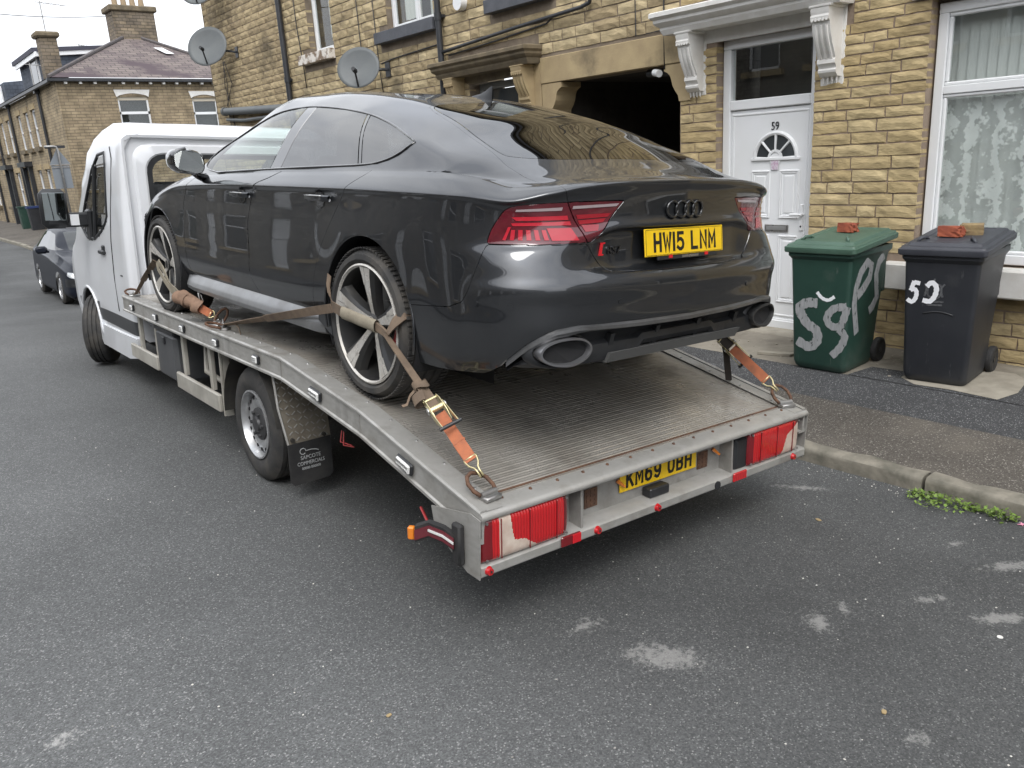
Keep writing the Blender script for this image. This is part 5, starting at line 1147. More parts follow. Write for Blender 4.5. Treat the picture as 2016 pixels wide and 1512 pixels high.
# upper surface: centre line and cross sections, control points from shoulder to centre, x as fraction of the end x
YC = np.array([-1.09,-1.05,-.95,-.80,-.60,-.42,-.26,-.05,.30,.65,1.0,1.4,1.8,2.13,2.42,2.75,3.05,3.42])
ZC = np.array([1.010,1.016,1.037,1.083,1.150,1.215,1.275,1.332,1.402,1.440,1.458,1.458,1.350,1.170,1.002,.955,.90,.765])
# per station: 4 inner points (x, z) between shoulder and centre
INN = [
 [(-.70,.984),(-.55,.994),(-.40,1.003),(-.2,1.008)],
 [(-.70,.988),(-.55,1.0),(-.40,1.007),(-.2,1.012)],
 [(-.74,.998),(-.62,1.012),(-.45,1.026),(-.22,1.034)],
 [(-.785,1.018),(-.68,1.040),(-.48,1.063),(-.24,1.078)],
 [(-.800,1.060),(-.700,1.092),(-.50,1.122),(-.25,1.143)],
 [(-.802,1.104),(-.700,1.143),(-.52,1.178),(-.26,1.206)],
 [(-.797,1.148),(-.700,1.194),(-.54,1.235),(-.27,1.268)],
 [(-.765,1.192),(-.675,1.252),(-.54,1.292),(-.27,1.322)],
 [(-.735,1.240),(-.672,1.296),(-.555,1.354),(-.27,1.390)],
 [(-.720,1.262),(-.643,1.332),(-.53,1.400),(-.26,1.430)],
 [(-.712,1.270),(-.622,1.361),(-.53,1.418),(-.27,1.451)],
 [(-.720,1.250),(-.622,1.345),(-.535,1.420),(-.27,1.448)],
 [(-.755,1.165),(-.652,1.258),(-.555,1.324),(-.27,1.344)],
 [(-.800,1.070),(-.735,1.118),(-.52,1.145),(-.26,1.160)],
 [(-.815,.972),(-.72,.985),(-.50,.995),(-.26,1.0)],
 [(-.775,.945),(-.68,.951),(-.46,.954),(-.24,.955)],
 [(-.745,.888),(-.66,.895),(-.44,.899),(-.22,.90)],
 [(-.68,.738),(-.58,.75),(-.40,.76),(-.2,.765)]]
def upper_grid(G, nr=230, nu=64):
    edge = G[:, 0, :]                       # k0 curve, front -> rear centre
    ex, ey, ez = edge[:, 0], edge[:, 1], edge[:, 2]
    yc = np.concatenate([np.linspace(-1.0895, -.60, 70), np.linspace(-.60, 3.42, nr - 69)[1:]])
    zc = pchip(YC, ZC, yc)
    inn = np.array(INN)
    ix = pchip(YC, inn[:, :, 0], yc); iz = pchip(YC, inn[:, :, 1], yc)
    # rear edge curve y(x)
    m = ey < -.5
    ordr = np.argsort(ex[m]); lx, ly = ex[m][ordr], ey[m][ordr]
    U = np.empty((len(yc), nu, 3))
    uu = np.linspace(0, 1, nu)
    for j, y0 in enumerate(yc):
        b = np.clip((-.45 - y0) / (.64), 0, 1); b = b * b * (3 - 2 * b)
        # find end on the edge where ey == y0 + b*(ylip(x)-ylip(0))
        if y0 < -1.08: xe_target = -.80
        dy = b * (np.interp(ex, lx, ly) + 1.09)
        f_ = ey - (y0 + dy)
        if b > .98: f_ = f_ - 0
        # walk from the front: f_ starts positive, first crossing
        sgn = np.where(f_[:-1] * f_[1:] <= 0)[0]
        i = sgn[0] if len(sgn) else len(ex) - 2
        lim = np.searchsorted(-ey, .80)
        if i > lim: i = lim
        den = f_[i] - f_[i + 1]; t = np.clip(f_[i] / den, 0, 1) if abs(den) > 1e-9 else 0
        E0 = edge[i] * (1 - t) + edge[i + 1] * t
        px = np.r_[E0[0], ix[j], 0]; pz = np.r_[E0[2], iz[j], zc[j]]
        # keep the control points ordered
        px[1:] = np.maximum(px[1:], E0[0] + .02 * np.arange(1, 6) * abs(E0[0])) if px[1] < E0[0] + .01 else px[1:]
        d = np.r_[0, np.cumsum(np.hypot(np.diff(px), np.diff(pz)))]
        # mirror one point past the centre for zero slope
        px2 = np.r_[px, -px[-2]]; pz2 = np.r_[pz, pz[-2]]; d2 = np.r_[d, 2 * d[-1] - d[-2]]
        C = crspline(d2, np.c_[px2, pz2], uu * d[-1])
        yl = (np.interp(C[:, 0], lx, ly) + 1.09)
        yy = y0 + b * yl
        # meet the end exactly
        w = np.clip((C[:, 0] - (E0[0] + .15)) / -.15, 0, 1); w = w * w
        yy = yy + (E0[1] - yy[0]) * w
        U[j, :, 0] = C[:, 0]; U[j, :, 1] = yy; U[j, :, 2] = C[:, 1]
    # the last rows flow into the edge of the lower body
    lz = ez[m][ordr]
    corr = np.interp(U[0, :, 0], lx, lz) - U[0, :, 2]
    for j, y0 in enumerate(yc):
        w = np.clip((-.93 - y0) / .16, 0, 1); w = w * w * (3 - 2 * w)
        if w > 0: U[j, :, 2] += w * np.interp(U[j, :, 0], U[0, :, 0], corr)
    U[:, -1, 0] = 0
    return U
def grid_normals(G, flip=1):
    du = np.gradient(G, axis=0); dv = np.gradient(G, axis=1)
    n = np.cross(du, dv) * flip; n /= (np.linalg.norm(n, axis=2)[:, :, None] + 1e-12)
    return n
# ---------------------------------------------------------------- dark fastback on the deck
def _rot(yaw, pit, roll): return (Matrix.Rotation(yaw, 4, 'Z') @ Matrix.Rotation(pit, 4, 'X') @ Matrix.Rotation(roll, 4, 'Y'))
CAR_M = Matrix.Translation((2.646, 3.279, .784)) @ _rot(R_(.687), R_(1.78), R_(3.634))
car = empty('fastback_car', mat=CAR_M)
tag(car, 'dusty dark grey fastback car with missing front bumper strapped on the flatbed', 'car')
M['paint'] = mat('car_paint', (.036, .039, .045), .40, .8, c2=(.041, .044, .050), nscale=300, coat=1.0, coatr=.02, spec=.5)
n, l, p = nd(M['paint']); p.inputs['Coat IOR'].default_value = 1.74
# road dust: a film that lifts the roughness and greys the paint low down on the body (a coat of real dirt)
tcn = n.new('ShaderNodeTexCoord'); sp_ = n.new('ShaderNodeSeparateXYZ'); l.new(tcn.outputs['Object'], sp_.inputs[0])
hz = n.new('ShaderNodeMapRange'); hz.inputs[1].default_value = .85; hz.inputs[2].default_value = .30; hz.inputs[3].default_value = 0; hz.inputs[4].default_value = 1; l.new(sp_.outputs[2], hz.inputs[0])
tn = n.new('ShaderNodeTexNoise'); tn.inputs['Scale'].default_value = 3.2; tn.inputs['Detail'].default_value = 8; tn.inputs['Roughness'].default_value = .65; l.new(tcn.outputs['Object'], tn.inputs['Vector'])
mr_ = n.new('ShaderNodeMapRange'); mr_.inputs[1].default_value = .35; mr_.inputs[2].default_value = .75; l.new(tn.outputs['Fac'], mr_.inputs[0])
mm = n.new('ShaderNodeMath'); mm.operation = 'MULTIPLY_ADD'; mm.inputs[1].default_value = .55; l.new(hz.outputs[0], mm.inputs[0]); l.new(mr_.outputs[0], mm.inputs[2])
m3 = n.new('ShaderNodeMath'); m3.operation = 'MULTIPLY'; m3.inputs[1].default_value = .10; l.new(mm.outputs[0], m3.inputs[0])
src_ = p.inputs['Base Color'].links[0].from_socket
dx = n.new('ShaderNodeMix'); dx.data_type = 'RGBA'; dx.inputs[7].default_value = (.15, .15, .148, 1); l.new(m3.outputs[0], dx.inputs[0]); l.new(src_, dx.inputs[6]); l.new(dx.outputs[2], p.inputs['Base Color'])
m4 = n.new('ShaderNodeMath'); m4.operation = 'MULTIPLY_ADD'; m4.inputs[1].default_value = .018; m4.inputs[2].default_value = .004; l.new(mm.outputs[0], m4.inputs[0]); l.new(m4.outputs[0], p.inputs['Coat Roughness'])
m5 = n.new('ShaderNodeMath'); m5.operation = 'MULTIPLY_ADD'; m5.inputs[1].default_value = -.15; m5.inputs[2].default_value = 1.0; l.new(mm.outputs[0], m5.inputs[0]); l.new(m5.outputs[0], p.inputs['Coat Weight'])
M['gloss_black'] = mat('gloss_black', (.008, .008, .009), .12, coat=1, coatr=.02)
M['satin_alu'] = mat('satin_alu', (.19, .193, .197), .36, .75, c2=(.13, .13, .13), nscale=8)
M['car_glass'] = clear_glass('car_glass', (.82, .90, .865), .13); M['privacy'] = clear_glass('privacy', (.045, .048, .052), .23)
M['under'] = mat('underbody', (.010, .010, .011), .85)
# ---- mesh pieces with normals, clipped by scalar fields
class Piece:
    def __init__(s, P, N, Q, F): s.P, s.N, s.Q, s.F = P, N, Q, F
def from_grid(G3, N3, Q3):
    a, b, _ = G3.shape; idx = np.arange(a * b).reshape(a, b)
    F = [tuple(q) for q in np.stack([idx[:-1, :-1], idx[1:, :-1], idx[1:, 1:], idx[:-1, 1:]], -1).reshape(-1, 4)]
    return Piece(G3.reshape(-1, 3), N3.reshape(-1, 3), Q3.reshape(-1, Q3.shape[2]), F)
def split(pc, phi):
    """returns (phi<0, phi>=0)"""
    s = phi(pc); s = np.where(np.abs(s) < 1e-5, 1e-5, s); P = list(pc.P); N = list(pc.N); Q = list(pc.Q); cut = {}
    def cp(i, j):
        k = (min(i, j), max(i, j))
        if k not in cut:
            t = s[i] / (s[i] - s[j]); cut[k] = len(P); P.append(pc.P[i] + (pc.P[j] - pc.P[i]) * t); nn = pc.N[i] + (pc.N[j] - pc.N[i]) * t; N.append(nn / (np.linalg.norm(nn) + 1e-12)); Q.append(pc.Q[i] + (pc.Q[j] - pc.Q[i]) * t)
        return cut[k]
    fa, fb = [], []
    neg = s < 0
    for f in pc.F:
        ng = [neg[i] if i < len(neg) else False for i in f]
        if all(ng): fa.append(f)
        elif not any(ng): fb.append(f)
        else:
            A, B = [], []; n_ = len(f)
            for a in range(n_):
                i, j = f[a], f[(a + 1) % n_]
                (A if neg[i] else B).append(i)
                if neg[i] != neg[j]: c = cp(i, j); A.append(c); B.append(c)
            if len(A) > 2: fa.append(tuple(A))
            if len(B) > 2: fb.append(tuple(B))
    P = np.array(P); N = np.array(N); Q = np.array(Q)
    def comp(F):
        u = sorted({i for f in F for i in f})
        if not u: return Piece(np.zeros((0, 3)), np.zeros((0, 3)), np.zeros((0, 4)), [])
        mp_ = {i: k for k, i in enumerate(u)}; return Piece(P[u], N[u], Q[u], [tuple(mp_[i] for i in f) for f in F])
    return comp(fa), comp(fb)
def sd_poly(pts):
    V = np.array(pts, float)
    def fn(q):
        d = np.full(len(q), 1e9); ins = np.zeros(len(q), bool); n_ = len(V)
        for i in range(n_):
            a, b = V[i], V[(i + 1) % n_]; e = b - a; w = q - a; t = np.clip((w @ e) / (e @ e + 1e-12), 0, 1); d = np.minimum(d, np.hypot(*(w - t[:, None] * e).T))
            c = ((a[1] > q[:, 1]) != (b[1] > q[:, 1]))
            with np.errstate(divide='ignore', invalid='ignore'): xx = (b[0] - a[0]) * (q[:, 1] - a[1]) / (b[1] - a[1]) + a[0]
            ins ^= c & (q[:, 0] < xx)
        return np.where(ins, -d, d)
    return fn
def smooth_loop(pts, n=8, corners=()):
    P = [np.array(p, float) for p in pts]; out = []; m = len(P)
    for i in range(m):
        p0, p1, p2, p3 = P[i - 1], P[i], P[(i + 1) % m], P[(i + 2) % m]
        if i in corners: p0 = p1
        if (i + 1) % m in corners: p3 = p2
        for k in range(n):
            t = k / n; out.append(tuple(.5 * ((2 * p1) + (p2 - p0) * t + (2 * p0 - 5 * p1 + 4 * p2 - p3) * t * t + (3 * p1 - p0 - 3 * p2 + p3) * t ** 3)))
    return out
def emit(name, pieces, m, parent=None, mirror='none', flange=.014, gap=.0032, smooth=True):
    """build a Blender mesh from pieces; mirror 'both' joins left and right over the centre line, 'right' makes the right-hand one"""
    V, Nn, F = [], [], []
    for pc in pieces:
        sides = {'none': (1,), 'right': (-1,), 'both': (1, -1)}[mirror]
        for sg in sides:
            P = pc.P.copy(); N = pc.N.copy(); Fc = pc.F
            # boundary edges
            cnt = {}
            for f in Fc:
                for a in range(len(f)):
                    i, j = f[a], f[(a + 1) % len(f)]; k = (min(i, j), max(i, j)); cnt.setdefault(k, []).append((i, j))
            bnd = [e[0] for k, e in cnt.items() if len(e) == 1]
            outw = {}
            adj = {}
            for f in Fc:
                c = pc.P[list(f)].mean(0)
                for i in f: adj.setdefault(i, []).append(c)
            for i, j in bnd:
                if abs(pc.P[i][0]) < 1e-4 and abs(pc.P[j][0]) < 1e-4: continue
                t = pc.P[j] - pc.P[i]; t /= np.linalg.norm(t) + 1e-12; o = np.cross(t, pc.N[i]);
                mid = (pc.P[i] + pc.P[j]) / 2
                if o @ (np.mean(adj[i], 0) - mid) > 0: o = -o
                for q in (i, j): outw[q] = outw.get(q, 0) + o
            for q, o in outw.items():
                o = o / (np.linalg.norm(o) + 1e-12); outw[q] = o; P[q] = P[q] - o * gap
                if abs(pc.P[q][0]) < 1e-4: P[q][0] = 0
            b = len(V); M_ = np.array([sg, 1, 1])
            V += list(P * M_); Nn += list(N * M_); F += [tuple(i + b for i in (f if sg > 0 else f[::-1])) for f in Fc]
            if flange:
                # round over lip then a return
                lip = {}
                for q, o in outw.items():
                    k = len(V); V.append((P[q]) * M_); Nn.append(o * M_ * .7 + N[q] * M_ * .7); V.append((P[q] - N[q] * flange - o * .002) * M_); Nn.append(o * M_); lip[q] = k
                for i, j in bnd:
                    if i in lip and j in lip and not (abs(pc.P[i][0]) < 1e-4 and abs(pc.P[j][0]) < 1e-4):
                        f = (lip[i], lip[i] + 1, lip[j] + 1, lip[j]); F.append(f if sg > 0 else f[::-1])
    V = np.array(V); Nn = np.array(Nn); Nn /= np.linalg.norm(Nn, axis=1)[:, None] + 1e-12
    me = bpy.data.meshes.new(name); me.from_pydata(V.tolist(), [], F); me.materials.append(m); me.polygons.foreach_set('use_smooth', [True] * len(me.polygons)); me.update()
    # orient faces with the normals
    o = link(name, me, parent or car)
    me.normals_split_custom_set_from_vertices(Nn.tolist())
    return o
LG, LA = lower_grid(); UG = upper_grid(LG)
LN = -grid_normals(LG); UN = -grid_normals(UG)
# share normals along the join of the two surfaces and across the centre line
LN[-1, :, 0] = 0; UN[:, -1, 0] = 0
LQ = np.dstack([LA, LG[:, :, 2], LG[:, :, 1], LG[:, :, 0]]); UQ = np.dstack([UG[:, :, 0], UG[:, :, 1], UG[:, :, 2], UG[:, :, 0]])   # lower q: arc, z, y, x ; upper q: x, y, z
# blend normals at the seam: nearest edge points
ue = UG[:, 0]; le = LG[:, 0]
for j in range(len(ue)):
    i = int(np.argmin(((le - ue[j]) ** 2).sum(1)))
    if ((le[i] - ue[j]) ** 2).sum() < .004:
        nn = UN[j, 0] + LN[i, 0]; nn /= np.linalg.norm(nn); UN[j, 0] = nn
for i in range(len(le)):
    j = int(np.argmin(((ue - le[i]) ** 2).sum(1))); LN[i, 0] = UN[j, 0] if ((ue[j] - le[i]) ** 2).sum() < .004 else LN[i, 0]
LN /= np.linalg.norm(LN, axis=2)[:, :, None]; UN /= np.linalg.norm(UN, axis=2)[:, :, None]
def orient(pc):
    """flip faces whose winding disagrees with the normals"""
    F = []
    for f in pc.F:
        a, b, c = pc.P[f[0]], pc.P[f[1]], pc.P[f[2]]; F.append(f if np.cross(b - a, c - a) @ pc.N[f[0]] >= 0 else f[::-1])
    pc.F = F; return pc
low = orient(from_grid(LG, LN, LQ)); up = orient(from_grid(UG, UN, UQ))
# --- lower body
WR, WF, WZ = -.03, 2.86, .347
_, low = split(low, lambda p: np.hypot(p.Q[:, 2] + .05, p.Q[:, 1] - .362) - .393 + 10 * (p.Q[:, 0] < .9))
_, low = split(low, lambda p: np.hypot(p.Q[:, 2] - WF, p.Q[:, 1] - .362) - .392 + 10 * (p.Q[:, 0] < .9))
a_of = lambda y: float(np.interp(-y, -LG[:, 40, 1], LA[:, 40]))
trim_z = lambda a: np.interp(a, [0, .3, .478, .62, .70, .74, .80, .85, .90, .96, 1.05, 3], [.452, .455, .458, .462, .452, .435, .395, .345, .30, .268, .24, .23])
bump, low = split(low, sd_poly_fn := (lambda p: np.where(p.Q[:, 0] < 1.55, sd_poly([(-.2, .652), (.20, .652), (.44, .659), (.478, .678), (.52, .728), (.545, .768), (.965, .768), (.985, .705), (1.03, .59), (1.06, .545), (1.13, .518), (1.50, .482), (1.6, .45), (1.6, -.1), (-.2, -.1)])(p.Q[:, :2]), 1.0)))
_, bump = split(bump, lambda p: (p.Q[:, 1] - trim_z(p.Q[:, 0])))if False else split(bump, lambda p: (p.Q[:, 1] - trim_z(p.Q[:, 0])))
emit('rear_bumper', [bump], M['paint'], mirror='both', flange=.02)
LAMP = smooth_loop([(.365, .927), (.50, .790), (.535, .772), (.80, .768), (.968, .768), (.955, .815), (.925, .862), (.888, .897), (.83, .911), (.70, .921), (.5, .926)], 6, corners=(0, 2, 4))
lamp, low = split(low, lambda p: sd_poly(LAMP)(p.Q[:, :2]) + 10 * (p.Q[:, 0] > 1.2))
LID = [(-.2, 1.2), (.675, 1.2), (.668, 1.0), (.652, .965), (.632, .925), (.60, .862), (.545, .772), (.52, .728), (.478, .678), (.44, .659), (.20, .652), (-.2, .652)]
lidf = lambda p: sd_poly(LID)(p.Q[:, :2]) + 10 * (p.Q[:, 0] > 1.0)
lamp_in, lamp_out = split(lamp, lidf)
lid_low, low = split(low, lidf)
FD = smooth_loop([(2.12, .985), (2.22, .91), (2.305, .81), (2.33, .63), (2.312, .40), (2.25, .322), (1.85, .318), (1.30, .318), (1.205, .345), (1.262, .457), (1.25, .586), (1.254, .737), (1.207, .848), (1.13, .942), (.955, .994), (.88, 1.05), (1.4, 1.08), (2.0, 1.05)], 6)
RD = smooth_loop([(.88, 1.05), (.955, .994), (1.13, .942), (1.207, .848), (1.254, .737), (1.25, .586), (1.262, .457), (1.205, .345), (1.12, .318), (.66, .318), (.56, .328), (.492, .37), (.438, .524), (.374, .647), (.285, .753), (.172, .87), (.094, .952), (-.025, 1.045), (.4, 1.08)], 6)
yz = lambda p: p.Q[:, [2, 1]]
fdoor, low = split(low, lambda p: sd_poly(FD)(yz(p)) + 10 * (p.Q[:, 0] < 1.0))
rdoor, low = split(low, lambda p: sd_poly(RD)(yz(p)) + 10 * (p.Q[:, 0] < 1.0))
# cut away what hangs below the sill line of the doors
fend, quarter = split(low, lambda p: 1.0 - p.Q[:, 2])
# --- upper body
yzU = lambda p: p.Q[:, [1, 2]]
DLO = smooth_loop([(1.80, 1.004), (1.06, 1.028), (.6, 1.040), (.09, 1.052), (-.08, 1.068), (-.20, 1.102), (-.262, 1.146), (-.20, 1.168), (.05, 1.236), (.31, 1.289), (.59, 1.325), (.90, 1.352), (1.12, 1.358), (1.42, 1.343), (1.72, 1.268), (2.02, 1.138), (2.10, 1.090), (2.06, 1.03)], 7, corners=(0, 6, 16))
glassL, up = split(up, lambda p: sd_poly(DLO)(yzU(p)) + 10 * (p.Q[:, 0] > -.5))
xyU = lambda p: p.Q[:, :2]
HG = smooth_loop([(-.01 + 0, -.775), (-.25, -.762), (-.42, -.735), (-.575, -.665), (-.615, -.60), (-.585, -.40), (-.555, -.20), (-.535, -.06), (-.50, .02), (-.42, .055), (-.2, .075), (.0, .08), (.3, .08), (.3, -.775)], 6, corners=(12, 13))
hglass, up = split(up, lambda p: sd_poly(HG)(xyU(p)))
LIDU = [(.3, .10), (0, .10), (-.2, .095), (-.43, .075), (-.52, .035), (-.558, -.06), (-.585, -.2), (-.612, -.40), (-.640, -.58), (-.665, -.70), (-.672, -.82), (-.664, -.93), (-.655, -1.2), (.3, -1.2)]
lid_up, up = split(up, lambda p: sd_poly(LIDU)(xyU(p)))
WS = smooth_loop([(.3, 1.46), (0, 1.46), (-.3, 1.445), (-.52, 1.40), (-.565, 1.46), (-.60, 1.75), (-.665, 2.05), (-.71, 2.32), (-.5, 2.38), (0, 2.405), (.3, 2.405)], 6, corners=(0, 10))
wsg, up = split(up, lambda p: sd_poly(WS)(xyU(p)))
hood, up = split(up, lambda p: (2.44 - p.Q[:, 1]) + 10 * (p.Q[:, 0] < -.74))
roofp, rest = split(up, lambda p: np.maximum(.055 - p.Q[:, 1], np.maximum(p.Q[:, 1] - 1.50, -p.Q[:, 0] - .535)))
_i = np.where(UG[:, 0, 1] > -.86)[0]; _e = UG[_i, 0]; _n = UN[_i, 0]; _t = np.stack([_e + _n * .0002, _e - _n * .004 + np.array([0, 0, -.035])], 1); tuck = orient(from_grid(_t, np.stack([_n, _n], 1), np.dstack([_t, _t[:, :, :1]])))
SIDES = (('none', 1), ('right', -1))
for mr, s in SIDES:
    emit('front_door', [fdoor], M['paint'], mirror=mr); emit('rear_door', [rdoor], M['paint'], mirror=mr)
    emit('front_wing', [fend], M['paint'], mirror=mr); emit('rear_quarter', [quarter, rest, tuck], M['paint'], mirror=mr, flange=.008, gap=.0)
    # side glass: front, rear, quarter, with pillars between
    B0 = lambda y, z: y - (.962 + (z - 1.03) * -.16 * 0)
    g1, rest_ = split(glassL, lambda p: -(p.Q[:, 1] - (1.055 - (p.Q[:, 2] - 1.03) * .05)))
    pil, rest_ = split(rest_, lambda p: -(p.Q[:, 1] - (.925 - (p.Q[:, 2] - 1.03) * .02)))
    g2, rest_ = split(rest_, lambda p: -(p.Q[:, 1] - (.105 + (p.Q[:, 2] - 1.05) * .86)))
    gbar, g3 = split(rest_, lambda p: -(p.Q[:, 1] - (.082 + (p.Q[:, 2] - 1.05) * .86)))
    emit('front_window', [g1], M['car_glass'], mirror=mr, flange=0, gap=.006); emit('door_pillar', [pil], M['gloss_black'], mirror=mr, flange=.008, gap=.003)
    emit('rear_window', [g2], M['privacy'], mirror=mr, flange=0, gap=.006); emit('window_divider', [gbar], M['gloss_black'], mirror=mr, flange=.006, gap=.001); emit('quarter_window', [g3], M['privacy'], mirror=mr, flange=0, gap=.006)
    lo = emit('tail_lamp', [lamp_out], M['lamp_lens'] if 'lamp_lens' in M else M['lens_red'], mirror=mr, flange=.02, gap=.003)
    li = emit('tail_lamp', [lamp_in], M['lens_red'], mirror=mr, flange=.02, gap=.003)
emit('roof_panel', [roofp], M['paint'], mirror='both', flange=0, gap=0); emit('bonnet', [hood], M['paint'], mirror='both')
emit('tailgate', [lid_low, lid_up], M['paint'], mirror='both', flange=.012, gap=.0018)
emit('rear_screen', [hglass], M['privacy'], mirror='both', flange=0, gap=.002); emit('windscreen', [wsg], M['car_glass'], mirror='both', flange=0, gap=.003)
# dark inner shell behind the gaps
def shell(G3, N3, off, name):
    P = G3 - N3 * off; PL = P.reshape(-1, 3); idx = np.arange(len(PL)).reshape(P.shape[:2]); F = np.stack([idx[:-1, :-1], idx[1:, :-1], idx[1:, 1:], idx[:-1, 1:]], -1).reshape(-1, 4)
    return PL, F
PL, F_ = shell(LG[::4, ::4], LN[::4, ::4], .026, '')
ff = [f for f in F_.tolist() if not (math.hypot(PL[f].mean(0)[1] + .05, PL[f].mean(0)[2] - .362) < .42 or math.hypot(PL[f].mean(0)[1] - WF, PL[f].mean(0)[2] - .362) < .42) or PL[f].mean(0)[1] < -.6]
zt_ = lambda c: c[2] > np.interp(-c[1], [.6, .9, 1.0, 1.1], [.25, .33, .44, .47]) if c[1] < -.6 else True
ff = [f for f in ff if zt_(PL[f].mean(0))]
V_ = PL.tolist() + (PL * [-1, 1, 1]).tolist(); nL = len(PL); mesh('inner_shell', V_, ff + [[i + nL for i in f[::-1]] for f in ff], M['under'], car, smooth=True)
# headliner, seats and floor, seen through the glass
g = G(); g.box((0, .9, .40), (1.5, 3.4, .06)); g.box((0, -.45, .72), (1.3, .8, .1)); g.build('cabin_floor', M['under'], car)
sm = mat('seat_leather', (.025, .025, .026), .55)
for xx in (-.38, .38):
    g = G(); g.box((xx, 1.05, .78), (.52, .14, .66), r=Matrix.Rotation(.28, 3, 'X'), b=.05); g.box((xx, 1.30, .55), (.52, .5, .16), b=.05); g.box((xx, .93, 1.17), (.27, .09, .2), r=Matrix.Rotation(.2, 3, 'X'), b=.035); g.build('front_seat', sm, car, smooth=40)
g = G(); g.box((0, .15, .78), (1.35, .16, .60), r=Matrix.Rotation(.4, 3, 'X'), b=.05); g.build('rear_seat', sm, car, smooth=40)
g = G(); g.box((0, 2.1, .84), (1.5, .5, .16), b=.06); g.build('dashboard', M['black_plastic'], car, smooth=40)
g = G(); g.tube([(-.38 + .185 * math.cos(a), 1.78 + .05 * math.sin(a), .88 + .18 * math.sin(a)) for a in [2 * math.pi * k / 24 for k in range(24)]], .016, 8, closed=True); g.build('steering_wheel', M['black_plastic'], car, smooth=True)
# window trim strip along the glass, both sides
def surf_low(a, z, off=0.0):
    """point on the lower body at arc a (from the rear centre, left positive) and height z, pushed out by off"""
    i = np.interp(abs(a), LA[::-1, 0], np.arange(len(LA))[::-1]); i0 = int(min(len(LA) - 2, math.floor(i))); t = i - i0
    col = LG[i0] * (1 - t) + LG[i0 + 1] * t; nc = LN[i0] * (1 - t) + LN[i0 + 1] * t; zz = col[::-1, 2]
    P = np.array([np.interp(z, zz, col[::-1, k]) for k in range(3)]); N_ = np.array([np.interp(z, zz, nc[::-1, k]) for k in range(3)]); N_ /= np.linalg.norm(N_)
    P = P + N_ * off
    if a < 0: P = P * [-1, 1, 1]; N_ = N_ * [-1, 1, 1]
    return Vector(P), Vector(N_)
def surf_up(y, z):
    d = (UG[:, :, 1] - y) ** 2 + (UG[:, :, 2] - z) ** 2 + (UG[:, :, 0] > -.5) * 9; k = np.unravel_index(np.argmin(d), d.shape); return UG[k], UN[k]
dl = [np.array(q) for q in DLO]
allP = np.concatenate([UG.reshape(-1, 3), LG[:, :12].reshape(-1, 3)]); allN = np.concatenate([UN.reshape(-1, 3), LN[:, :12].reshape(-1, 3)]); okm = allP[:, 0] < -.5; allP, allN = allP[okm], allN[okm]
pts_ = []
for q in dl[::2]:
    d = (allP[:, 1] - q[0]) ** 2 + (allP[:, 2] - q[1]) ** 2; ks = np.argsort(d)[:4]; w_ = 1 / (d[ks] + 1e-6); w_ /= w_.sum(); P0 = (allP[ks] * w_[:, None]).sum(0); P0[1:] = q; pts_.append(P0 + allN[ks[0]] * .001)
for s in (1, -1):
    g = G(); g.tube([Vector(p_ * [s, 1, 1]) for p_ in pts_], .0055, 6, closed=True); g.build('window_trim', M['gloss_black'], car, smooth=True)
    g = G(); g.tube([Vector((p_ + np.array([-.001, 0, (-.012 if p_[2] < 1.10 else .016)])) * [s, 1, 1]) for p_ in pts_[:14]], .004, 6); g.build('waist_strip', M['gloss_black'], car, smooth=True)
# ---- tail lamp graphics: glowing-red fields under the lens are moulded bars proud of it
def band(a0, z0, a1, z1, w, off=.0025, n=10):
    rows = []
    for i in range(n + 1):
        t = i / n; a = a0 + (a1 - a0) * t; z = z0 + (z1 - z0) * t; rows.append([surf_low(a, z - w / 2, off)[0], surf_low(a, z + w / 2, off)[0]])
    return rows
def quad_patch(c, off=.0025, n=6, m_=3):
    """c: four (a,z) corners"""
    rows = []
    for i in range(n + 1):
        t = i / n; r = []
        for k in range(m_ + 1):
            u = k / m_; a = (c[0][0] * (1 - t) + c[1][0] * t) * (1 - u) + (c[3][0] * (1 - t) + c[2][0] * t) * u; z = (c[0][1] * (1 - t) + c[1][1] * t) * (1 - u) + (c[3][1] * (1 - t) + c[2][1] * t) * u; r.append(surf_low(a, z, off)[0])
        rows.append(r)
    return rows
M['lens_bright'] = mat('lens_bright', (.47, .016, .032), .2, coat=1, coatr=.03); M['lens_pale'] = mat('lens_pale', (.36, .29, .30), .15, coat=1, coatr=.03); M['lens_car'] = mat('lens_car', (.30, .010, .02), .16, coat=1.0, coatr=.03); M['lens_wine'] = mat('lens_wine', (.085, .008, .014), .12, coat=1.0, coatr=.02, c2=(.12, .012, .02), nscale=20)
lamps = [o for o in car.children if o.name.startswith('tail_lamp')]
for o in lamps: o.data.materials.clear(); o.data.materials.append(M['lens_wine'])
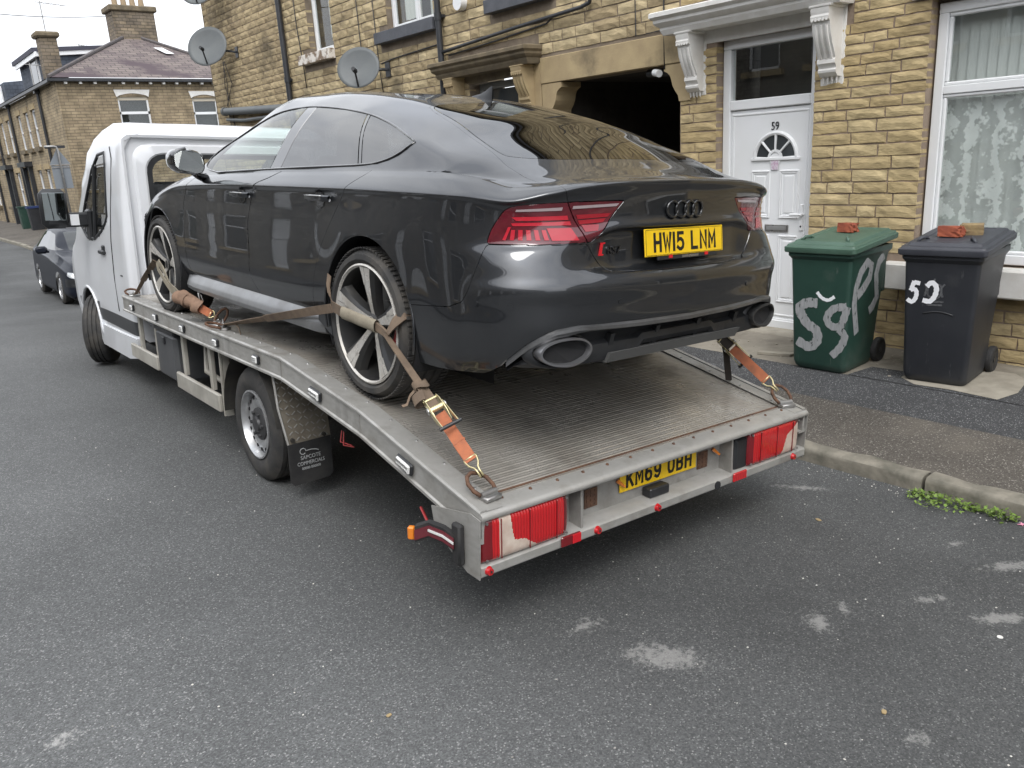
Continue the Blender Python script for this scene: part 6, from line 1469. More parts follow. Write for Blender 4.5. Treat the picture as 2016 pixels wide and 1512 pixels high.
for s in (1, -1):
    par = [o for o in lamps if (o.data.vertices[0].co.x < 0) == (s > 0)]
    po = max(par, key=lambda o: max(abs(v.co.x) for v in o.data.vertices)); pi_ = [o for o in par if o is not po][0]
    def put(nm, rows_list, m_, parent):
        g = G()
        for r in rows_list: g.grid(r)
        g.build(nm, m_, parent, smooth=True)
    S = lambda c: [(s * a, z) for a, z in c]
    put('lamp_bar', [quad_patch(S([(.655, .893), (.845, .888), (.84, .896), (.652, .905)]))], M['lens_pale'], po); put('lamp_bar', [quad_patch(S([(.405, .906), (.610, .898), (.607, .909), (.392, .917)]))], M['lens_pale'], pi_)
    put('light_guide', [quad_patch(S([(.625, .858), (.84, .855), (.86, .868), (.63, .874)])), quad_patch(S([(.613, .838), (.855, .836), (.862, .846), (.618, .853)]))], M['lens_bright'], po)
    put('light_guide', [quad_patch(S([(.445, .866), (.585, .860), (.592, .876), (.43, .880)])), quad_patch(S([(.47, .846), (.578, .840), (.584, .855), (.455, .861)])), quad_patch(S([(.50, .815), (.555, .812), (.570, .838), (.49, .838)]))], M['lens_car'], pi_)
    put('light_field', [quad_patch(S([(.585, .782), (.70, .782), (.72, .828), (.615, .828)]))], M['lens_bright'], po)
    put('light_ribs', [quad_patch(S([(.712 + k * .034, .784), (.730 + k * .034, .784), (.741 + k * .030, .822), (.724 + k * .030, .822)]), n=2) for k in range(5)] + [quad_patch(S([(.885, .783), (.90, .784), (.875, .832), (.862, .832)]), n=3)], M['lens_bright'], po)
# ---- badge, letters, plate
yb = lambda a, z, o=.003: surf_low(a, z, o)
g = G()
for k in range(4):
    a0 = .118 - .018 - k * .0545 - .012; pts = []
    for i in range(28): t = 2 * math.pi * i / 28; pts.append(surf_low(a0 + .0335 * math.cos(t), .886 + .0335 * math.sin(t), .006)[0])
    g.tube(pts, .0055, 8, closed=True)
g.build('ring_badge', M['gloss_black'], car, smooth=True)
P0, N0 = surf_low(.39, .735, .004)
xd = (surf_low(.34, .735)[0] - surf_low(.44, .735)[0]).normalized(); zd = (surf_low(.39, .75)[0] - surf_low(.39, .72)[0]).normalized()
text('model_badge', 'RS7', .042, M['gloss_black'], car, basis(P0 - xd * .01, xd, zd), ext=.003, cx=1.15)
g = G(); Pb = surf_low(.468, .742, .004)[0]; pr = [Pb + xd * a + zd * b for a, b in ((-.020, -.024), (.004, -.024), (.006, -.018), (-.004, -.018), (.004, .020), (.014, .020), (.016, .026), (-.008, .026))]
nb = xd.cross(zd); g.add([q - nb * .0 for q in pr] + [q + nb * .004 for q in pr], [list(range(8))[::-1], list(range(8, 16))] + [(i, (i + 1) % 8, 8 + (i + 1) % 8, 8 + i) for i in range(8)]); g.build('red_badge', M['red_plastic'], car)
Pp = Vector((0, -1.084, .757)); xr = Vector((1, 0, 0)); zr = Vector((0, .12, 1)).normalized()
Bp = basis(Pp, xr, zr); g = G(); g.box((0, 0, 0), (.52, .111, .006), b=.002); g.xf(Bp); cpz = g.build('number_plate', M['plate_yellow'], car)
plate_text('HW15 LNM', cpz, M['plate_black'], Bp @ Matrix.Translation((0, 0, .0031)))
g = G()
for (a, b, c_, d) in ((-.252, .252, .050, .0515), (-.252, .252, -.0515, -.050)): g.box(((a + b) / 2, (c_ + d) / 2, .0034), (b - a, d - c_, .0006))
for xx in (-.252, .252): g.box((xx, 0, .0034), (.0015, .10, .0006))
g.xf(Bp); g.build('plate_border', M['plate_black'], cpz)
g = G(); g.box((.02, -.064, -.003), (.40, .018, .008), b=.002); g.xf(Bp); ph = g.build('plate_holder', M['black_plastic'], car)
g = G(); g.box((.03, -.064, .0018), (.11, .010, .002)); g.xf(Bp); g.build('holder_label', M['steel'], ph)
for xx in (-.10, .14): g = G(); g.box((xx, -.060, .002), (.022, .014, .003)); g.xf(Bp); g.build('holder_tab', M['red_plastic'], ph)
g = G()
for a in (-.985, -.855, -.42, .42): 
    Pz, Nz = surf_low(-a, .545, .001); g.cyl(Pz, Pz + Nz * .002, .012, n=14)
g.build('parking_sensors', M['paint'], car)
# ---- diffuser under the bumper
NA = 60
def tz(a): return float(trim_z(abs(a)))
aa = [(-.872 + 1.744 * i / NA) for i in range(NA + 1)]
rows = []
for a in aa:
    z = tz(a); P1, N1 = surf_low(a, z + .004, -.004); P2 = P1 + N1 * .016 + Vector((0, 0, -.004)); P3 = P1 + N1 * .018 + Vector((0, 0, -.016)); th = .022 + .010 * float(np.interp(abs(a), [.55, .66, .78, .872], [0, 1, .8, -1.6])); P4 = P1 + N1 * .012 + Vector((0, 0, -th)); P5 = P1 - N1 * .03 + Vector((0, 0, -th)); rows.append([P1, P2, P3, P4, P5])
g = G(); g.grid(rows); g.build('diffuser_trim', M['satin_alu'], car, smooth=30)
rows = []
for a in aa:
    z = tz(a) - .026; P1, N1 = surf_low(a, z + .004, 0); P1 = Vector((P1[0], P1[1], z)); Nh = Vector((N1[0], N1[1], 0)).normalized()
    zb_ = min(z - .02, .30 + .04 * (abs(a) < .25)); r_ = [P1 - Nh * .012]
    for t, d in ((.15, .035), (.35, .045), (.45, .022), (.75, .015), (1.0, .03)): r_.append(Vector((P1[0], P1[1], z + (zb_ - z) * t)) - Nh * d)
    r_.append(Vector((P1[0] * .8, P1[1] + .25, zb_ - .0))); rows.append(r_)
g = G(); g.grid(rows); g.build('diffuser', M['black_plastic'], car, smooth=35)
for xx in (-.42, -.14, .14, .42):
    g = G(); g.extr([(-1.085, .41), (-1.05, .285), (-.85, .255), (-.85, .40)], 0, xx - .012, xx + .012); g.build('diffuser_fin', M['black_plastic'], car)
g = G(); g.extr([(-1.095, .335), (-1.07, .29), (-.80, .27), (-.80, .30)], 0, -.44, .44); g.build('diffuser_lip', mat('grey_lip', (.12, .12, .117), .55), car)
for s in (-1, 1):           # oval tail pipes
    def oval(ax, az, y, tilt=.10, cx=.665, cz=.366): return [Vector((s * (cx + 0) + s * 0 + ax * math.cos(t) * 1, y - s * 0 + .05 * abs(0), cz + az * math.sin(t) - s * tilt * 0 * math.cos(t))) for t in [2 * math.pi * k / 40 for k in range(40)]]
    yv = -1.082; sk = lambda ring_: [Vector((p_.x, p_.y + .30 * max(0, abs(p_.x) - .66), p_.z)) for p_ in ring_]
    g = G(); g.grid([sk(oval(.112, .050, yv + .06)), sk(oval(.122, .057, yv + .0)), sk(oval(.120, .056, yv - .010)), sk(oval(.111, .048, yv - .010)), sk(oval(.106, .044, yv + .004)), sk(oval(.104, .042, yv + .16))], closed=True); ex = g.build('exhaust_tip', mat('exhaust_metal', (.26, .26, .27), .28, .75) if s < 0 else mat('exhaust_metal_shaded', (.05, .05, .05), .5, .4), car, smooth=40)  # right tip is the same metal coloured darker, its shade painted in
    g = G(); r0 = sk(oval(.1055, .0435, yv + .012)); g.add(r0, [list(range(40))]); g.build('exhaust_bore', M['dark_void'], ex)
    g = G(); g.grid([sk(oval(.150, .075, yv + .06)), sk(oval(.134, .066, yv + .022)), sk(oval(.123, .058, yv + .03))], closed=True); g.build('exhaust_surround', M['black_plastic'], car, smooth=True)
# sill and skirt
for s in (-1, 1):
    g = G(); pr = [(.895, .345), (.928, .318), (.942, .285), (.950, .262), (.945, .238), (.915, .225), (.85, .215), (.80, .24), (.80, .345)]
    rows = []
    for yy, k in ((.40, .97), (.46, 1), (1.2, 1), (2.2, 1), (2.40, .97)): rows.append([(s * a * k, yy, b) for a, b in pr])
    g.grid(rows, closed=True); g.f += [list(range(9)), list(range(36, 45))]; g.m += [0, 0]; g.build('side_skirt', mat('skirt_grey', (.27, .275, .28), .30, .55, c2=(.20, .20, .20), nscale=6), car, smooth=30)
    g = G(); g.extr([(.42, .49), (.44, .30), (.30, .24), (.34, .50)], 0, s * .90, s * .935); g.build('arch_return', M['paint'], car)
# wheel wells
for yy in (-.05, WF):
    for s in (-1, 1):
        g = G(); rows = []
        for k in range(25):
            a = math.radians(-25 + 230 * k / 24); r = .395; rows.append([(s * .935, yy + r * math.cos(a), .362 + r * math.sin(a)), (s * .90, yy + (r + .006) * math.cos(a), .362 + (r + .006) * math.sin(a)), (s * .55, yy + (r + .01) * math.cos(a), .362 + (r + .01) * math.sin(a))])
        g.grid(rows); g.add([(s * .56, yy - .45, .1), (s * .56, yy + .45, .1), (s * .56, yy + .45, .85), (s * .56, yy - .45, .85)], [(0, 1, 2, 3)]); g.build('wheel_well', M['under'], car, smooth=True)
        g = G(); g.tube([(s * (.944 if yy < 1 else .928), yy + .392 * math.cos(math.radians(-12 + 204 * k / 30)), .362 + .392 * math.sin(math.radians(-12 + 204 * k / 30))) for k in range(31)], .006, 6); g.build('arch_lip', M['paint'], car, smooth=True)
# ---- wheels
M['rim_dark'] = mat('rim_dark', (.035, .036, .038), .4, .4, c2=(.05, .048, .045), nscale=10); M['rim_cut'] = mat('rim_cut', (.66, .64, .60), .30, .30, c2=(.50, .47, .42), nscale=12, rvar=.1)
def car_wheel(x, y, s, spin):
    T_ = Matrix.Translation((x, y, WZ)) @ Matrix.Rotation(0, 4, 'X'); g = G(); tyre_mesh(g, .349, .268, .275, s); g.xf(T_); w = g.build('wheel', M['tyre'], car, smooth=35)
    g = G()                 # tread blocks across the shoulder
    for k in range(84):
        a = 2 * math.pi * k / 84
        for t in (-1, 1): g.box((t * .108, .3475 * math.cos(a), .3475 * math.sin(a)), (.034, .0155, .006), r=Matrix.Rotation(a - math.pi / 2, 3, 'X'))
    g.xf(T_); g.build('tread_blocks', M['tyre'], w, kind='stuff')
    o = .1375 * s; g = G(); g.lathe([(.276, o * .82), (.278, o * .97), (.270, o * 1.0), (.262, o * .93)], 72); g.xf(T_); g.build('rim_edge', M['rim_cut'], w, smooth=35)
    g = G(); g.lathe([(.262, o * .93), (.256, o * .75), (.250, o * .2), (.246, -o * .8), (.2, -o * .85)], 64); g.xf(T_); g.build('rim_barrel', M['rim_dark'], w, smooth=35)
    for k in range(5):
        Rk = Matrix.Rotation(spin + 2 * math.pi * k / 5, 4, 'X'); st = [(.030, .030, .62), (.07, .027, .70), (.12, .033, .78), (.18, .045, .86), (.225, .057, .91), (.262, .074, .95)]
        g = G(); rows = []
        for r, hw, dd in st: rows.append([(o * dd - s * .045, -hw * 1.25, r), (o * dd - s * .012, -hw, r), (o * dd, -hw * .62, r), (o * dd, hw * .62, r), (o * dd - s * .012, hw, r), (o * dd - s * .045, hw * 1.25, r)])
        g.grid(rows); g.xf(T_ @ Rk); g.build('spoke', M['rim_dark'], w, smooth=25)
        g = G(); g.grid([[(o * dd + s * .0015, -hw * .60, r), (o * dd + s * .0015, -hw * .60 + hw * 1.15 * (.92 if r < .2 else .62), r)] for r, hw, dd in st]); g.grid([[(o * dd + s * .0015, hw * .15, r), (o * dd + s * .0015, hw * .60, r)] for r, hw, dd in st[3:]]); g.xf(T_ @ Rk); g.build('cut_face', M['rim_cut'], w)
    g = G(); g.lathe([(.046, o * .55), (.046, o * .66), (.036, o * .72), (0, o * .73)], 28); g.xf(T_); g.build('centre_cap', M['rim_dark'], w, smooth=35)
    g = G(); g.lathe([(.034, o * .735), (.036, o * .75), (.031, o * .75)], 28); g.xf(T_); g.build('cap_ring', M['rim_cut'], w, smooth=35)
    g = G(); g.lathe([(.10, o * .1), (.195, o * .1), (.195, -o * .1), (.10, -o * .1)], 48, closed=True); g.lathe([(.0, o * .18), (.10, o * .15), (.10, -o * .1)], 32); g.xf(T_); g.build('brake_disc', M['galv'], w, smooth=35)
    g = G()
    for t in range(9): a = math.radians(150 + t * 7); g.box((o * .1, .165 * math.cos(a), .165 * math.sin(a)), (.09, .03, .075), r=Matrix.Rotation(a - math.pi / 2, 3, 'X'), b=.006)
    g.xf(T_); g.build('brake_caliper', mat('caliper_red', (.28, .02, .02), .4), w, smooth=35)
for s in (-1, 1): car_wheel(s * .806, WR, s, R_(2 if s < 0 else 40)); car_wheel(s * .800, WF, s, R_(8 if s < 0 else 55))
# ---- handles, mirror, aerial
def side_pt(y, z, off=0): return surf_low(a_of(y), z, off)
for yy, zz in ((1.32, .885), (.36, .897)):
    for s in (1, -1):
        F3 = lambda v: Vector((v[0] * s, v[1], v[2]))
        Pc, Nc = side_pt(yy, zz); g = G(); 
        pts = [F3(side_pt(yy + d, zz + .004 - .10 * d * d, o_)[0]) for d, o_ in ((.11, .006), (.09, .030), (.04, .038), (-.04, .038), (-.09, .030), (-.11, .006))]
        rows = [[q + F3((-0, 0, -.016)), q + F3((-.010, 0, -.008)), q + F3((-.010, 0, .008)), q + F3((0, 0, .014)), q + F3((.012, 0, 0))] for q in pts]; g.grid(rows, closed=True); hd = g.build('door_handle', M['paint'], car, smooth=40)
        g = G(); g.tube([q + F3((-.010, 0, .010)) for q in pts[1:-1]], .0032, 6); g.build('handle_edge', M['steel'], hd, smooth=True)
        g = G(); rows = []
        for k in range(9):
            a = math.pi * 2 * k / 8; rows.append(F3(side_pt(yy + .055 * math.cos(a), zz - .002 + .045 * math.sin(a), .002)[0]))
        g.add(rows[:-1], [list(range(8))]); g.build('handle_cup', M['gloss_black'], hd)
for s in (1, -1):
    F3 = lambda v: Vector((v[0] * s, v[1], v[2])); g = G(); rows = []
    for yy, sx, sz in ((1.80, .90, .90), (1.83, 1.0, 1.0), (1.90, 1.0, .98), (1.97, .86, .86), (2.02, .55, .60), (2.04, .15, .2)):
        ring_ = []
        for k in range(24): a = 2 * math.pi * k / 24; c_, s_ = math.cos(a), math.sin(a); ring_.append(F3((-1.035 + sx * .108 * np.sign(c_) * abs(c_) ** .7 * (1.0 if c_ > 0 else .95), yy + .02 * c_, 1.065 + sz * .072 * np.sign(s_) * abs(s_) ** .7 + .012 * -c_)))
        rows.append(ring_)
    g.grid(rows, closed=True); g.add(rows[-1], [list(range(24))]); mrr = g.build('door_mirror', M['gloss_black'], car, smooth=40)
    g = G(); g.add([F3((p_.x * s, p_.y, p_.z)) + Vector((0, .006, 0)) for p_ in rows[0]], [list(range(24))]); g.build('mirror_glass', mat('mirror_face', (.55, .58, .58), .03, 1.0), mrr)
    g = G(); g.tube([F3((-1.05, 1.802, 1.14)), F3((-1.10, 1.81, 1.128)), F3((-1.14, 1.82, 1.09))], .010, 6); g.build('mirror_cap', M['satin_alu'], mrr, smooth=True)
    g = G(); g.tube([F3((-.99, 1.90, 1.02)), F3((-.95, 1.93, .985)), F3((-.895, 1.95, .968))], [.028, .022, .03], 8); g.build('mirror_foot', M['gloss_black'], mrr, smooth=True)
g = G(); rows = []
for t, h_, w_ in ((0, .004, .03), (.05, .018, .026), (.10, .040, .017), (.135, .062, .009), (.15, .066, .004)):
    yy = .36 - t; zc_ = float(pchip(YC, ZC, np.array([yy]))[0]); rows.append([(-w_, yy, zc_ - .004), (-w_ * .5, yy, zc_ + h_ * .6), (0, yy, zc_ + h_), (w_ * .5, yy, zc_ + h_ * .6), (w_, yy, zc_ - .004)])
g.grid(rows); g.build('roof_aerial', M['black_plastic'], car, smooth=40)
# broken front: inner liner and crash beam where the bumper is missing
g = G(); g.extr([(3.26, .25), (3.36, .30), (3.42, .66), (3.34, .70), (3.24, .64)], 0, -.86, .86); g.box((0, 3.34, .46), (1.3, .1, .14), b=.02); g.box((-.84, 3.28, .54), (.10, .10, .30), r=rotm(.2, .15), b=.01); g.box((-.86, 3.31, .36), (.06, .05, .16), r=rotm(.1, .2)); g.build('broken_front', M['black_plastic'], car)
g = G(); g.add([(-.70, -.7, .25), (.70, -.7, .25), (.80, 3.3, .22), (-.80, 3.3, .22)], [(0, 1, 2, 3)]); g.build('undertray', M['under'], car)
# ---------------------------------------------------------------- tie-down straps
M['web_orange'] = mat('web_orange', (.46, .150, .068), .85, c2=(.33, .115, .06), nscale=18, bump=.0008, bscale=400, detail=6)
overlay(M['web_orange'], (.18, .12, .08), 9, .58, .74, .6)
M['web_brown'] = mat('web_brown', (.20, .145, .10), .9, c2=(.13, .095, .068), nscale=14, bump=.0008, bscale=350)
M['web_sleeve'] = mat('web_sleeve', (.30, .265, .20), .85, c2=(.22, .19, .14), nscale=10, bump=.0015, bscale=120)
M['web_dark'] = mat('web_dark', (.055, .045, .038), .9, c2=(.035, .03, .026), nscale=12)
M['zinc'] = mat('zinc', (.66, .58, .33), .35, .65, c2=(.50, .44, .26), nscale=25, rvar=.1)
TW = lambda x, y, z: TRM @ Vector((x, y, z))
CW = lambda x, y, z: CAR_M @ Vector((x, y, z))
def facing(p, d, w, twist=0):
    v = (CAM_P - p).normalized(); u = d.cross(v)
    u = u.normalized() * w
    return Matrix.Rotation(twist, 3, d) @ u
def lerp(a, b, t): return a + (b - a) * t
def band_line(g, a, b, w, n=8, th=.004, sag=0, tw=(0, 0), wob=.0):
    d = (b - a).normalized(); P = []; Wd = []
    for i in range(n + 1):
        t = i / n; p_ = lerp(a, b, t) + Vector((0, 0, -sag * 4 * t * (1 - t))) ; P.append(p_); Wd.append(facing(p_, d, w, tw[0] + (tw[1] - tw[0]) * t + wob * math.sin(t * 9)))
    return g.ribbon(P, Wd, th)
def jhook(parent, tip, end, w):
    """double wire hook from the strap end to the ring"""
    d = (end - tip).normalized(); u = facing(tip, d, 1.0); v = d.cross(u).normalized(); g = G()
    L = (end - tip).length
    for s in (-1, 1):
        g.tube([end + u * w * .52 * s + d * .008, end + u * w * .52 * s, lerp(end, tip, .35) + u * w * .42 * s, lerp(end, tip, .62) + u * .008 * s, tip + u * .006 * s + d * .01, tip - d * .012 + u * .006 * s + v * .006, tip - d * .012 + u * .006 * s + v * .022, tip + d * .012 + u * .006 * s + v * .026], .0042, 6)
    g.tube([end - u * w * .52 + d * .008, end + u * w * .52 + d * .008], .0042, 6)
    return g.build('hook', M['zinc'], parent, smooth=True)
def ratchet(parent, c, d, u, flip=1):
    """c centre, d along the strap, u across it"""
    d = d.normalized(); u = u.normalized(); v = d.cross(u).normalized() * flip
    B = Matrix(((d[0], u[0], v[0], c[0]), (d[1], u[1], v[1], c[1]), (d[2], u[2], v[2], c[2]), (0, 0, 0, 1)))
    g = G()
    for s in (-1, 1):           # frame plates
        pl = [(-.065, -.006), (-.05, -.016), (.05, -.014), (.07, -.004), (.07, .008), (.03, .03), (-.03, .032), (-.06, .016)]
        g.prism(pl, lambda a, b: Vector((a, s * .028, b)), lambda a, b: Vector((a, s * .031, b)))
    g.cyl((0, -.034, .012), (0, .034, .012), .013, n=12); g.cyl((-.055, -.033, .003), (-.055, .033, .003), .006, n=8); g.xf(B); r = g.build('ratchet', M['zinc'], parent, smooth=30)
    g = G()
    Rh = Matrix.Rotation(-.28, 4, 'Y')
    for s in (-1, 1):
        pl = [(-.016, -.012), (-.016, .014), (.03, .016), (.12, .010), (.128, 0), (.12, -.008), (.03, -.014)]
        t = G(); t.prism(pl, lambda a, b: Vector((a, s * .034, b)), lambda a, b: Vector((a, s * .037, b))); t.xf(Matrix.Translation((0, 0, .014)) @ Rh); g.add(t.v, t.f)
    g.xf(B); hn = g.build('handle', M['zinc'], r, smooth=30)
    g = G(); g.cyl((.122, -.048, .0), (.122, .048, .0), .0085, n=10); g.xf(Matrix.Translation((0, 0, .014)) @ Rh); g.xf(B); g.build('grip', M['black_plastic'], r, smooth=35)
    g = G()
    for s in (-1, 1): g.cyl((0, s * .034, .012), (0, s * .041, .012), .017, n=12)
    g.xf(B); g.build('gear', M['steel'], r, smooth=35)
# --- rear left wheel
s1 = empty('ratchet_strap', tuple(TW(-.975, -2.25, .62))); I1 = s1.matrix_world.inverted() if False else Matrix.Translation(-s1.location)
tag(s1, 'orange ratchet strap holding the near rear wheel to the deck corner', 'strap', 'tie-down straps')
def bl(g, name, m, par, root, **k):
    g.xf(Matrix.Translation(-root.location)); return g.build(name, m, par, **k)
class Rt:      # strap builder working in world space, parented to root at its base
    def __init__(s, root): s.o = root; s.off = Matrix.Translation(-root.location)
    def part(s, g, name, m, **k): g.xf(s.off); return g.build(name, m, s.o, **k)
    def fix(s):
        for ch in s.o.children:
            if ch.get('_w'): del ch['_w']; ch.data.transform(s.off); 
            for c2 in ch.children:
                if c2.get('_w'): del c2['_w']; c2.data.transform(s.off)
def hookw(rt, tip, end, w): o = jhook(rt.o, tip, end, w); o['_w'] = 1
def ratw(rt, c, d, u, flip=1):
    n0 = set(bpy.data.objects.keys()); ratchet(rt.o, c, d, u, flip)
    for k in set(bpy.data.objects.keys()) - n0: bpy.data.objects[k]['_w'] = 1
rt = Rt(s1)
ring1 = TW(-.972, -2.262, deck_z(-2.262) + .075); end1 = CW(-.985, -.285, .345); d1 = (end1 - ring1).normalized()
pA = lerp(ring1, end1, .085); pB = lerp(ring1, end1, .40); pC = lerp(ring1, end1, .47); pD = lerp(ring1, end1, .63)
hookw(rt, ring1, pA, .05)
g = G(); band_line(g, pA - d1 * .006, pB, .050, 12, .006, wob=.05); band_line(g, lerp(pA, pB, .02) + Vector((0, 0, -.006)), lerp(pA, pB, .36) + Vector((0, 0, -.008)), .047, 5); g.tube([lerp(pA, pB, .36) - facing(pA, d1, .027), lerp(pA, pB, .36) + facing(pA, d1, .027) + Vector((0, 0, .004))], .004, 5); rt.part(g, 'orange_webbing', M['web_orange'], smooth=30)
ratw(rt, lerp(ring1, end1, .43), -d1, facing(pC, d1, 1.0, .25), 1)
g = G(); band_line(g, lerp(ring1, end1, .44), pD, .044, 6, .006, tw=(0, .5), wob=.1); band_line(g, pD, end1, .034, 8, .005, tw=(.5, 1.0)); rt.part(g, 'brown_webbing', M['web_brown'], smooth=30)
g = G(); kc = lerp(ring1, end1, .60); u1 = facing(kc, d1, 1.0); v1 = d1.cross(u1).normalized()
loop = [kc + u1 * (.030 * math.cos(a) - .0) + v1 * (.022 * math.sin(a)) + d1 * .012 * math.sin(a * 2) for a in [2 * math.pi * k / 14 for k in range(15)]]; g.ribbon(loop, [d1 * .035] * 15, .005)
loop = [kc - d1 * .05 + u1 * (-.030 + .034 * math.cos(a)) + v1 * .026 * math.sin(a) for a in [2 * math.pi * k / 14 for k in range(13)]]; g.ribbon(loop, [(d1 * .045 + u1 * .01)] * 13, .004)
g.ribbon([kc - u1 * .03, kc - u1 * .06 - d1 * .01, kc - u1 * .09 - d1 * .03 + v1 * .01, kc - u1 * .11 - d1 * .03], d1 * .012, .004); rt.part(g, 'knot', M['web_brown'], smooth=50)
g = G(); xw = -.968
P = [CW(xw - .012, .10 - .30 * t, .388 - .020 * t) for t in [i / 8 for i in range(9)]]; rows = []
for i, q in enumerate(P):
    t = i / 8; c_ = CAR_M.to_3x3(); rows.append([q + c_ @ Vector((-.016 * math.cos(a) * (1 + .1 * math.sin(i * 1.7)), .003 * math.sin(i * 2.1), .030 * math.sin(a))) for a in [2 * math.pi * k / 12 for k in range(12)]])
g.grid(rows, closed=True); rt.part(g, 'sleeve', M['web_sleeve'], smooth=50)
g = G(); cz = CAR_M.to_3x3() @ Vector((0, .004, .05))
g.ribbon([CW(-.955, .262, .545), CW(-.968, .255, .50), CW(-.975, .235, .45), CW(-.98, .20, .405), CW(-.98, .10, .388)], [CAR_M.to_3x3() @ Vector((0, .03, .012))] * 2 + [CAR_M.to_3x3() @ Vector((0, .03, .03))] + [cz] * 2, .005)
rt.part(g, 'wheel_webbing', M['web_brown'], smooth=40); g = G(); g.ribbon([CW(-.978, -.19, .370), CW(-.978, -.25, .355), CW(-.982, -.29, .345)], [cz * .75, cz * .7, cz * .6], .012)
rt.part(g, 'wheel_webbing', M['web_brown'], smooth=40); g = G(); g.ribbon([CW(-.98, -.285, .348), CW(-.965, -.32, .40), CW(-.93, -.345, .44), CW(-.86, -.345, .465)], [CAR_M.to_3x3() @ Vector((0, .02, .01)), CAR_M.to_3x3() @ Vector((.02, .05, .03)), CAR_M.to_3x3() @ Vector((.03, .045, .05)), CAR_M.to_3x3() @ Vector((.03, .03, .05))], .005)
rt.part(g, 'wheel_webbing', M['web_brown'], smooth=40)
g = G(); hk = TW(-.985, .44, deck_z(.44) + .035); a_ = CW(-.982, .205, .395); band_line(g, hk, lerp(hk, a_, .45), .032, 6, .005, tw=(1.2, .5)); band_line(g, lerp(hk, a_, .45), a_, .044, 6, .005, tw=(.5, .1)); g.ribbon([lerp(hk, a_, .12), lerp(hk, a_, .16) + Vector((0, 0, -.03)), lerp(hk, a_, .17) + Vector((0, 0, -.075))], Vector((.01, .02, 0)), .003); rt.part(g, 'forward_webbing', M['web_brown'], smooth=40)
g = G(); g.tube([hk, hk + Vector((0, .03, .01)), hk + Vector((-.01, .07, -.01)), hk + Vector((-.02, .09, .015)), hk + Vector((-.01, .06, .03))], .006, 6); g.tube([hk + Vector((0, .02, -.01)), hk + Vector((.01, .05, .03))], .005, 6); rt.part(g, 'forward_hook', M['galv'], smooth=True)
rt.fix()
# --- front left wheel
s2 = empty('ratchet_strap', tuple(TW(-.95, .7, .9))); tag(s2, 'brown and orange strap knotted behind the near front wheel', 'strap', 'tie-down straps'); rt = Rt(s2)
ring2 = TW(-.955, .70, deck_z(.70) + .055); w2 = CW(-.965, 2.72, .30); b2 = CW(-.985, 2.16, .165); d2 = (b2 - ring2).normalized()
e2 = lerp(ring2, b2, .16); hookw(rt, ring2, e2, .05)
g = G(); band_line(g, e2, lerp(ring2, b2, .86), .052, 8, .006); rt.part(g, 'orange_webbing', M['web_orange'], smooth=30)
g = G(); u2 = facing(b2, d2, 1.0); v2 = d2.cross(u2).normalized(); rs2 = random.Random(9)
for k in range(6):
    o_ = d2 * (-.05 + k * .028) + u2 * rs2.uniform(-.012, .012); r_ = .045 + rs2.uniform(-.008, .012); tl_ = rs2.uniform(-.35, .35); ax = Matrix.Rotation(tl_, 3, v2)
    g.ribbon([b2 + o_ + ax @ (u2 * r_ * math.cos(a) + v2 * r_ * .8 * math.sin(a) + d2 * .01 * math.sin(2 * a + k)) for a in [2 * math.pi * j / 12 for j in range(13)]], [ax @ (d2 * .05)] * 13, .005)
g.ribbon([b2 - d2 * .05 + u2 * .03, b2 - d2 * .02 + v2 * .055, b2 + d2 * .05 + v2 * .05 - u2 * .02, b2 + d2 * .10 + v2 * .03], [u2 * .06] * 4, .005)
rt.part(g, 'bundle', M['web_orange'] if False else mat('web_tan', (.30, .19, .13), .9, c2=(.20, .13, .09), nscale=15, bump=.001, bscale=200), smooth=50)
g = G(); g.tube([b2 - d2 * .06 + u2 * .05, b2 - d2 * .03 + u2 * .075, b2 + d2 * .0 + u2 * .085, b2 - d2 * .07 + u2 * .01], .005, 6); g.tube([b2 - d2 * .08 - u2 * .02, b2 - d2 * .03 - u2 * .03 + v2 * .05], .005, 6); rt.part(g, 'ratchet_wire', M['galv'], smooth=True)
g = G(); m_ = lerp(b2, w2, .5) + CAR_M.to_3x3() @ Vector((-.01, 0, -.03)); cz2 = CAR_M.to_3x3() @ Vector((0, .015, .055))
g.ribbon([b2 + d2 * .08, m_, CW(-.968, 2.62, .22), CW(-.968, 2.72, .32), CW(-.968, 2.80, .36)], [cz2] * 5, .006); rt.part(g, 'wheel_webbing', M['web_sleeve'], smooth=50); g = G(); g.ribbon([CW(-.968, 2.80, .37), CW(-.966, 2.88, .335), CW(-.97, 2.74, .26), CW(-.972, 2.60, .20), CW(-.975, 2.45, .19)], [cz2 * .9] * 5, .006); rt.part(g, 'wheel_webbing', M['web_sleeve'], smooth=50)
g = G(); f2 = TW(-1.0, 2.50, deck_z(2.5) + .03); band_line(g, f2, lerp(f2, CW(-.96, 2.98, .36), .45), .03, 6, .005, tw=(.8, .3)); band_line(g, lerp(f2, CW(-.96, 2.98, .36), .45), CW(-.962, 2.92, .37), .042, 6, .005, tw=(.3, 0)); rt.part(g, 'forward_webbing', M['web_brown'], smooth=40)
g = G(); g.tube([f2 + Vector((0, .0, .02)), f2 + Vector((-.01, .05, 0)), f2 + Vector((-.02, .08, -.02))], .012, 6); rt.part(g, 'forward_hook', M['galv'], smooth=True)
rt.fix()
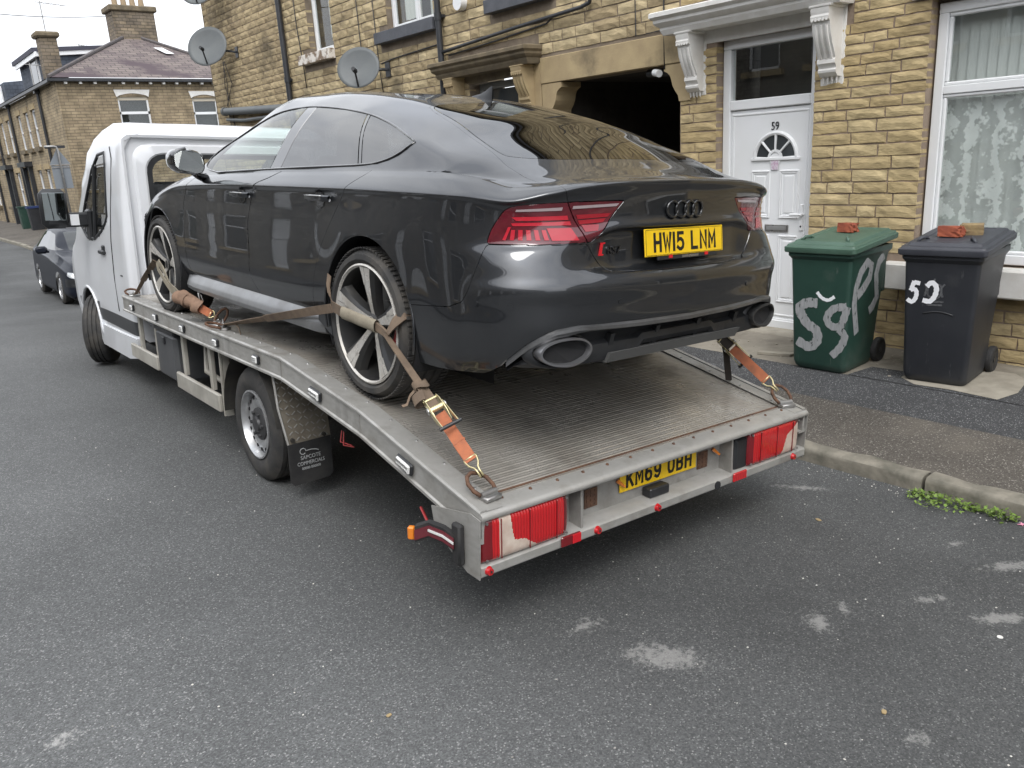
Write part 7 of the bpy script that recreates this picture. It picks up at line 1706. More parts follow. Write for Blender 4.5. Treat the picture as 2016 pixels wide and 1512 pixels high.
# --- rear right wheel
s3 = empty('ratchet_strap', tuple(TW(1.0, -2.3, .6))); tag(s3, 'orange ratchet strap on the kerb side running under the bumper', 'strap', 'tie-down straps'); rt = Rt(s3)
ring3 = TW(.985, -2.265, deck_z(-2.265) + .08); e3 = CW(.93, -.40, .30); d3 = (e3 - ring3).normalized(); q3 = lerp(ring3, e3, .09)
hookw(rt, ring3, q3, .05); g = G(); band_line(g, q3, lerp(ring3, e3, .46), .052, 8, .006); rt.part(g, 'orange_webbing', M['web_orange'], smooth=30)
ratw(rt, lerp(ring3, e3, .50), -d3, facing(lerp(ring3, e3, .5), d3, 1.0, .1), -1)
g = G(); band_line(g, lerp(ring3, e3, .48), e3, .05, 6, .006); q = lerp(ring3, e3, .55); g.ribbon([q, q + Vector((.01, -.005, -.06)), q + Vector((.015, -.01, -.14)), q + Vector((.02, -.02, -.24))], [facing(q, d3, .045)] * 4, .005); rt.part(g, 'dark_webbing', M['web_dark'], smooth=40)
rt.fix()
# ---------------------------------------------------------------- wheelie bins
def rr_sec(x0, x1, w, r, z, n=4, yc=0):
    pts = []
    for (cx_, cy_, a0) in ((x1 - r, w / 2 - r, 0), (x0 + r, w / 2 - r, 90), (x0 + r, -w / 2 + r, 180), (x1 - r, -w / 2 + r, 270)):
        for k in range(n + 1): a = math.radians(a0 + 90 * k / n); pts.append((cx_ + r * math.cos(a), yc + cy_ + r * math.sin(a), z))
    return pts
def bin_(loc, yaw, body, lid, lab, style):
    t = empty('wheelie_bin', mat=Matrix.Translation(loc) @ Matrix.Rotation(yaw, 4, 'Z')); tag(t, lab, 'bin', 'wheelie bins at the house wall')
    secs = [(0.03, .44, .40, .05, 0), (.012, .47, .43, .05, .02), (.0, .485, .44, .04, .06), (-.01, .52, .462, .035, .40), (-.022, .575, .492, .03, .80), (-.026, .60, .50, .03, .885), (-.050, .625, .535, .03, .915), (-.050, .63, .535, .03, .955), (-.02, .61, .49, .03, .955), (.0, .58, .46, .03, .6)]
    g = G(); g.grid([rr_sec(*s) for s in secs], closed=True); g.add(rr_sec(*secs[0]), [list(range(20))]); g.build('body', body, t, smooth=30)
    # lid: shallow box with raised panel, rising to the back
    g = G(); zl = lambda x, z: z - .012 + (x + .05) * .075
    def L(x0, x1, w, z, r=.03): return [(a, b, zl(a, c)) for a, b, c in rr_sec(x0, x1, w, r, z)]
    g.grid([L(-.068, .655, .575, .955), L(-.072, .66, .585, .965), L(-.072, .66, .585, .995), L(-.058, .65, .565, 1.0), L(-.05, .645, .555, 1.012), L(-.02, .63, .50, 1.015), L(.0, .615, .475, 1.035), L(.09, .57, .36, 1.04), L(.10, .56, .345, 1.034)], closed=True)
    g.add(L(.10, .56, .345, 1.034), [list(range(20))]); ld = g.build('lid', lid, t, smooth=25)
    for s in (-1, 1):       # lid grips
        g = G(); g.tube([(.03, s * .19, zl(.03, 1.03)), (.05, s * .17, zl(.05, 1.058)), (.09, s * .15, zl(.09, 1.056)), (.11, s * .14, zl(.11, 1.03))], .012, 8); g.build('lid_grip', lid, ld, smooth=True)
    g = G(); g.tube([(.66, -.24, 1.02), (.70, -.23, 1.03), (.70, .23, 1.03), (.66, .24, 1.02)], .016, 8); g.build('handle_bar', body, t, smooth=True)
    for s in (-1, 1): g = G(); g.box((.60, s * .205, .74), (.05, .03, .34), b=.008); g.build('rear_rib', body, t)
    for s in (-1, 1):
        g = G(); g.lathe([(.03, s * .205), (.085, s * .21), (.10, s * .222), (.103, s * .240), (.10, s * .258), (.085, s * .265), (.06, s * .255), (.03, s * .258), (.0, s * .256)], 26, (.53, 0, .10), 'y'); w = g.build('wheel', M['black_rubber'], t, smooth=35)
        g = G(); g.cyl((.53, s * .257, .10), (.53, s * .263, .10), .022, n=12); g.build('hub', M['black_plastic'], w)
    g = G(); g.cyl((.53, -.21, .10), (.53, .21, .10), .012, n=8); g.build('axle', M['steel'], t)
    if style: g = G(); g.tube([(-.012, y_, .52 + .018 * math.cos(y_ * 16)) for y_ in [-.10 + .02 * k for k in range(11)]], .007, 6); g.build('grip_moulding', M['black_plastic'], t, smooth=True)
    return t
M['bin_green'] = mat('bin_green', (.018, .050, .038), .45, c2=(.024, .062, .046), nscale=4, bump=.0004, bscale=200); overlay(M['bin_green'], (.10, .12, .10), 3, .54, .74, .5, rough=.7)
overlay(M['bin_green'], (.17, .18, .16), 30, .66, .72, .5, stretch=(1, 1, .15))
M['bin_green_lid'] = mat('bin_green_lid', (.055, .105, .075), .5, c2=(.07, .13, .095), nscale=5, bump=.0004, bscale=200)
M['bin_grey'] = mat('bin_grey', (.020, .022, .027), .45, c2=(.027, .029, .034), nscale=4, bump=.0004, bscale=200); overlay(M['bin_grey'], (.07, .07, .07), 3, .54, .74, .5, rough=.7)
overlay(M['bin_grey'], (.13, .13, .13), 30, .66, .72, .5, stretch=(1, 1, .15))
M['bin_grey_lid'] = mat('bin_grey_lid', (.040, .042, .052), .5, c2=(.05, .053, .063), nscale=5)
M['brush_paint'] = mat('brush_paint', (.33, .335, .34), .8, c2=(.25, .26, .26), nscale=60, stretch=(1, 1, .2))
n, l, p = nd(M['brush_paint']); tcn = n.new('ShaderNodeTexCoord'); mpn = n.new('ShaderNodeMapping'); mpn.inputs['Scale'].default_value = (1, 1, .35); l.new(tcn.outputs['Object'], mpn.inputs[0]); t = n.new('ShaderNodeTexNoise'); t.inputs['Scale'].default_value = 48; t.inputs['Detail'].default_value = 6; l.new(mpn.outputs[0], t.inputs['Vector']); r = n.new('ShaderNodeMapRange'); r.inputs[1].default_value = .30; r.inputs[2].default_value = .40; l.new(t.outputs['Fac'], r.inputs[0]); l.new(r.outputs[0], p.inputs['Alpha'])
M['white_sticker'] = mat('white_sticker', (.80, .81, .83), .4)
zp = pave_z(5.8) + .006
bg = bin_((5.745, 3.285, zp), R_(2), M['bin_green'], M['bin_green_lid'], 'green wheelie bin daubed with grey painted numbers', 0)
bb = bin_((5.90, 2.455, zp + .008), R_(6), M['bin_grey'], M['bin_grey_lid'], 'dark grey wheelie bin with white number stickers under the window', 1)
def fx(y, z): return float(np.interp(z, [0, .06, .40, .80, .885], [.012, 0, -.010, -.022, -.026]))     # front face x at height
def strokes_front(t, name, m, paths, w, o=.0022, k=0):
    """paths in (u, z): u from the left edge 0..1 as seen from the street"""
    g = G()
    for path in paths:
        P = [Vector((fx(0, z) - o, .5 * (.44 + .06 * z) - u * (.44 + .06 * z), z)) for u, z in path]; Q = []
        for i in range(len(P) - 1):
            p0, p1, p2, p3 = P[max(i - 1, 0)], P[i], P[i + 1], P[min(i + 2, len(P) - 1)]
            for j in range(5): s_ = j / 5; Q.append(.5 * ((2 * p1) + (p2 - p0) * s_ + (2 * p0 - 5 * p1 + 4 * p2 - p3) * s_ ** 2 + (3 * p1 - p0 - 3 * p2 + p3) * s_ ** 3))
        Q.append(P[-1]); Wd = []
        for i, q in enumerate(Q):
            d = (Q[min(i + 1, len(Q) - 1)] - Q[max(i - 1, 0)]).normalized(); r = Vector((1, 0, 0)).cross(d).normalized(); Wd.append(r * w * (1 + .12 * math.sin(i * 2.3 + k)))
        g.ribbon(Q, Wd, .0012)
    return g.build(name, m, t)
def pf(x, y): return ((x - 285) / 400, (1225 - y) / 985)
strokes_front(bg, 'painted_number', M['brush_paint'], [[pf(475, 685), pf(400, 690), pf(345, 745), pf(400, 850), pf(470, 900), pf(480, 980), pf(420, 1040), pf(330, 1000)], [pf(350, 720), pf(352, 760), pf(375, 810)]], .075)
strokes_front(bg, 'painted_number', M['brush_paint'], [[pf(675, 690), pf(590, 715), pf(545, 790), pf(575, 850), pf(640, 845), pf(665, 770), pf(680, 690)], [pf(630, 870), pf(675, 920), pf(650, 1010), pf(590, 1090)]], .058, k=2)
strokes_front(bg, 'paint_smear', M['white_sticker'], [[pf(470, 598), pf(505, 640), pf(550, 652), pf(590, 622)]], .026)
def strokes_side(t, name, m, paths, w):
    g = G()
    for path in paths:
        P = []
        for dx_, z in path: wz = float(np.interp(z, [0, .06, .40, .80, .885], [.40, .44, .462, .492, .50])) / 2; P.append(Vector((dx_, -wz - .0025, z)))
        Wd = []
        for i, q in enumerate(P): d = (P[min(i + 1, len(P) - 1)] - P[max(i - 1, 0)]).normalized(); Wd.append(Vector((0, 1, 0)).cross(d).normalized() * w)
        g.ribbon(P, Wd, .0012)
    return g.build(name, m, t)
ps = lambda x, y: ((x - 700) / 480 + .0, (1205 - y) / 960)
strokes_side(bg, 'painted_letter', M['brush_paint'], [[ps(775, 915), ps(755, 800), ps(735, 680), ps(740, 560), ps(765, 450), ps(810, 385), ps(845, 420), ps(840, 510), ps(790, 590), ps(755, 620)]], .075)
strokes_side(bg, 'painted_letter', M['brush_paint'], [[ps(940, 365), ps(905, 410), ps(890, 500), ps(905, 600), ps(915, 680), ps(885, 745), ps(860, 770)]], .070)
pb = lambda x, y: ((x - 1165) / 530, (1330 - y) / 1095)
strokes_front(bb, 'number_sticker', M['white_sticker'], [[pb(1285, 524), pb(1262, 520), pb(1240, 516)], [pb(1242, 508), pb(1230, 545), pb(1218, 585)], [pb(1216, 582), pb(1245, 572), pb(1262, 600), pb(1252, 650), pb(1225, 675), pb(1192, 655)]], .030)
strokes_front(bb, 'number_sticker', M['white_sticker'], [[pb(1335, 545), pb(1370, 512), pb(1405, 545), pb(1400, 610), pb(1365, 660), pb(1310, 655)]], .034)
M['crest_grey'] = mat('crest_grey', (.12, .125, .13), .6, c2=(.05, .05, .055), nscale=60)
strokes_front(bb, 'crest_print', M['crest_grey'], [[pb(1390, 480), pb(1390, 510)], [pb(1345, 530), pb(1345, 610), pb(1390, 640), pb(1435, 610), pb(1435, 530), pb(1345, 530)], [pb(1465, 520), pb(1440, 560), pb(1455, 625)], [pb(1320, 520), pb(1335, 560), pb(1320, 620)], [pb(1330, 665), pb(1465, 660)], [pb(1340, 690), pb(1455, 686)]], .013, o=.0014)
# broken bricks lying on the lids
def brick(loc, size, yaw, m, lab, seed):
    rs = random.Random(seed); bm = bmesh.new(); bmesh.ops.create_cube(bm, size=1); bmesh.ops.subdivide_edges(bm, edges=bm.edges, cuts=3, use_grid_fill=True)
    for v in bm.verts:
        j = .05 if v.co.y > .2 else .015; v.co += Vector([rs.uniform(-j, j) for _ in range(3)])
        if v.co.y > .3: v.co.y -= .18 * rs.random() * (1 if v.co.z > 0 else .3)
        v.co = Vector((v.co.x * size[0], v.co.y * size[1], v.co.z * size[2]))
    me = bpy.data.meshes.new('brick'); bm.to_mesh(me); bm.free(); me.materials.append(m); o = link('brick', me); o.location = loc; o.rotation_euler = (.0, -.075, yaw); tag(o, lab, 'brick', 'broken bricks on the bin lids'); return o
M['brick_red'] = mat('brick_red', (.36, .095, .045), .9, c2=(.24, .06, .035), nscale=18, bump=.003, bscale=60, detail=7); M['brick_yellow'] = mat('brick_yellow', (.34, .25, .12), .9, c2=(.20, .14, .08), nscale=18, bump=.003, bscale=60)
def on_lid(t, x, y, h_): p_ = t.matrix_world @ Vector((x, y, 1.022 + (x + .05) * .075)); return (p_.x, p_.y, p_.z + h_ / 2)
bpy.context.view_layer.update()
brick(on_lid(bg, .40, -.0, .072), (.10, .135, .072), R_(172), M['brick_red'], 'broken half of a red brick lying on the green bin', 1)
brick(on_lid(bb, .24, .03, .075), (.11, .16, .075), R_(185), M['brick_red'], 'broken red brick in front on the dark grey bin', 2)
brick(on_lid(bb, .34, -.065, .072), (.10, .16, .072), R_(20), M['brick_yellow'], 'yellowish broken brick beside the red one on the dark grey bin', 3)
# ---------------------------------------------------------------- litter, weeds
M['leaf'] = mat('leaf', (.10, .17, .025), .6, c2=(.16, .24, .04), nscale=30, rnd_isl=True, rnd=.3)
def weed(y0, y1, n, lab, seed, spread=.09):
    rs = random.Random(seed); t = empty('weed', (KX - .03, (y0 + y1) / 2, -.105)); tag(t, lab, 'weed', 'weeds growing along the kerb'); g = G(); st = G()
    for i in range(n):
        y = rs.uniform(y0, y1) - t.location.y; e = 1 - abs(2 * (y + t.location.y - y0) / (y1 - y0) - 1); x = -abs(rs.gauss(0, spread)) * (.4 + e) ; hgt = rs.uniform(.008, .055) * (.45 + .6 * e)
        z0 = .0605 * -x + .003
        s_ = rs.uniform(.007, .019); a = rs.uniform(0, 6.3); r = Matrix.Rotation(a, 3, 'Z') @ Matrix.Rotation(rs.uniform(-.9, .9), 3, 'X'); c = Vector((x, y, z0 + hgt))
        g.add([c + r @ Vector(v) * s_ for v in ((0, 0, 0), (.6, .5, .1), (0, 1.5, .25), (-.6, .5, .1))], [(0, 1, 2, 3)])
        if i % 4 == 0: st.tube([(x * .6, y, z0), c], .0012, 4)
    g.build('leaves', M['leaf'], t); st.build('stems', M['leaf'], t)
weed(1.48, 1.87, 330, 'low green weed clump in the gutter by the kerb joint', 1); weed(1.33, 1.47, 110, 'small sparse weed nearest the right edge in the gutter', 2, .05)
def scrap(loc, pts, m, lab, cat, th=.003):
    g = G(); g.prism(pts, lambda a, b: Vector((a, b, 0)), lambda a, b: Vector((a, b, th))); o = g.build('litter', m); o.location = loc; tag(o, lab, cat); return o
o = scrap((4.34, 1.30, -.098), [(-.02, -.012), (.0, -.004), (.018, -.016), (.010, 0), (.022, .014), (0, .006), (-.016, .016), (-.008, 0)], mat('pink', (.75, .30, .42), .6), 'small pink petal-shaped scrap in the gutter at the right edge', 'litter')
M['dry_leaf'] = mat('dry_leaf', (.36, .27, .14), .8)
for (x_, y_, a_, s_, lb) in ((2.33, 1.03, .4, .014, 'pale dry leaf on the road right of the truck lamps'), (3.62, 2.02, 1.0, .02, 'pale curled leaf on the road under the rear right corner'), (1.05, 2.1, .2, .011, 'small tan leaf on the road left of the truck tail')):
    o = scrap((x_, y_, road_z(x_, y_) + .002), [(s_ * math.cos(t) * (1.2 if k % 2 else .9), s_ * .6 * math.sin(t)) for k, t in enumerate([j * .785 for j in range(8)])], M['dry_leaf'], lb, 'leaf'); o.rotation_euler = (.1, .1, a_)
for (x_, y_, r_, lb) in ((3.12, .96, .011, 'round white gum spot on the road near the right edge'),):
    g = G(); g.cyl((0, 0, 0), (0, 0, .002), r_, n=14); o = g.build('gum_spot', M['white_paint']); o.location = (x_, y_, road_z(x_, y_) + .0005); tag(o, lb, 'litter')
g = G(); g.extr([(-.16, -.035), (.15, -.03), (.16, .03), (-.12, .04)], 2, 0, .022); o = g.build('broken_slab', M['concrete_pale']); o.location = (5.98, 3.80, pave_z(5.98) + .004); o.rotation_euler = (0, 0, 1.9); tag(o, 'thin broken stone slab lying by the door step', 'slab')
g = G(); rs = random.Random(8)
for i in range(70):
    x_ = rs.uniform(5.9, 6.62); y_ = rs.choice([rs.uniform(2.6, 3.1), rs.uniform(3.5, 5.2)]); s_ = rs.uniform(.004, .013); g.box((x_, y_, pave_z(x_) + s_ * .4), (s_ * 1.6, s_ * 1.1, s_), r=Matrix.Rotation(rs.uniform(0, 3), 3, 'Z'))
o = g.build('rubble', M['concrete_pale']); tag(o, 'small crumbs of stone along the foot of the house wall', 'rubble', kind='stuff')
# ---------------------------------------------------------------- far side of the side street
XF, YF, ZF = 7.37, 36.0, 5.62
def coursed(name, a, b, mort, cw=.34, ch=.115):
    m = bpy.data.materials.new(name); m.use_nodes = True; n, l, p = nd(m)
    g = n.new('ShaderNodeNewGeometry'); sx = n.new('ShaderNodeSeparateXYZ'); l.new(g.outputs['Position'], sx.inputs[0]); ad = n.new('ShaderNodeMath'); ad.operation = 'ADD'; l.new(sx.outputs[0], ad.inputs[0]); l.new(sx.outputs[1], ad.inputs[1]); cx = n.new('ShaderNodeCombineXYZ'); l.new(ad.outputs[0], cx.inputs[0]); l.new(sx.outputs[2], cx.inputs[1])
    bt = n.new('ShaderNodeTexBrick'); bt.inputs['Scale'].default_value = 1; bt.inputs['Brick Width'].default_value = cw; bt.inputs['Row Height'].default_value = ch; bt.inputs['Mortar Size'].default_value = .010; bt.inputs['Color1'].default_value = (*a, 1); bt.inputs['Color2'].default_value = (*b, 1); bt.inputs['Mortar'].default_value = (*mort, 1); l.new(cx.outputs[0], bt.inputs['Vector'])
    t = n.new('ShaderNodeTexNoise'); t.inputs['Scale'].default_value = 2.5; t.inputs['Detail'].default_value = 8; l.new(g.outputs['Position'], t.inputs['Vector']); r = n.new('ShaderNodeMapRange'); r.inputs[1].default_value = .3; r.inputs[2].default_value = .7; r.inputs[3].default_value = .62; r.inputs[4].default_value = 1.25; l.new(t.outputs['Fac'], r.inputs[0])
    x = n.new('ShaderNodeMix'); x.data_type = 'RGBA'; x.blend_type = 'MULTIPLY'; x.inputs[0].default_value = 1; l.new(bt.outputs['Color'], x.inputs[6]); l.new(r.outputs[0], x.inputs[7]); l.new(x.outputs[2], p.inputs['Base Color']); p.inputs['Roughness'].default_value = .92
    b_ = n.new('ShaderNodeBump'); b_.inputs['Distance'].default_value = .012; b_.invert = True; l.new(bt.outputs['Fac'], b_.inputs['Height']); l.new(b_.outputs[0], p.inputs['Normal'])
    return m
M['far_stone'] = coursed('far_stone', (.34, .27, .17), (.27, .21, .135), (.17, .14, .10)); M['far_stone2'] = coursed('far_stone2', (.38, .30, .19), (.31, .25, .16), (.20, .16, .11))
M['far_chim'] = coursed('far_chim', (.24, .19, .13), (.16, .13, .10), (.09, .08, .06), .3, .13)
sl = bpy.data.materials.new('stone_slates'); sl.use_nodes = True; n, l, p = nd(sl)
bt = n.new('ShaderNodeTexBrick'); bt.inputs['Brick Width'].default_value = .42; bt.inputs['Row Height'].default_value = .22; bt.inputs['Mortar Size'].default_value = .016; bt.inputs['Color1'].default_value = (.20, .165, .15, 1); bt.inputs['Color2'].default_value = (.12, .095, .095, 1); bt.inputs['Mortar'].default_value = (.05, .045, .045, 1); bt.inputs['Scale'].default_value = 1
tcn = n.new('ShaderNodeTexCoord'); l.new(tcn.outputs['UV'], bt.inputs['Vector']); t = n.new('ShaderNodeTexNoise'); t.inputs['Scale'].default_value = .55; t.inputs['Detail'].default_value = 6; l.new(tcn.outputs['Object'], t.inputs['Vector']); r = n.new('ShaderNodeMapRange'); r.inputs[1].default_value = .52; r.inputs[2].default_value = .62; l.new(t.outputs['Fac'], r.inputs[0]); x = n.new('ShaderNodeMix'); x.data_type = 'RGBA'; x.inputs[7].default_value = (.075, .055, .062, 1); l.new(r.outputs[0], x.inputs[0]); l.new(bt.outputs['Color'], x.inputs[6]); l.new(x.outputs[2], p.inputs['Base Color']); p.inputs['Roughness'].default_value = .85
def uv_roof(o, ud, vd):
    me = o.data; uv = me.uv_layers.new(name='UVMap'); ud = Vector(ud).normalized(); vd = Vector(vd).normalized()
    for lp in me.loops: c = me.vertices[lp.vertex_index].co; uv.data[lp.index].uv = (c.dot(ud), c.dot(vd))
fh = empty('corner_house', (0, 0, 0)); tag(fh, 'stone corner house with hipped stone roof and big chimney beyond the cab', 'house')
ZG = -.8
WN1 = (9.46, 10.64, 2.6, 5.02); WN2 = (12.40, 13.46, 2.6, 4.96)
# front wall with openings
def wall_y(parent, x0, x1, z0, z1, holes, m, y0, th=.3, name='wall'):
    xs = sorted({x0, x1, *[h[0] for h in holes], *[h[1] for h in holes]}); zs = sorted({z0, z1, *[h[2] for h in holes], *[h[3] for h in holes]}); g = G()
    for a, b in zip(xs, xs[1:]):
        for c, d in zip(zs, zs[1:]):
            if any(h[0] < (a + b) / 2 < h[1] and h[2] < (c + d) / 2 < h[3] for h in holes): continue
            g.box(((a + b) / 2, y0 + th / 2, (c + d) / 2), (b - a, th, d - c))
    return g.build(name, m, parent)
def wall_x(parent, y0, y1, z0, z1, holes, m, x0, th=.3, name='wall'):
    ys = sorted({y0, y1, *[h[0] for h in holes], *[h[1] for h in holes]}); zs = sorted({z0, z1, *[h[2] for h in holes], *[h[3] for h in holes]}); g = G()
    for a, b in zip(ys, ys[1:]):
        for c, d in zip(zs, zs[1:]):
            if any(h[0] < (a + b) / 2 < h[1] and h[2] < (c + d) / 2 < h[3] for h in holes): continue
            g.box((x0 + th / 2, (a + b) / 2, (c + d) / 2), (th, b - a, d - c))
    return g.build(name, m, parent)
wall_y(fh, XF, 15.5, ZG, ZF, [WN1, WN2], M['far_stone'], YF)
g = G(); g.box((XF - .01, YF + .42, 2.4), (.04, .9, 6.4)); g.build('quoin_strip', M['far_stone2'], fh)
M['blind_dark'] = mat('blind_dark', (.060, .068, .075), .6)
for (a, b, c, d) in (WN1, WN2):
    g = G(); mid = d - .62
    for (p0, p1, q0, q1) in ((a, b, c, c + .07), (a, b, d - .14, d), (a, a + .07, c, d), (b - .07, b, c, d), (a, b, mid - .05, mid + .05)): g.box(((p0 + p1) / 2, YF + .10, (q0 + q1) / 2), (p1 - p0 - .002 * (p1 - p0 > .5), .07, q1 - q0))
    w = g.build('window', M['white_upvc'], fh)
    for (q0, q1) in ((c, mid), (mid, d)): g = G(); g.box(((a + b) / 2, YF + .115, (q0 + q1) / 2), (b - a - .1, .012, q1 - q0 - .1)); g.build('pane', M['glass'], w)
    g = G()
    for k in range(22): g.box((a + .06 + k * (b - a - .12) / 21, YF + .24, (c + d) / 2), (.045, .01, d - c), r=Matrix.Rotation(.5, 3, 'Z'))
    g.build('blind_slats', M['blind_dark'], w); g = G(); g.box(((a + b) / 2, YF + .6, (c + d) / 2), (b - a + .6, .02, d - c + .4)); g.build('room_wall', M['room'], w)
    # arched lintel, flared
    n_ = 14; top = d + .26; pts = [(a - .10, top), (b + .10, top), (b + .02, d - .02)] + [(a + (b - a) * (1 - k / n_), d + .02 + .10 * math.sin(math.pi * k / n_)) for k in range(1, n_)] + [(a - .02, d - .02)]
    g = G(); g.prism(pts, lambda u, v: Vector((u, YF - .025, v)), lambda u, v: Vector((u, YF + .06, v))); g.build('lintel', M['white_paint'], fh)
    pts = [(a, d - .14), (b, d - .14)] + [(a + (b - a) * (1 - k / n_), d - .02 + .10 * math.sin(math.pi * k / n_)) for k in range(0, n_ + 1)]
    g = G(); g.prism(pts, lambda u, v: Vector((u, YF + .06, v)), lambda u, v: Vector((u, YF + .12, v))); g.build('arch_infill', mat('infill', (.5, .45, .36), .8), fh)
# roof: hipped towards the street corner
AP = Vector((11.55, 40.2, 7.95)); E0 = Vector((XF - .28, YF - .28, ZF + .08)); E1 = Vector((15.7, YF - .28, ZF + .08)); B0 = Vector((XF - .28, 60, ZF + .08)); AB = Vector((11.55, 60, 7.95))
o = mesh('roof', [E0, E1, AP], [(0, 1, 2)], sl, fh); uv_roof(o, (1, 0, 0), (AP - (E0 + E1) / 2))
o = mesh('roof_side', [B0, E0, AP, AB], [(0, 1, 2, 3)], sl, fh); uv_roof(o, (0, 1, 0), (4.3, 0, 2.4))
g = G(); g.tube([E0 + Vector((0, 0, .03)), lerp(E0, AP, .5) + Vector((0, 0, .06)), AP + Vector((0, 0, .05))], .07, 6); g.tube([E1 + Vector((0, 0, .03)), AP + Vector((0, 0, .05))], .07, 6); g.build('hip_tiles', M['slate'], fh)
g = G(); g.box(((XF + 15.5) / 2 - .1, YF - .20, ZF + .0), (8.6, .14, .13), b=.02); g.build('gutter', M['black_paint'], fh); g = G()
for k in range(16): g.box((XF + .3 + k * .52, YF - .10, ZF - .10), (.10, .20, .09))
g.build('gutter_brackets', M['white_paint'], fh); g = G(); g.box((XF - .20, 50, ZF + .0), (.14, 28, .14), b=.02); g.build('gutter', M['black_paint'], fh)
g = G(); g.box((11.75, 40.3, 8.0), (1.75, 1.1, 1.9)); bch = g.build('chimney', M['far_chim'], fh); g = G(); g.box((11.75, 40.3, 8.98), (2.0, 1.3, .24), b=.04); g.build('chimney_cap', M['ashlar_dark'], bch)
for k in range(4):
    g = G(); g.cyl((11.2 + k * .37, 40.3, 9.08), (11.2 + k * .37, 40.3, 9.45), .13, .11, n=12); g.build('chimney_pot', mat('pot', (.33, .25, .16), .9), bch)
g = G(); g.box((7.62, 37.4, 6.5), (.62, .62, 1.9)); sch = g.build('chimney', M['far_chim'], fh); g = G(); g.box((7.62, 37.4, 7.40), (.86, .86, .22), b=.06); g.build('chimney_cap', M['ashlar_dark'], sch)
# dormer, slate-hung, on the street slope
M['slate_hung'] = coursed('slate_hung', (.085, .10, .125), (.07, .085, .11), (.055, .065, .085), .25, .18)
g = G(); g.extr([(7.75, 5.7), (7.75, 7.12), (10.3, 7.31), (10.3, 6.9)], 1, 40.0, 44.6); dm = g.build('dormer', M['slate_hung'], fh)
g = G(); g.extr([(7.50, 7.10), (10.4, 7.32), (10.4, 7.46), (7.50, 7.28)], 1, 39.82, 44.8); g.build('dormer_roof', mat('felt', (.055, .055, .075), .8), dm); g = G(); g.extr([(7.55, 6.94), (10.3, 7.15), (10.3, 7.32), (7.55, 7.12)], 1, 39.86, 39.98); g.box((7.57, 42.0, 7.0), (.06, 5.0, .18)); g.build('fascia', M['white_upvc'], dm)
g = G(); g.box((7.72, 41.2, 6.45), (.07, 1.6, 1.1)); g.build('dormer_window', M['white_upvc'], dm); g = G(); g.box((7.675, 41.2, 6.45), (.02, 1.4, .9)); g.build('pane', M['win_grey'], dm)
rl = lambda u, v: lerp(lerp(E0, E1, u), AP, v) + Vector((0, -.05, .07))
mesh('roof_light', [rl(.70, .52), rl(.785, .52), rl(.80, .66), rl(.675, .66)], [(0, 1, 2, 3)], M['white_upvc'], fh)
# street front of the corner house and its neighbours
def far_front(y0, y1, wins, lows, doors, pipes, lab, par=None, m='far_stone2', dormer=False):
    t = par or empty('terraced_house', (0, 0, 0))
    if not par: tag(t, lab, 'house')
    holes = [(a, b, 3.42, 4.98) for a, b in wins] + [(a, b, .75, 2.45) for a, b in lows] + [(a, b, ZG, 2.5) for a, b in doors]
    wall_x(t, y0, y1, ZG, ZF, holes, M[m], XF)
    for i, (a, b, c, d) in enumerate(holes):
        isd = i >= len(wins) + len(lows); g = G(); xx = XF + .10
        for (p0, p1, q0, q1) in ((a, b, c, c + .07), (a, b, d - .07, d), (a, a + .07, c, d), (b - .07, b, c, d), (a, b, (c + d) / 2 - .03, (c + d) / 2 + .03)): g.box((xx, (p0 + p1) / 2, (q0 + q1) / 2), (.07, p1 - p0, q1 - q0))
        w = g.build('door' if isd else 'window', M['white_upvc'] if not isd else M['black_paint'], t); g = G(); g.box((xx + .03, (a + b) / 2, (c + d) / 2), (.02, b - a - .05, d - c - .05)); g.build('pane', M['win_grey'], w)
        if not isd: g = G(); g.box((XF - .04, (a + b) / 2, c - .09), (.20, b - a + .3, .16)); g.build('sill', M['ashlar_dark'], w)
        g = G(); g.box((XF + .0, (a + b) / 2, d + .12), (.05, b - a + .3, .22)); g.build('lintel', M['ashlar'] if not isd else M['black_paint'], w)
        if isd:
            g = G(); g.box((XF - .10, a - .12, 1.0), (.16, .18, 3.3)); g.box((XF - .10, b + .12, 1.0), (.16, .18, 3.3)); g.box((XF - .16, (a + b) / 2, 2.78), (.36, b - a + .7, .22)); g.build('door_surround', M['black_paint'], w)
    for yy in pipes: g = G(); g.cyl((XF - .09, yy, ZG + .3), (XF - .09, yy, ZF - .05), .065, n=10); g.box((XF - .12, yy, ZF - .08), (.2, .25, .2)); g.build('downpipe', M['black_paint'], t)
    return t
far_front(36.6, 46.8, [(41.2, 42.1), (42.9, 43.8), (44.8, 45.7)], [(40.6, 41.6), (42.5, 43.4)], [(44.6, 45.9)], [39.3], '', par=fh)
def roofed(t, y0, y1, col):
    o = mesh('roof', [(XF - .28, y1, ZF + .08), (XF - .28, y0, ZF + .08), (11.5, y0, 8.0), (11.5, y1, 8.0)], [(0, 1, 2, 3)], sl, t); uv_roof(o, (0, 1, 0), (4.3, 0, 2.4))
f2 = far_front(46.8, 55.0, [(48.0, 48.9), (50.0, 50.9), (52.4, 53.3)], [(48.2, 49.3), (52.0, 53.0)], [(50.2, 51.3)], [46.8, 51.7], 'second stone house along the far street, dark drainpipe at its corner')
f3 = far_front(55.0, 64.0, [(56.2, 57.1), (59.0, 59.9), (61.4, 62.3)], [(56.5, 57.6), (61.0, 62.0)], [(59.0, 60.1)], [55.0, 60.2], 'farthest stone house at the left edge of the picture'); roofed(f3, 60, 64, sl)
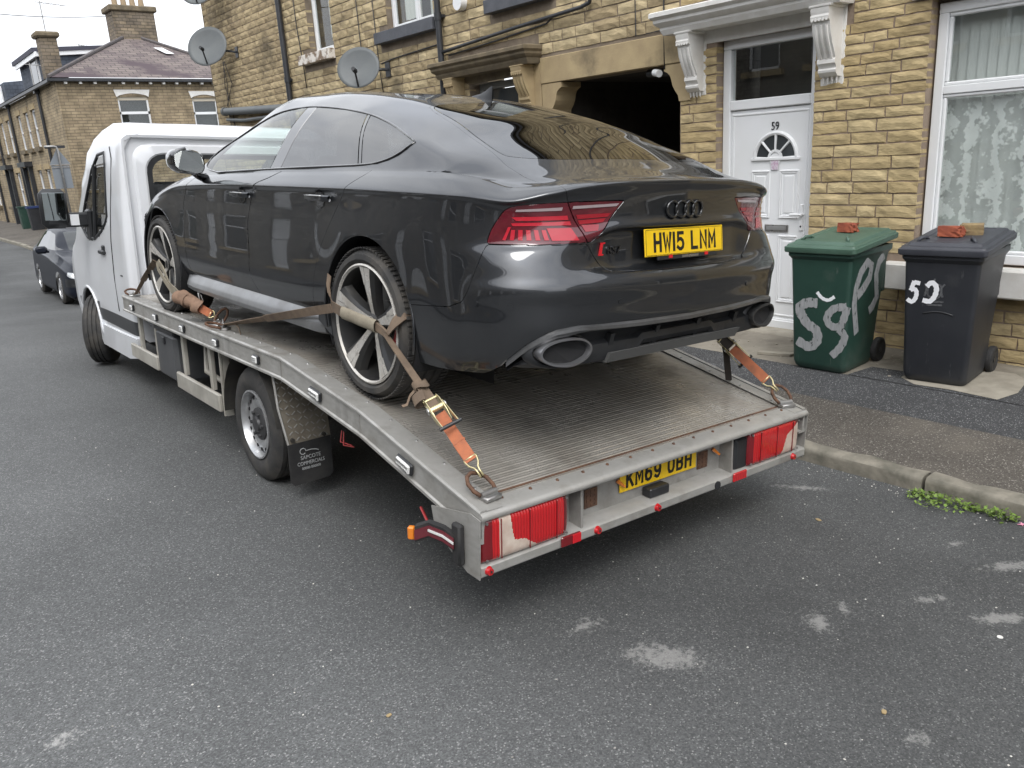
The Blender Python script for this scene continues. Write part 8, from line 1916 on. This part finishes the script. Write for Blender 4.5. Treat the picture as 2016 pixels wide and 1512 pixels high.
g = G(); g.extr([(7.9, 6.0), (7.9, 7.0), (11.0, 7.3), (11.0, 7.8)], 1, 50.5, 54.5); d2 = g.build('dormer', M['slate_hung'], f2); g = G(); g.box((7.86, 52.5, 6.5), (.06, 2.2, .8)); g.build('dormer_window', M['white_upvc'], d2)
# aerials and overhead line
def aerial(p, hgt, n, lab, yaw=0):
    t = empty('tv_aerial', p); tag(t, lab, 'aerial', 'television aerials'); g = G(); g.cyl((0, 0, 0), (0, 0, hgt), .022, n=6); g.build('mast', M['galv'], t); g = G(); r = Matrix.Rotation(yaw, 3, 'Z'); g.tube([r @ Vector((-.18, 0, hgt - .05)), r @ Vector((1.0, 0, hgt - .12))], .014, 5)
    for k in range(n): g.tube([r @ Vector((.05 + k * .12, -.14, hgt - .06 - k * .008)), r @ Vector((.05 + k * .12, .14, hgt - .06 - k * .008))], .008, 4)
    g.build('boom', M['galv'], t)
aerial((7.66, 37.4, 7.5), 1.15, 7, 'thin television aerial on the small chimney', .1); aerial((10.2, 43.5, 7.4), .6, 5, 'television aerial behind the dormer roof', .3); aerial((7.2, 39.2, 5.5), 1.1, 4, 'short television aerial at the gutter of the far terrace', 0)
g = G(); a_, b_ = Vector((-6.0, 22, 7.6)), Vector((11.2, 40.2, 8.75)); g.tube([lerp(a_, b_, k / 24) + Vector((0, 0, -.9 * 4 * (k / 24) * (1 - k / 24))) for k in range(25)], .014, 5); o = g.build('overhead_cable', M['cable']); tag(o, 'thin overhead cable crossing the sky to the big chimney', 'cable')
# road sign seen from behind
sg = empty('road_sign', (6.75, 35.0, -.1)); tag(sg, 'back of a grey triangular road sign on a post', 'road sign')
g = G(); g.tube([(0, 0, 0), (0, 0, 3.18), (-.03, 0, 3.26), (-.12, 0, 3.28), (-.42, 0, 3.28)], .042, 10); g.build('post', M['galv'], sg, smooth=True)
M['sign_back'] = mat('sign_back', (.21, .23, .25), .55, .3)
g = G(); g.prism([(-.36, 2.62), (.36, 2.62), (.02, 3.20), (-.02, 3.20)], lambda a, b: Vector((a, .05, b)), lambda a, b: Vector((a, .062, b))); g.build('triangle_plate', M['sign_back'], sg); g = G(); g.box((0, .06, 2.16), (.62, .012, .84)); g.build('text_plate', M['sign_back'], sg)
g = G(); g.box((0, .04, 2.62), (.66, .02, .04)); g.box((0, .04, 2.52), (.6, .02, .04)); g.build('clamp_rails', M['galv'], sg); g = G(); g.box((-.06, .05, 3.26), (.68, .03, .10)); g.build('top_bar', M['black_paint'], sg)
# far bins
fb = empty('wheelie_bin', (6.85, 45.6, far_pz(6.85, 45.6))); tag(fb, 'small far green wheelie bin on the pavement at the left', 'bin', 'far wheelie bins'); g = G(); g.grid([rr_sec(-.25, .25, .48, .04, 0), rr_sec(-.29, .29, .56, .04, .98), rr_sec(-.33, .33, .62, .04, .99), rr_sec(-.33, .33, .62, .04, 1.06)], closed=True); g.add(rr_sec(-.33, .33, .62, .04, 1.06), [list(range(20))]); g.build('body', M['bin_green'], fb, smooth=30)
fb2 = empty('wheelie_bin', (6.9, 43.4, far_pz(6.9, 43.4))); tag(fb2, 'far dark bin with blue lid beside the green one', 'bin', 'far wheelie bins'); g = G(); g.grid([rr_sec(-.25, .25, .48, .04, 0), rr_sec(-.29, .29, .56, .04, .98)], closed=True); g.build('body', M['bin_grey'], fb2, smooth=30); g = G(); g.grid([rr_sec(-.33, .33, .62, .04, .99), rr_sec(-.33, .33, .62, .04, 1.08)], closed=True); g.add(rr_sec(-.33, .33, .62, .04, 1.08), [list(range(20))]); g.build('lid', mat('blue_lid', (.02, .04, .13), .5), fb2)
# ---------------------------------------------------------------- dark hatchback parked ahead, facing the camera
pc_y, pc_x = 18.35, 3.92
pk = empty('parked_car', mat=Matrix.Translation((pc_x, pc_y, road_z(pc_x, pc_y + 1.2) + .02)) @ Matrix.Rotation(R_(-1.5), 4, 'Z') @ Matrix.Rotation(-.0605, 4, 'Y').inverted()); tag(pk, 'dark blue hatchback parked in the street ahead of the white cab', 'car')
PB = mat('navy_paint', (.008, .011, .020), .45, .0, coat=.2, coatr=.05, spec=.3)
# front axle at y=0, rear axle at y=2.55; stations from the nose
ST = [(-.82, .30, .55, .60, .62, .70), (-.78, .22, .62, .72, .66, .78), (-.60, .18, .70, .84, .80, .84), (-.2, .18, .78, .925, .86, .87), (.3, .18, .84, .99, .88, .88), (.62, .18, .86, 1.015, .88, .88), (.72, .18, .87, 1.05, .88, .88), (1.0, .18, .90, 1.235, .88, .88), (1.35, .18, .92, 1.42, .88, .88), (1.9, .18, .94, 1.47, .88, .88), (2.5, .18, .96, 1.45, .87, .88), (3.0, .2, .97, 1.36, .84, .87), (3.25, .25, .98, 1.22, .80, .85), (3.38, .35, .90, .98, .74, .80)]
def psec(y, z0, zb, zt, xt, xb):
    cab_ = float(np.interp(y, [.6, 1.35], [0, 1])); top_x = xt * (.84 - .18 * cab_)
    return [(xb * .93, z0), (xb, z0 + .10), (xb * 1.005, .5 * (z0 + zb)), (xb * 1.0, zb - .12), (xb * .985, zb - .03), (xb * .955, zb), (xb * .955 * .5 + top_x * .5, (zb + zt) / 2), (top_x * 1.03, zt - .02 - .03 * cab_), (top_x * .9, zt - .012), (top_x * .4, zt), (0, zt + .006)]
yy_ = np.linspace(-.82, 3.38, 90); A_ = np.array([np.array(psec(*s)).ravel() for s in ST]); S_ = pchip([s[0] for s in ST], A_, yy_); kk = np.linspace(0, 10, 41)
Gp = np.zeros((90, 41, 3))
for i in range(90): sec = S_[i].reshape(-1, 2); c_ = pchip(np.arange(11), sec, kk); Gp[i, :, 0] = -c_[:, 0]; Gp[i, :, 1] = yy_[i]; Gp[i, :, 2] = c_[:, 1]
Np = grid_normals(Gp); Np *= np.sign(-Np[45, 10, 0]) if True else 1
Qp = np.dstack([Gp[:, :, 1], Gp[:, :, 2], Gp[:, :, 0], Gp[:, :, 0]]); pp_ = orient(from_grid(Gp, Np, Qp))
for wy in (0, 2.55): _, pp_ = split(pp_, lambda p, wy=wy: np.hypot(p.Q[:, 0] - wy, p.Q[:, 1] - .31) - .35)
sidew, pp_ = split(pp_, lambda p: sd_poly([(.72, 1.04), (1.34, 1.345), (1.95, 1.40), (2.6, 1.37), (2.95, 1.18), (2.9, 1.03)])(p.Q[:, [0, 1]]) + 10 * (p.Q[:, 2] > -.50))
wsp, pp_ = split(pp_, lambda p: sd_poly([(-.5, .70), (-.48, 1.28), (.3, 1.30), (.3, .66), (-.2, .66)])(np.c_[p.Q[:, 2] * 1.0, p.Q[:, 0]]) + 10 * (p.Q[:, 1] < .98))
lampp, pp_ = split(pp_, lambda p: sd_poly([(-.74, .56), (-.46, .55), (-.42, .60), (-.56, .66), (-.80, .69), (-.83, .62)])(np.c_[p.Q[:, 2], p.Q[:, 1]]) + 10 * (p.Q[:, 0] > -.40))
grl, pp_ = split(pp_, lambda p: np.maximum(p.Q[:, 1] - .56, np.maximum(.40 - p.Q[:, 1], p.Q[:, 0] + .55)))
emit('body', [pp_], PB, parent=pk, mirror='both', flange=0, gap=0); emit('side_window', [sidew], M['privacy'], parent=pk, mirror='none', flange=0, gap=0); emit('side_window', [sidew], M['privacy'], parent=pk, mirror='right', flange=0, gap=0); emit('windscreen', [wsp], M['win_grey'], parent=pk, mirror='both', flange=0, gap=0); emit('headlamp', [lampp], mat('headlamp_lens', (.42, .44, .45), .1, coat=1), parent=pk, mirror='both', flange=0, gap=0); emit('grille', [grl], M['black_plastic'], parent=pk, mirror='none', flange=0, gap=0); emit('grille', [grl], M['black_plastic'], parent=pk, mirror='right', flange=0, gap=0)
for wy in (0, 2.55):
    for s in (-1, 1):
        T_ = Matrix.Translation((s * .77, wy, .315)); g = G(); tyre_mesh(g, .315, .21, .2, s); g.xf(T_); w = g.build('wheel', M['tyre'], pk, smooth=35); g = G(); g.lathe([(.215, s * .09), (.20, s * .10), (.19, s * .06), (.05, s * .075), (0, s * .08)], 28)
        for k in range(5): a = k * 1.2566; g.box((s * .085, .12 * math.cos(a), .12 * math.sin(a)), (.02, .16, .045), r=Matrix.Rotation(a, 3, 'X'))
        g.xf(T_); g.build('rim', M['rim_silver'], w, smooth=35)
for s in (-1, 1):
    g = G(); g.box((s * 1.0, .78, 1.06), (.22, .12, .15), b=.04); g.box((s * .90, .80, 1.02), (.08, .06, .05)); g.build('door_mirror', PB, pk, smooth=40)
g = G(); g.box((0, -.835, .45), (.52, .01, .11)); g.build('number_plate', M['white_upvc'], pk)
g = G(); g.box((0, 1.3, .2), (1.5, 4.0, .1)); g.build('floor_pan', M['under'], pk)
# ---------------------------------------------------------------- terraces outside the frame, mirrored in the paint and glass
XO = -6.9
M['opp_a'] = coursed('opp_stone', (.22, .20, .165), (.17, .155, .13), (.10, .09, .08)); M['opp_b'] = coursed('opp_stone_pale', (.26, .235, .19), (.20, .18, .15), (.12, .11, .09))
def opp(t, y0, y1, stone):
    ww = [(y0 + .8, y0 + 2.1), (y0 + 3.0, y0 + 4.0)]
    g = G(); holes = [(a, b, 3.7, 5.1) for a, b in ww] + [(y0 + .8, y0 + 2.4, .9, 2.6), (y0 + 3.1, y0 + 4.0, .2, 2.6)]
    wall_x(t, y0, y1, -.9, 5.8, holes, M[stone], XO - .3, .3)
    for i, (a, b, c, d) in enumerate(holes):
        g = G(); xx = XO - .1
        for (p0, p1, q0, q1) in ((a, b, c, c + .07), (a, b, d - .07, d), (a, a + .07, c, d), (b - .07, b, c, d), (a, b, c + (d - c) * .7 - .03, c + (d - c) * .7 + .03)): g.box((xx, (p0 + p1) / 2, (q0 + q1) / 2), (.07, p1 - p0, q1 - q0))
        w = g.build('door' if i == 3 else 'window', M['white_upvc'], t); g = G(); g.box((xx - .02, (a + b) / 2, (c + d) / 2), (.02, b - a - .05, d - c - .05)); g.build('pane' if i < 3 else 'door_panel', M['win_grey'] if i < 3 else M['white_upvc'], w)
        g = G(); g.box((XO + .03, (a + b) / 2, c - .09), (.18, b - a + .3, .16)); g.build('sill', M['ashlar'], w)
    mesh('roof', [(XO + .25, y0, 5.85), (XO + .25, y1, 5.85), (XO - 4, y1, 8.4), (XO - 4, y0, 8.4)], [(0, 1, 2, 3)], M['slate'], t)
ot = empty('terrace', (XO, 0, 0)); ot.location = (0, 0, 0); tag(ot, 'stone terrace across the street, mirrored in the car doors', 'terrace')
for k, y0 in enumerate(np.arange(-32, 60, 4.7)): opp(ot, float(y0), float(y0) + 4.7, 'opp_a' if k % 2 else 'opp_b')
nt = empty('terrace', (0, 0, 0)); tag(nt, 'rest of the near terrace beyond number 59, mirrored in the rear bumper', 'terrace')
def near_more(t, y0, y1):
    wall_x(t, y0, y1, -.3, EAVE, [(y0 + .9, y0 + 2.2, 3.71, 5.1), (y0 + .9, y0 + 2.4, .9, 2.6), (y0 + 3.2, y0 + 4.1, .1, 2.6)], M['opp_b'], XW)
    for (a, b, c, d) in ((y0 + .9, y0 + 2.2, 3.71, 5.1), (y0 + .9, y0 + 2.4, .9, 2.6), (y0 + 3.2, y0 + 4.1, .1, 2.6)):
        g = G()
        for (p0, p1, q0, q1) in ((a, b, c, c + .07), (a, b, d - .07, d), (a, a + .07, c, d), (b - .07, b, c, d)): g.box((XW + .1, (p0 + p1) / 2, (q0 + q1) / 2), (.07, p1 - p0, q1 - q0))
        w = g.build('window', M['white_upvc'], t); g = G(); g.box((XW + .12, (a + b) / 2, (c + d) / 2), (.02, b - a - .05, d - c - .05)); g.build('pane', M['win_grey'], w)
    roof_part(t, y0, y1)
for i, y0 in enumerate((-5.3, -10.0, -14.7, -19.4, -24.1)): near_more(nt, y0, y0 + 4.7)
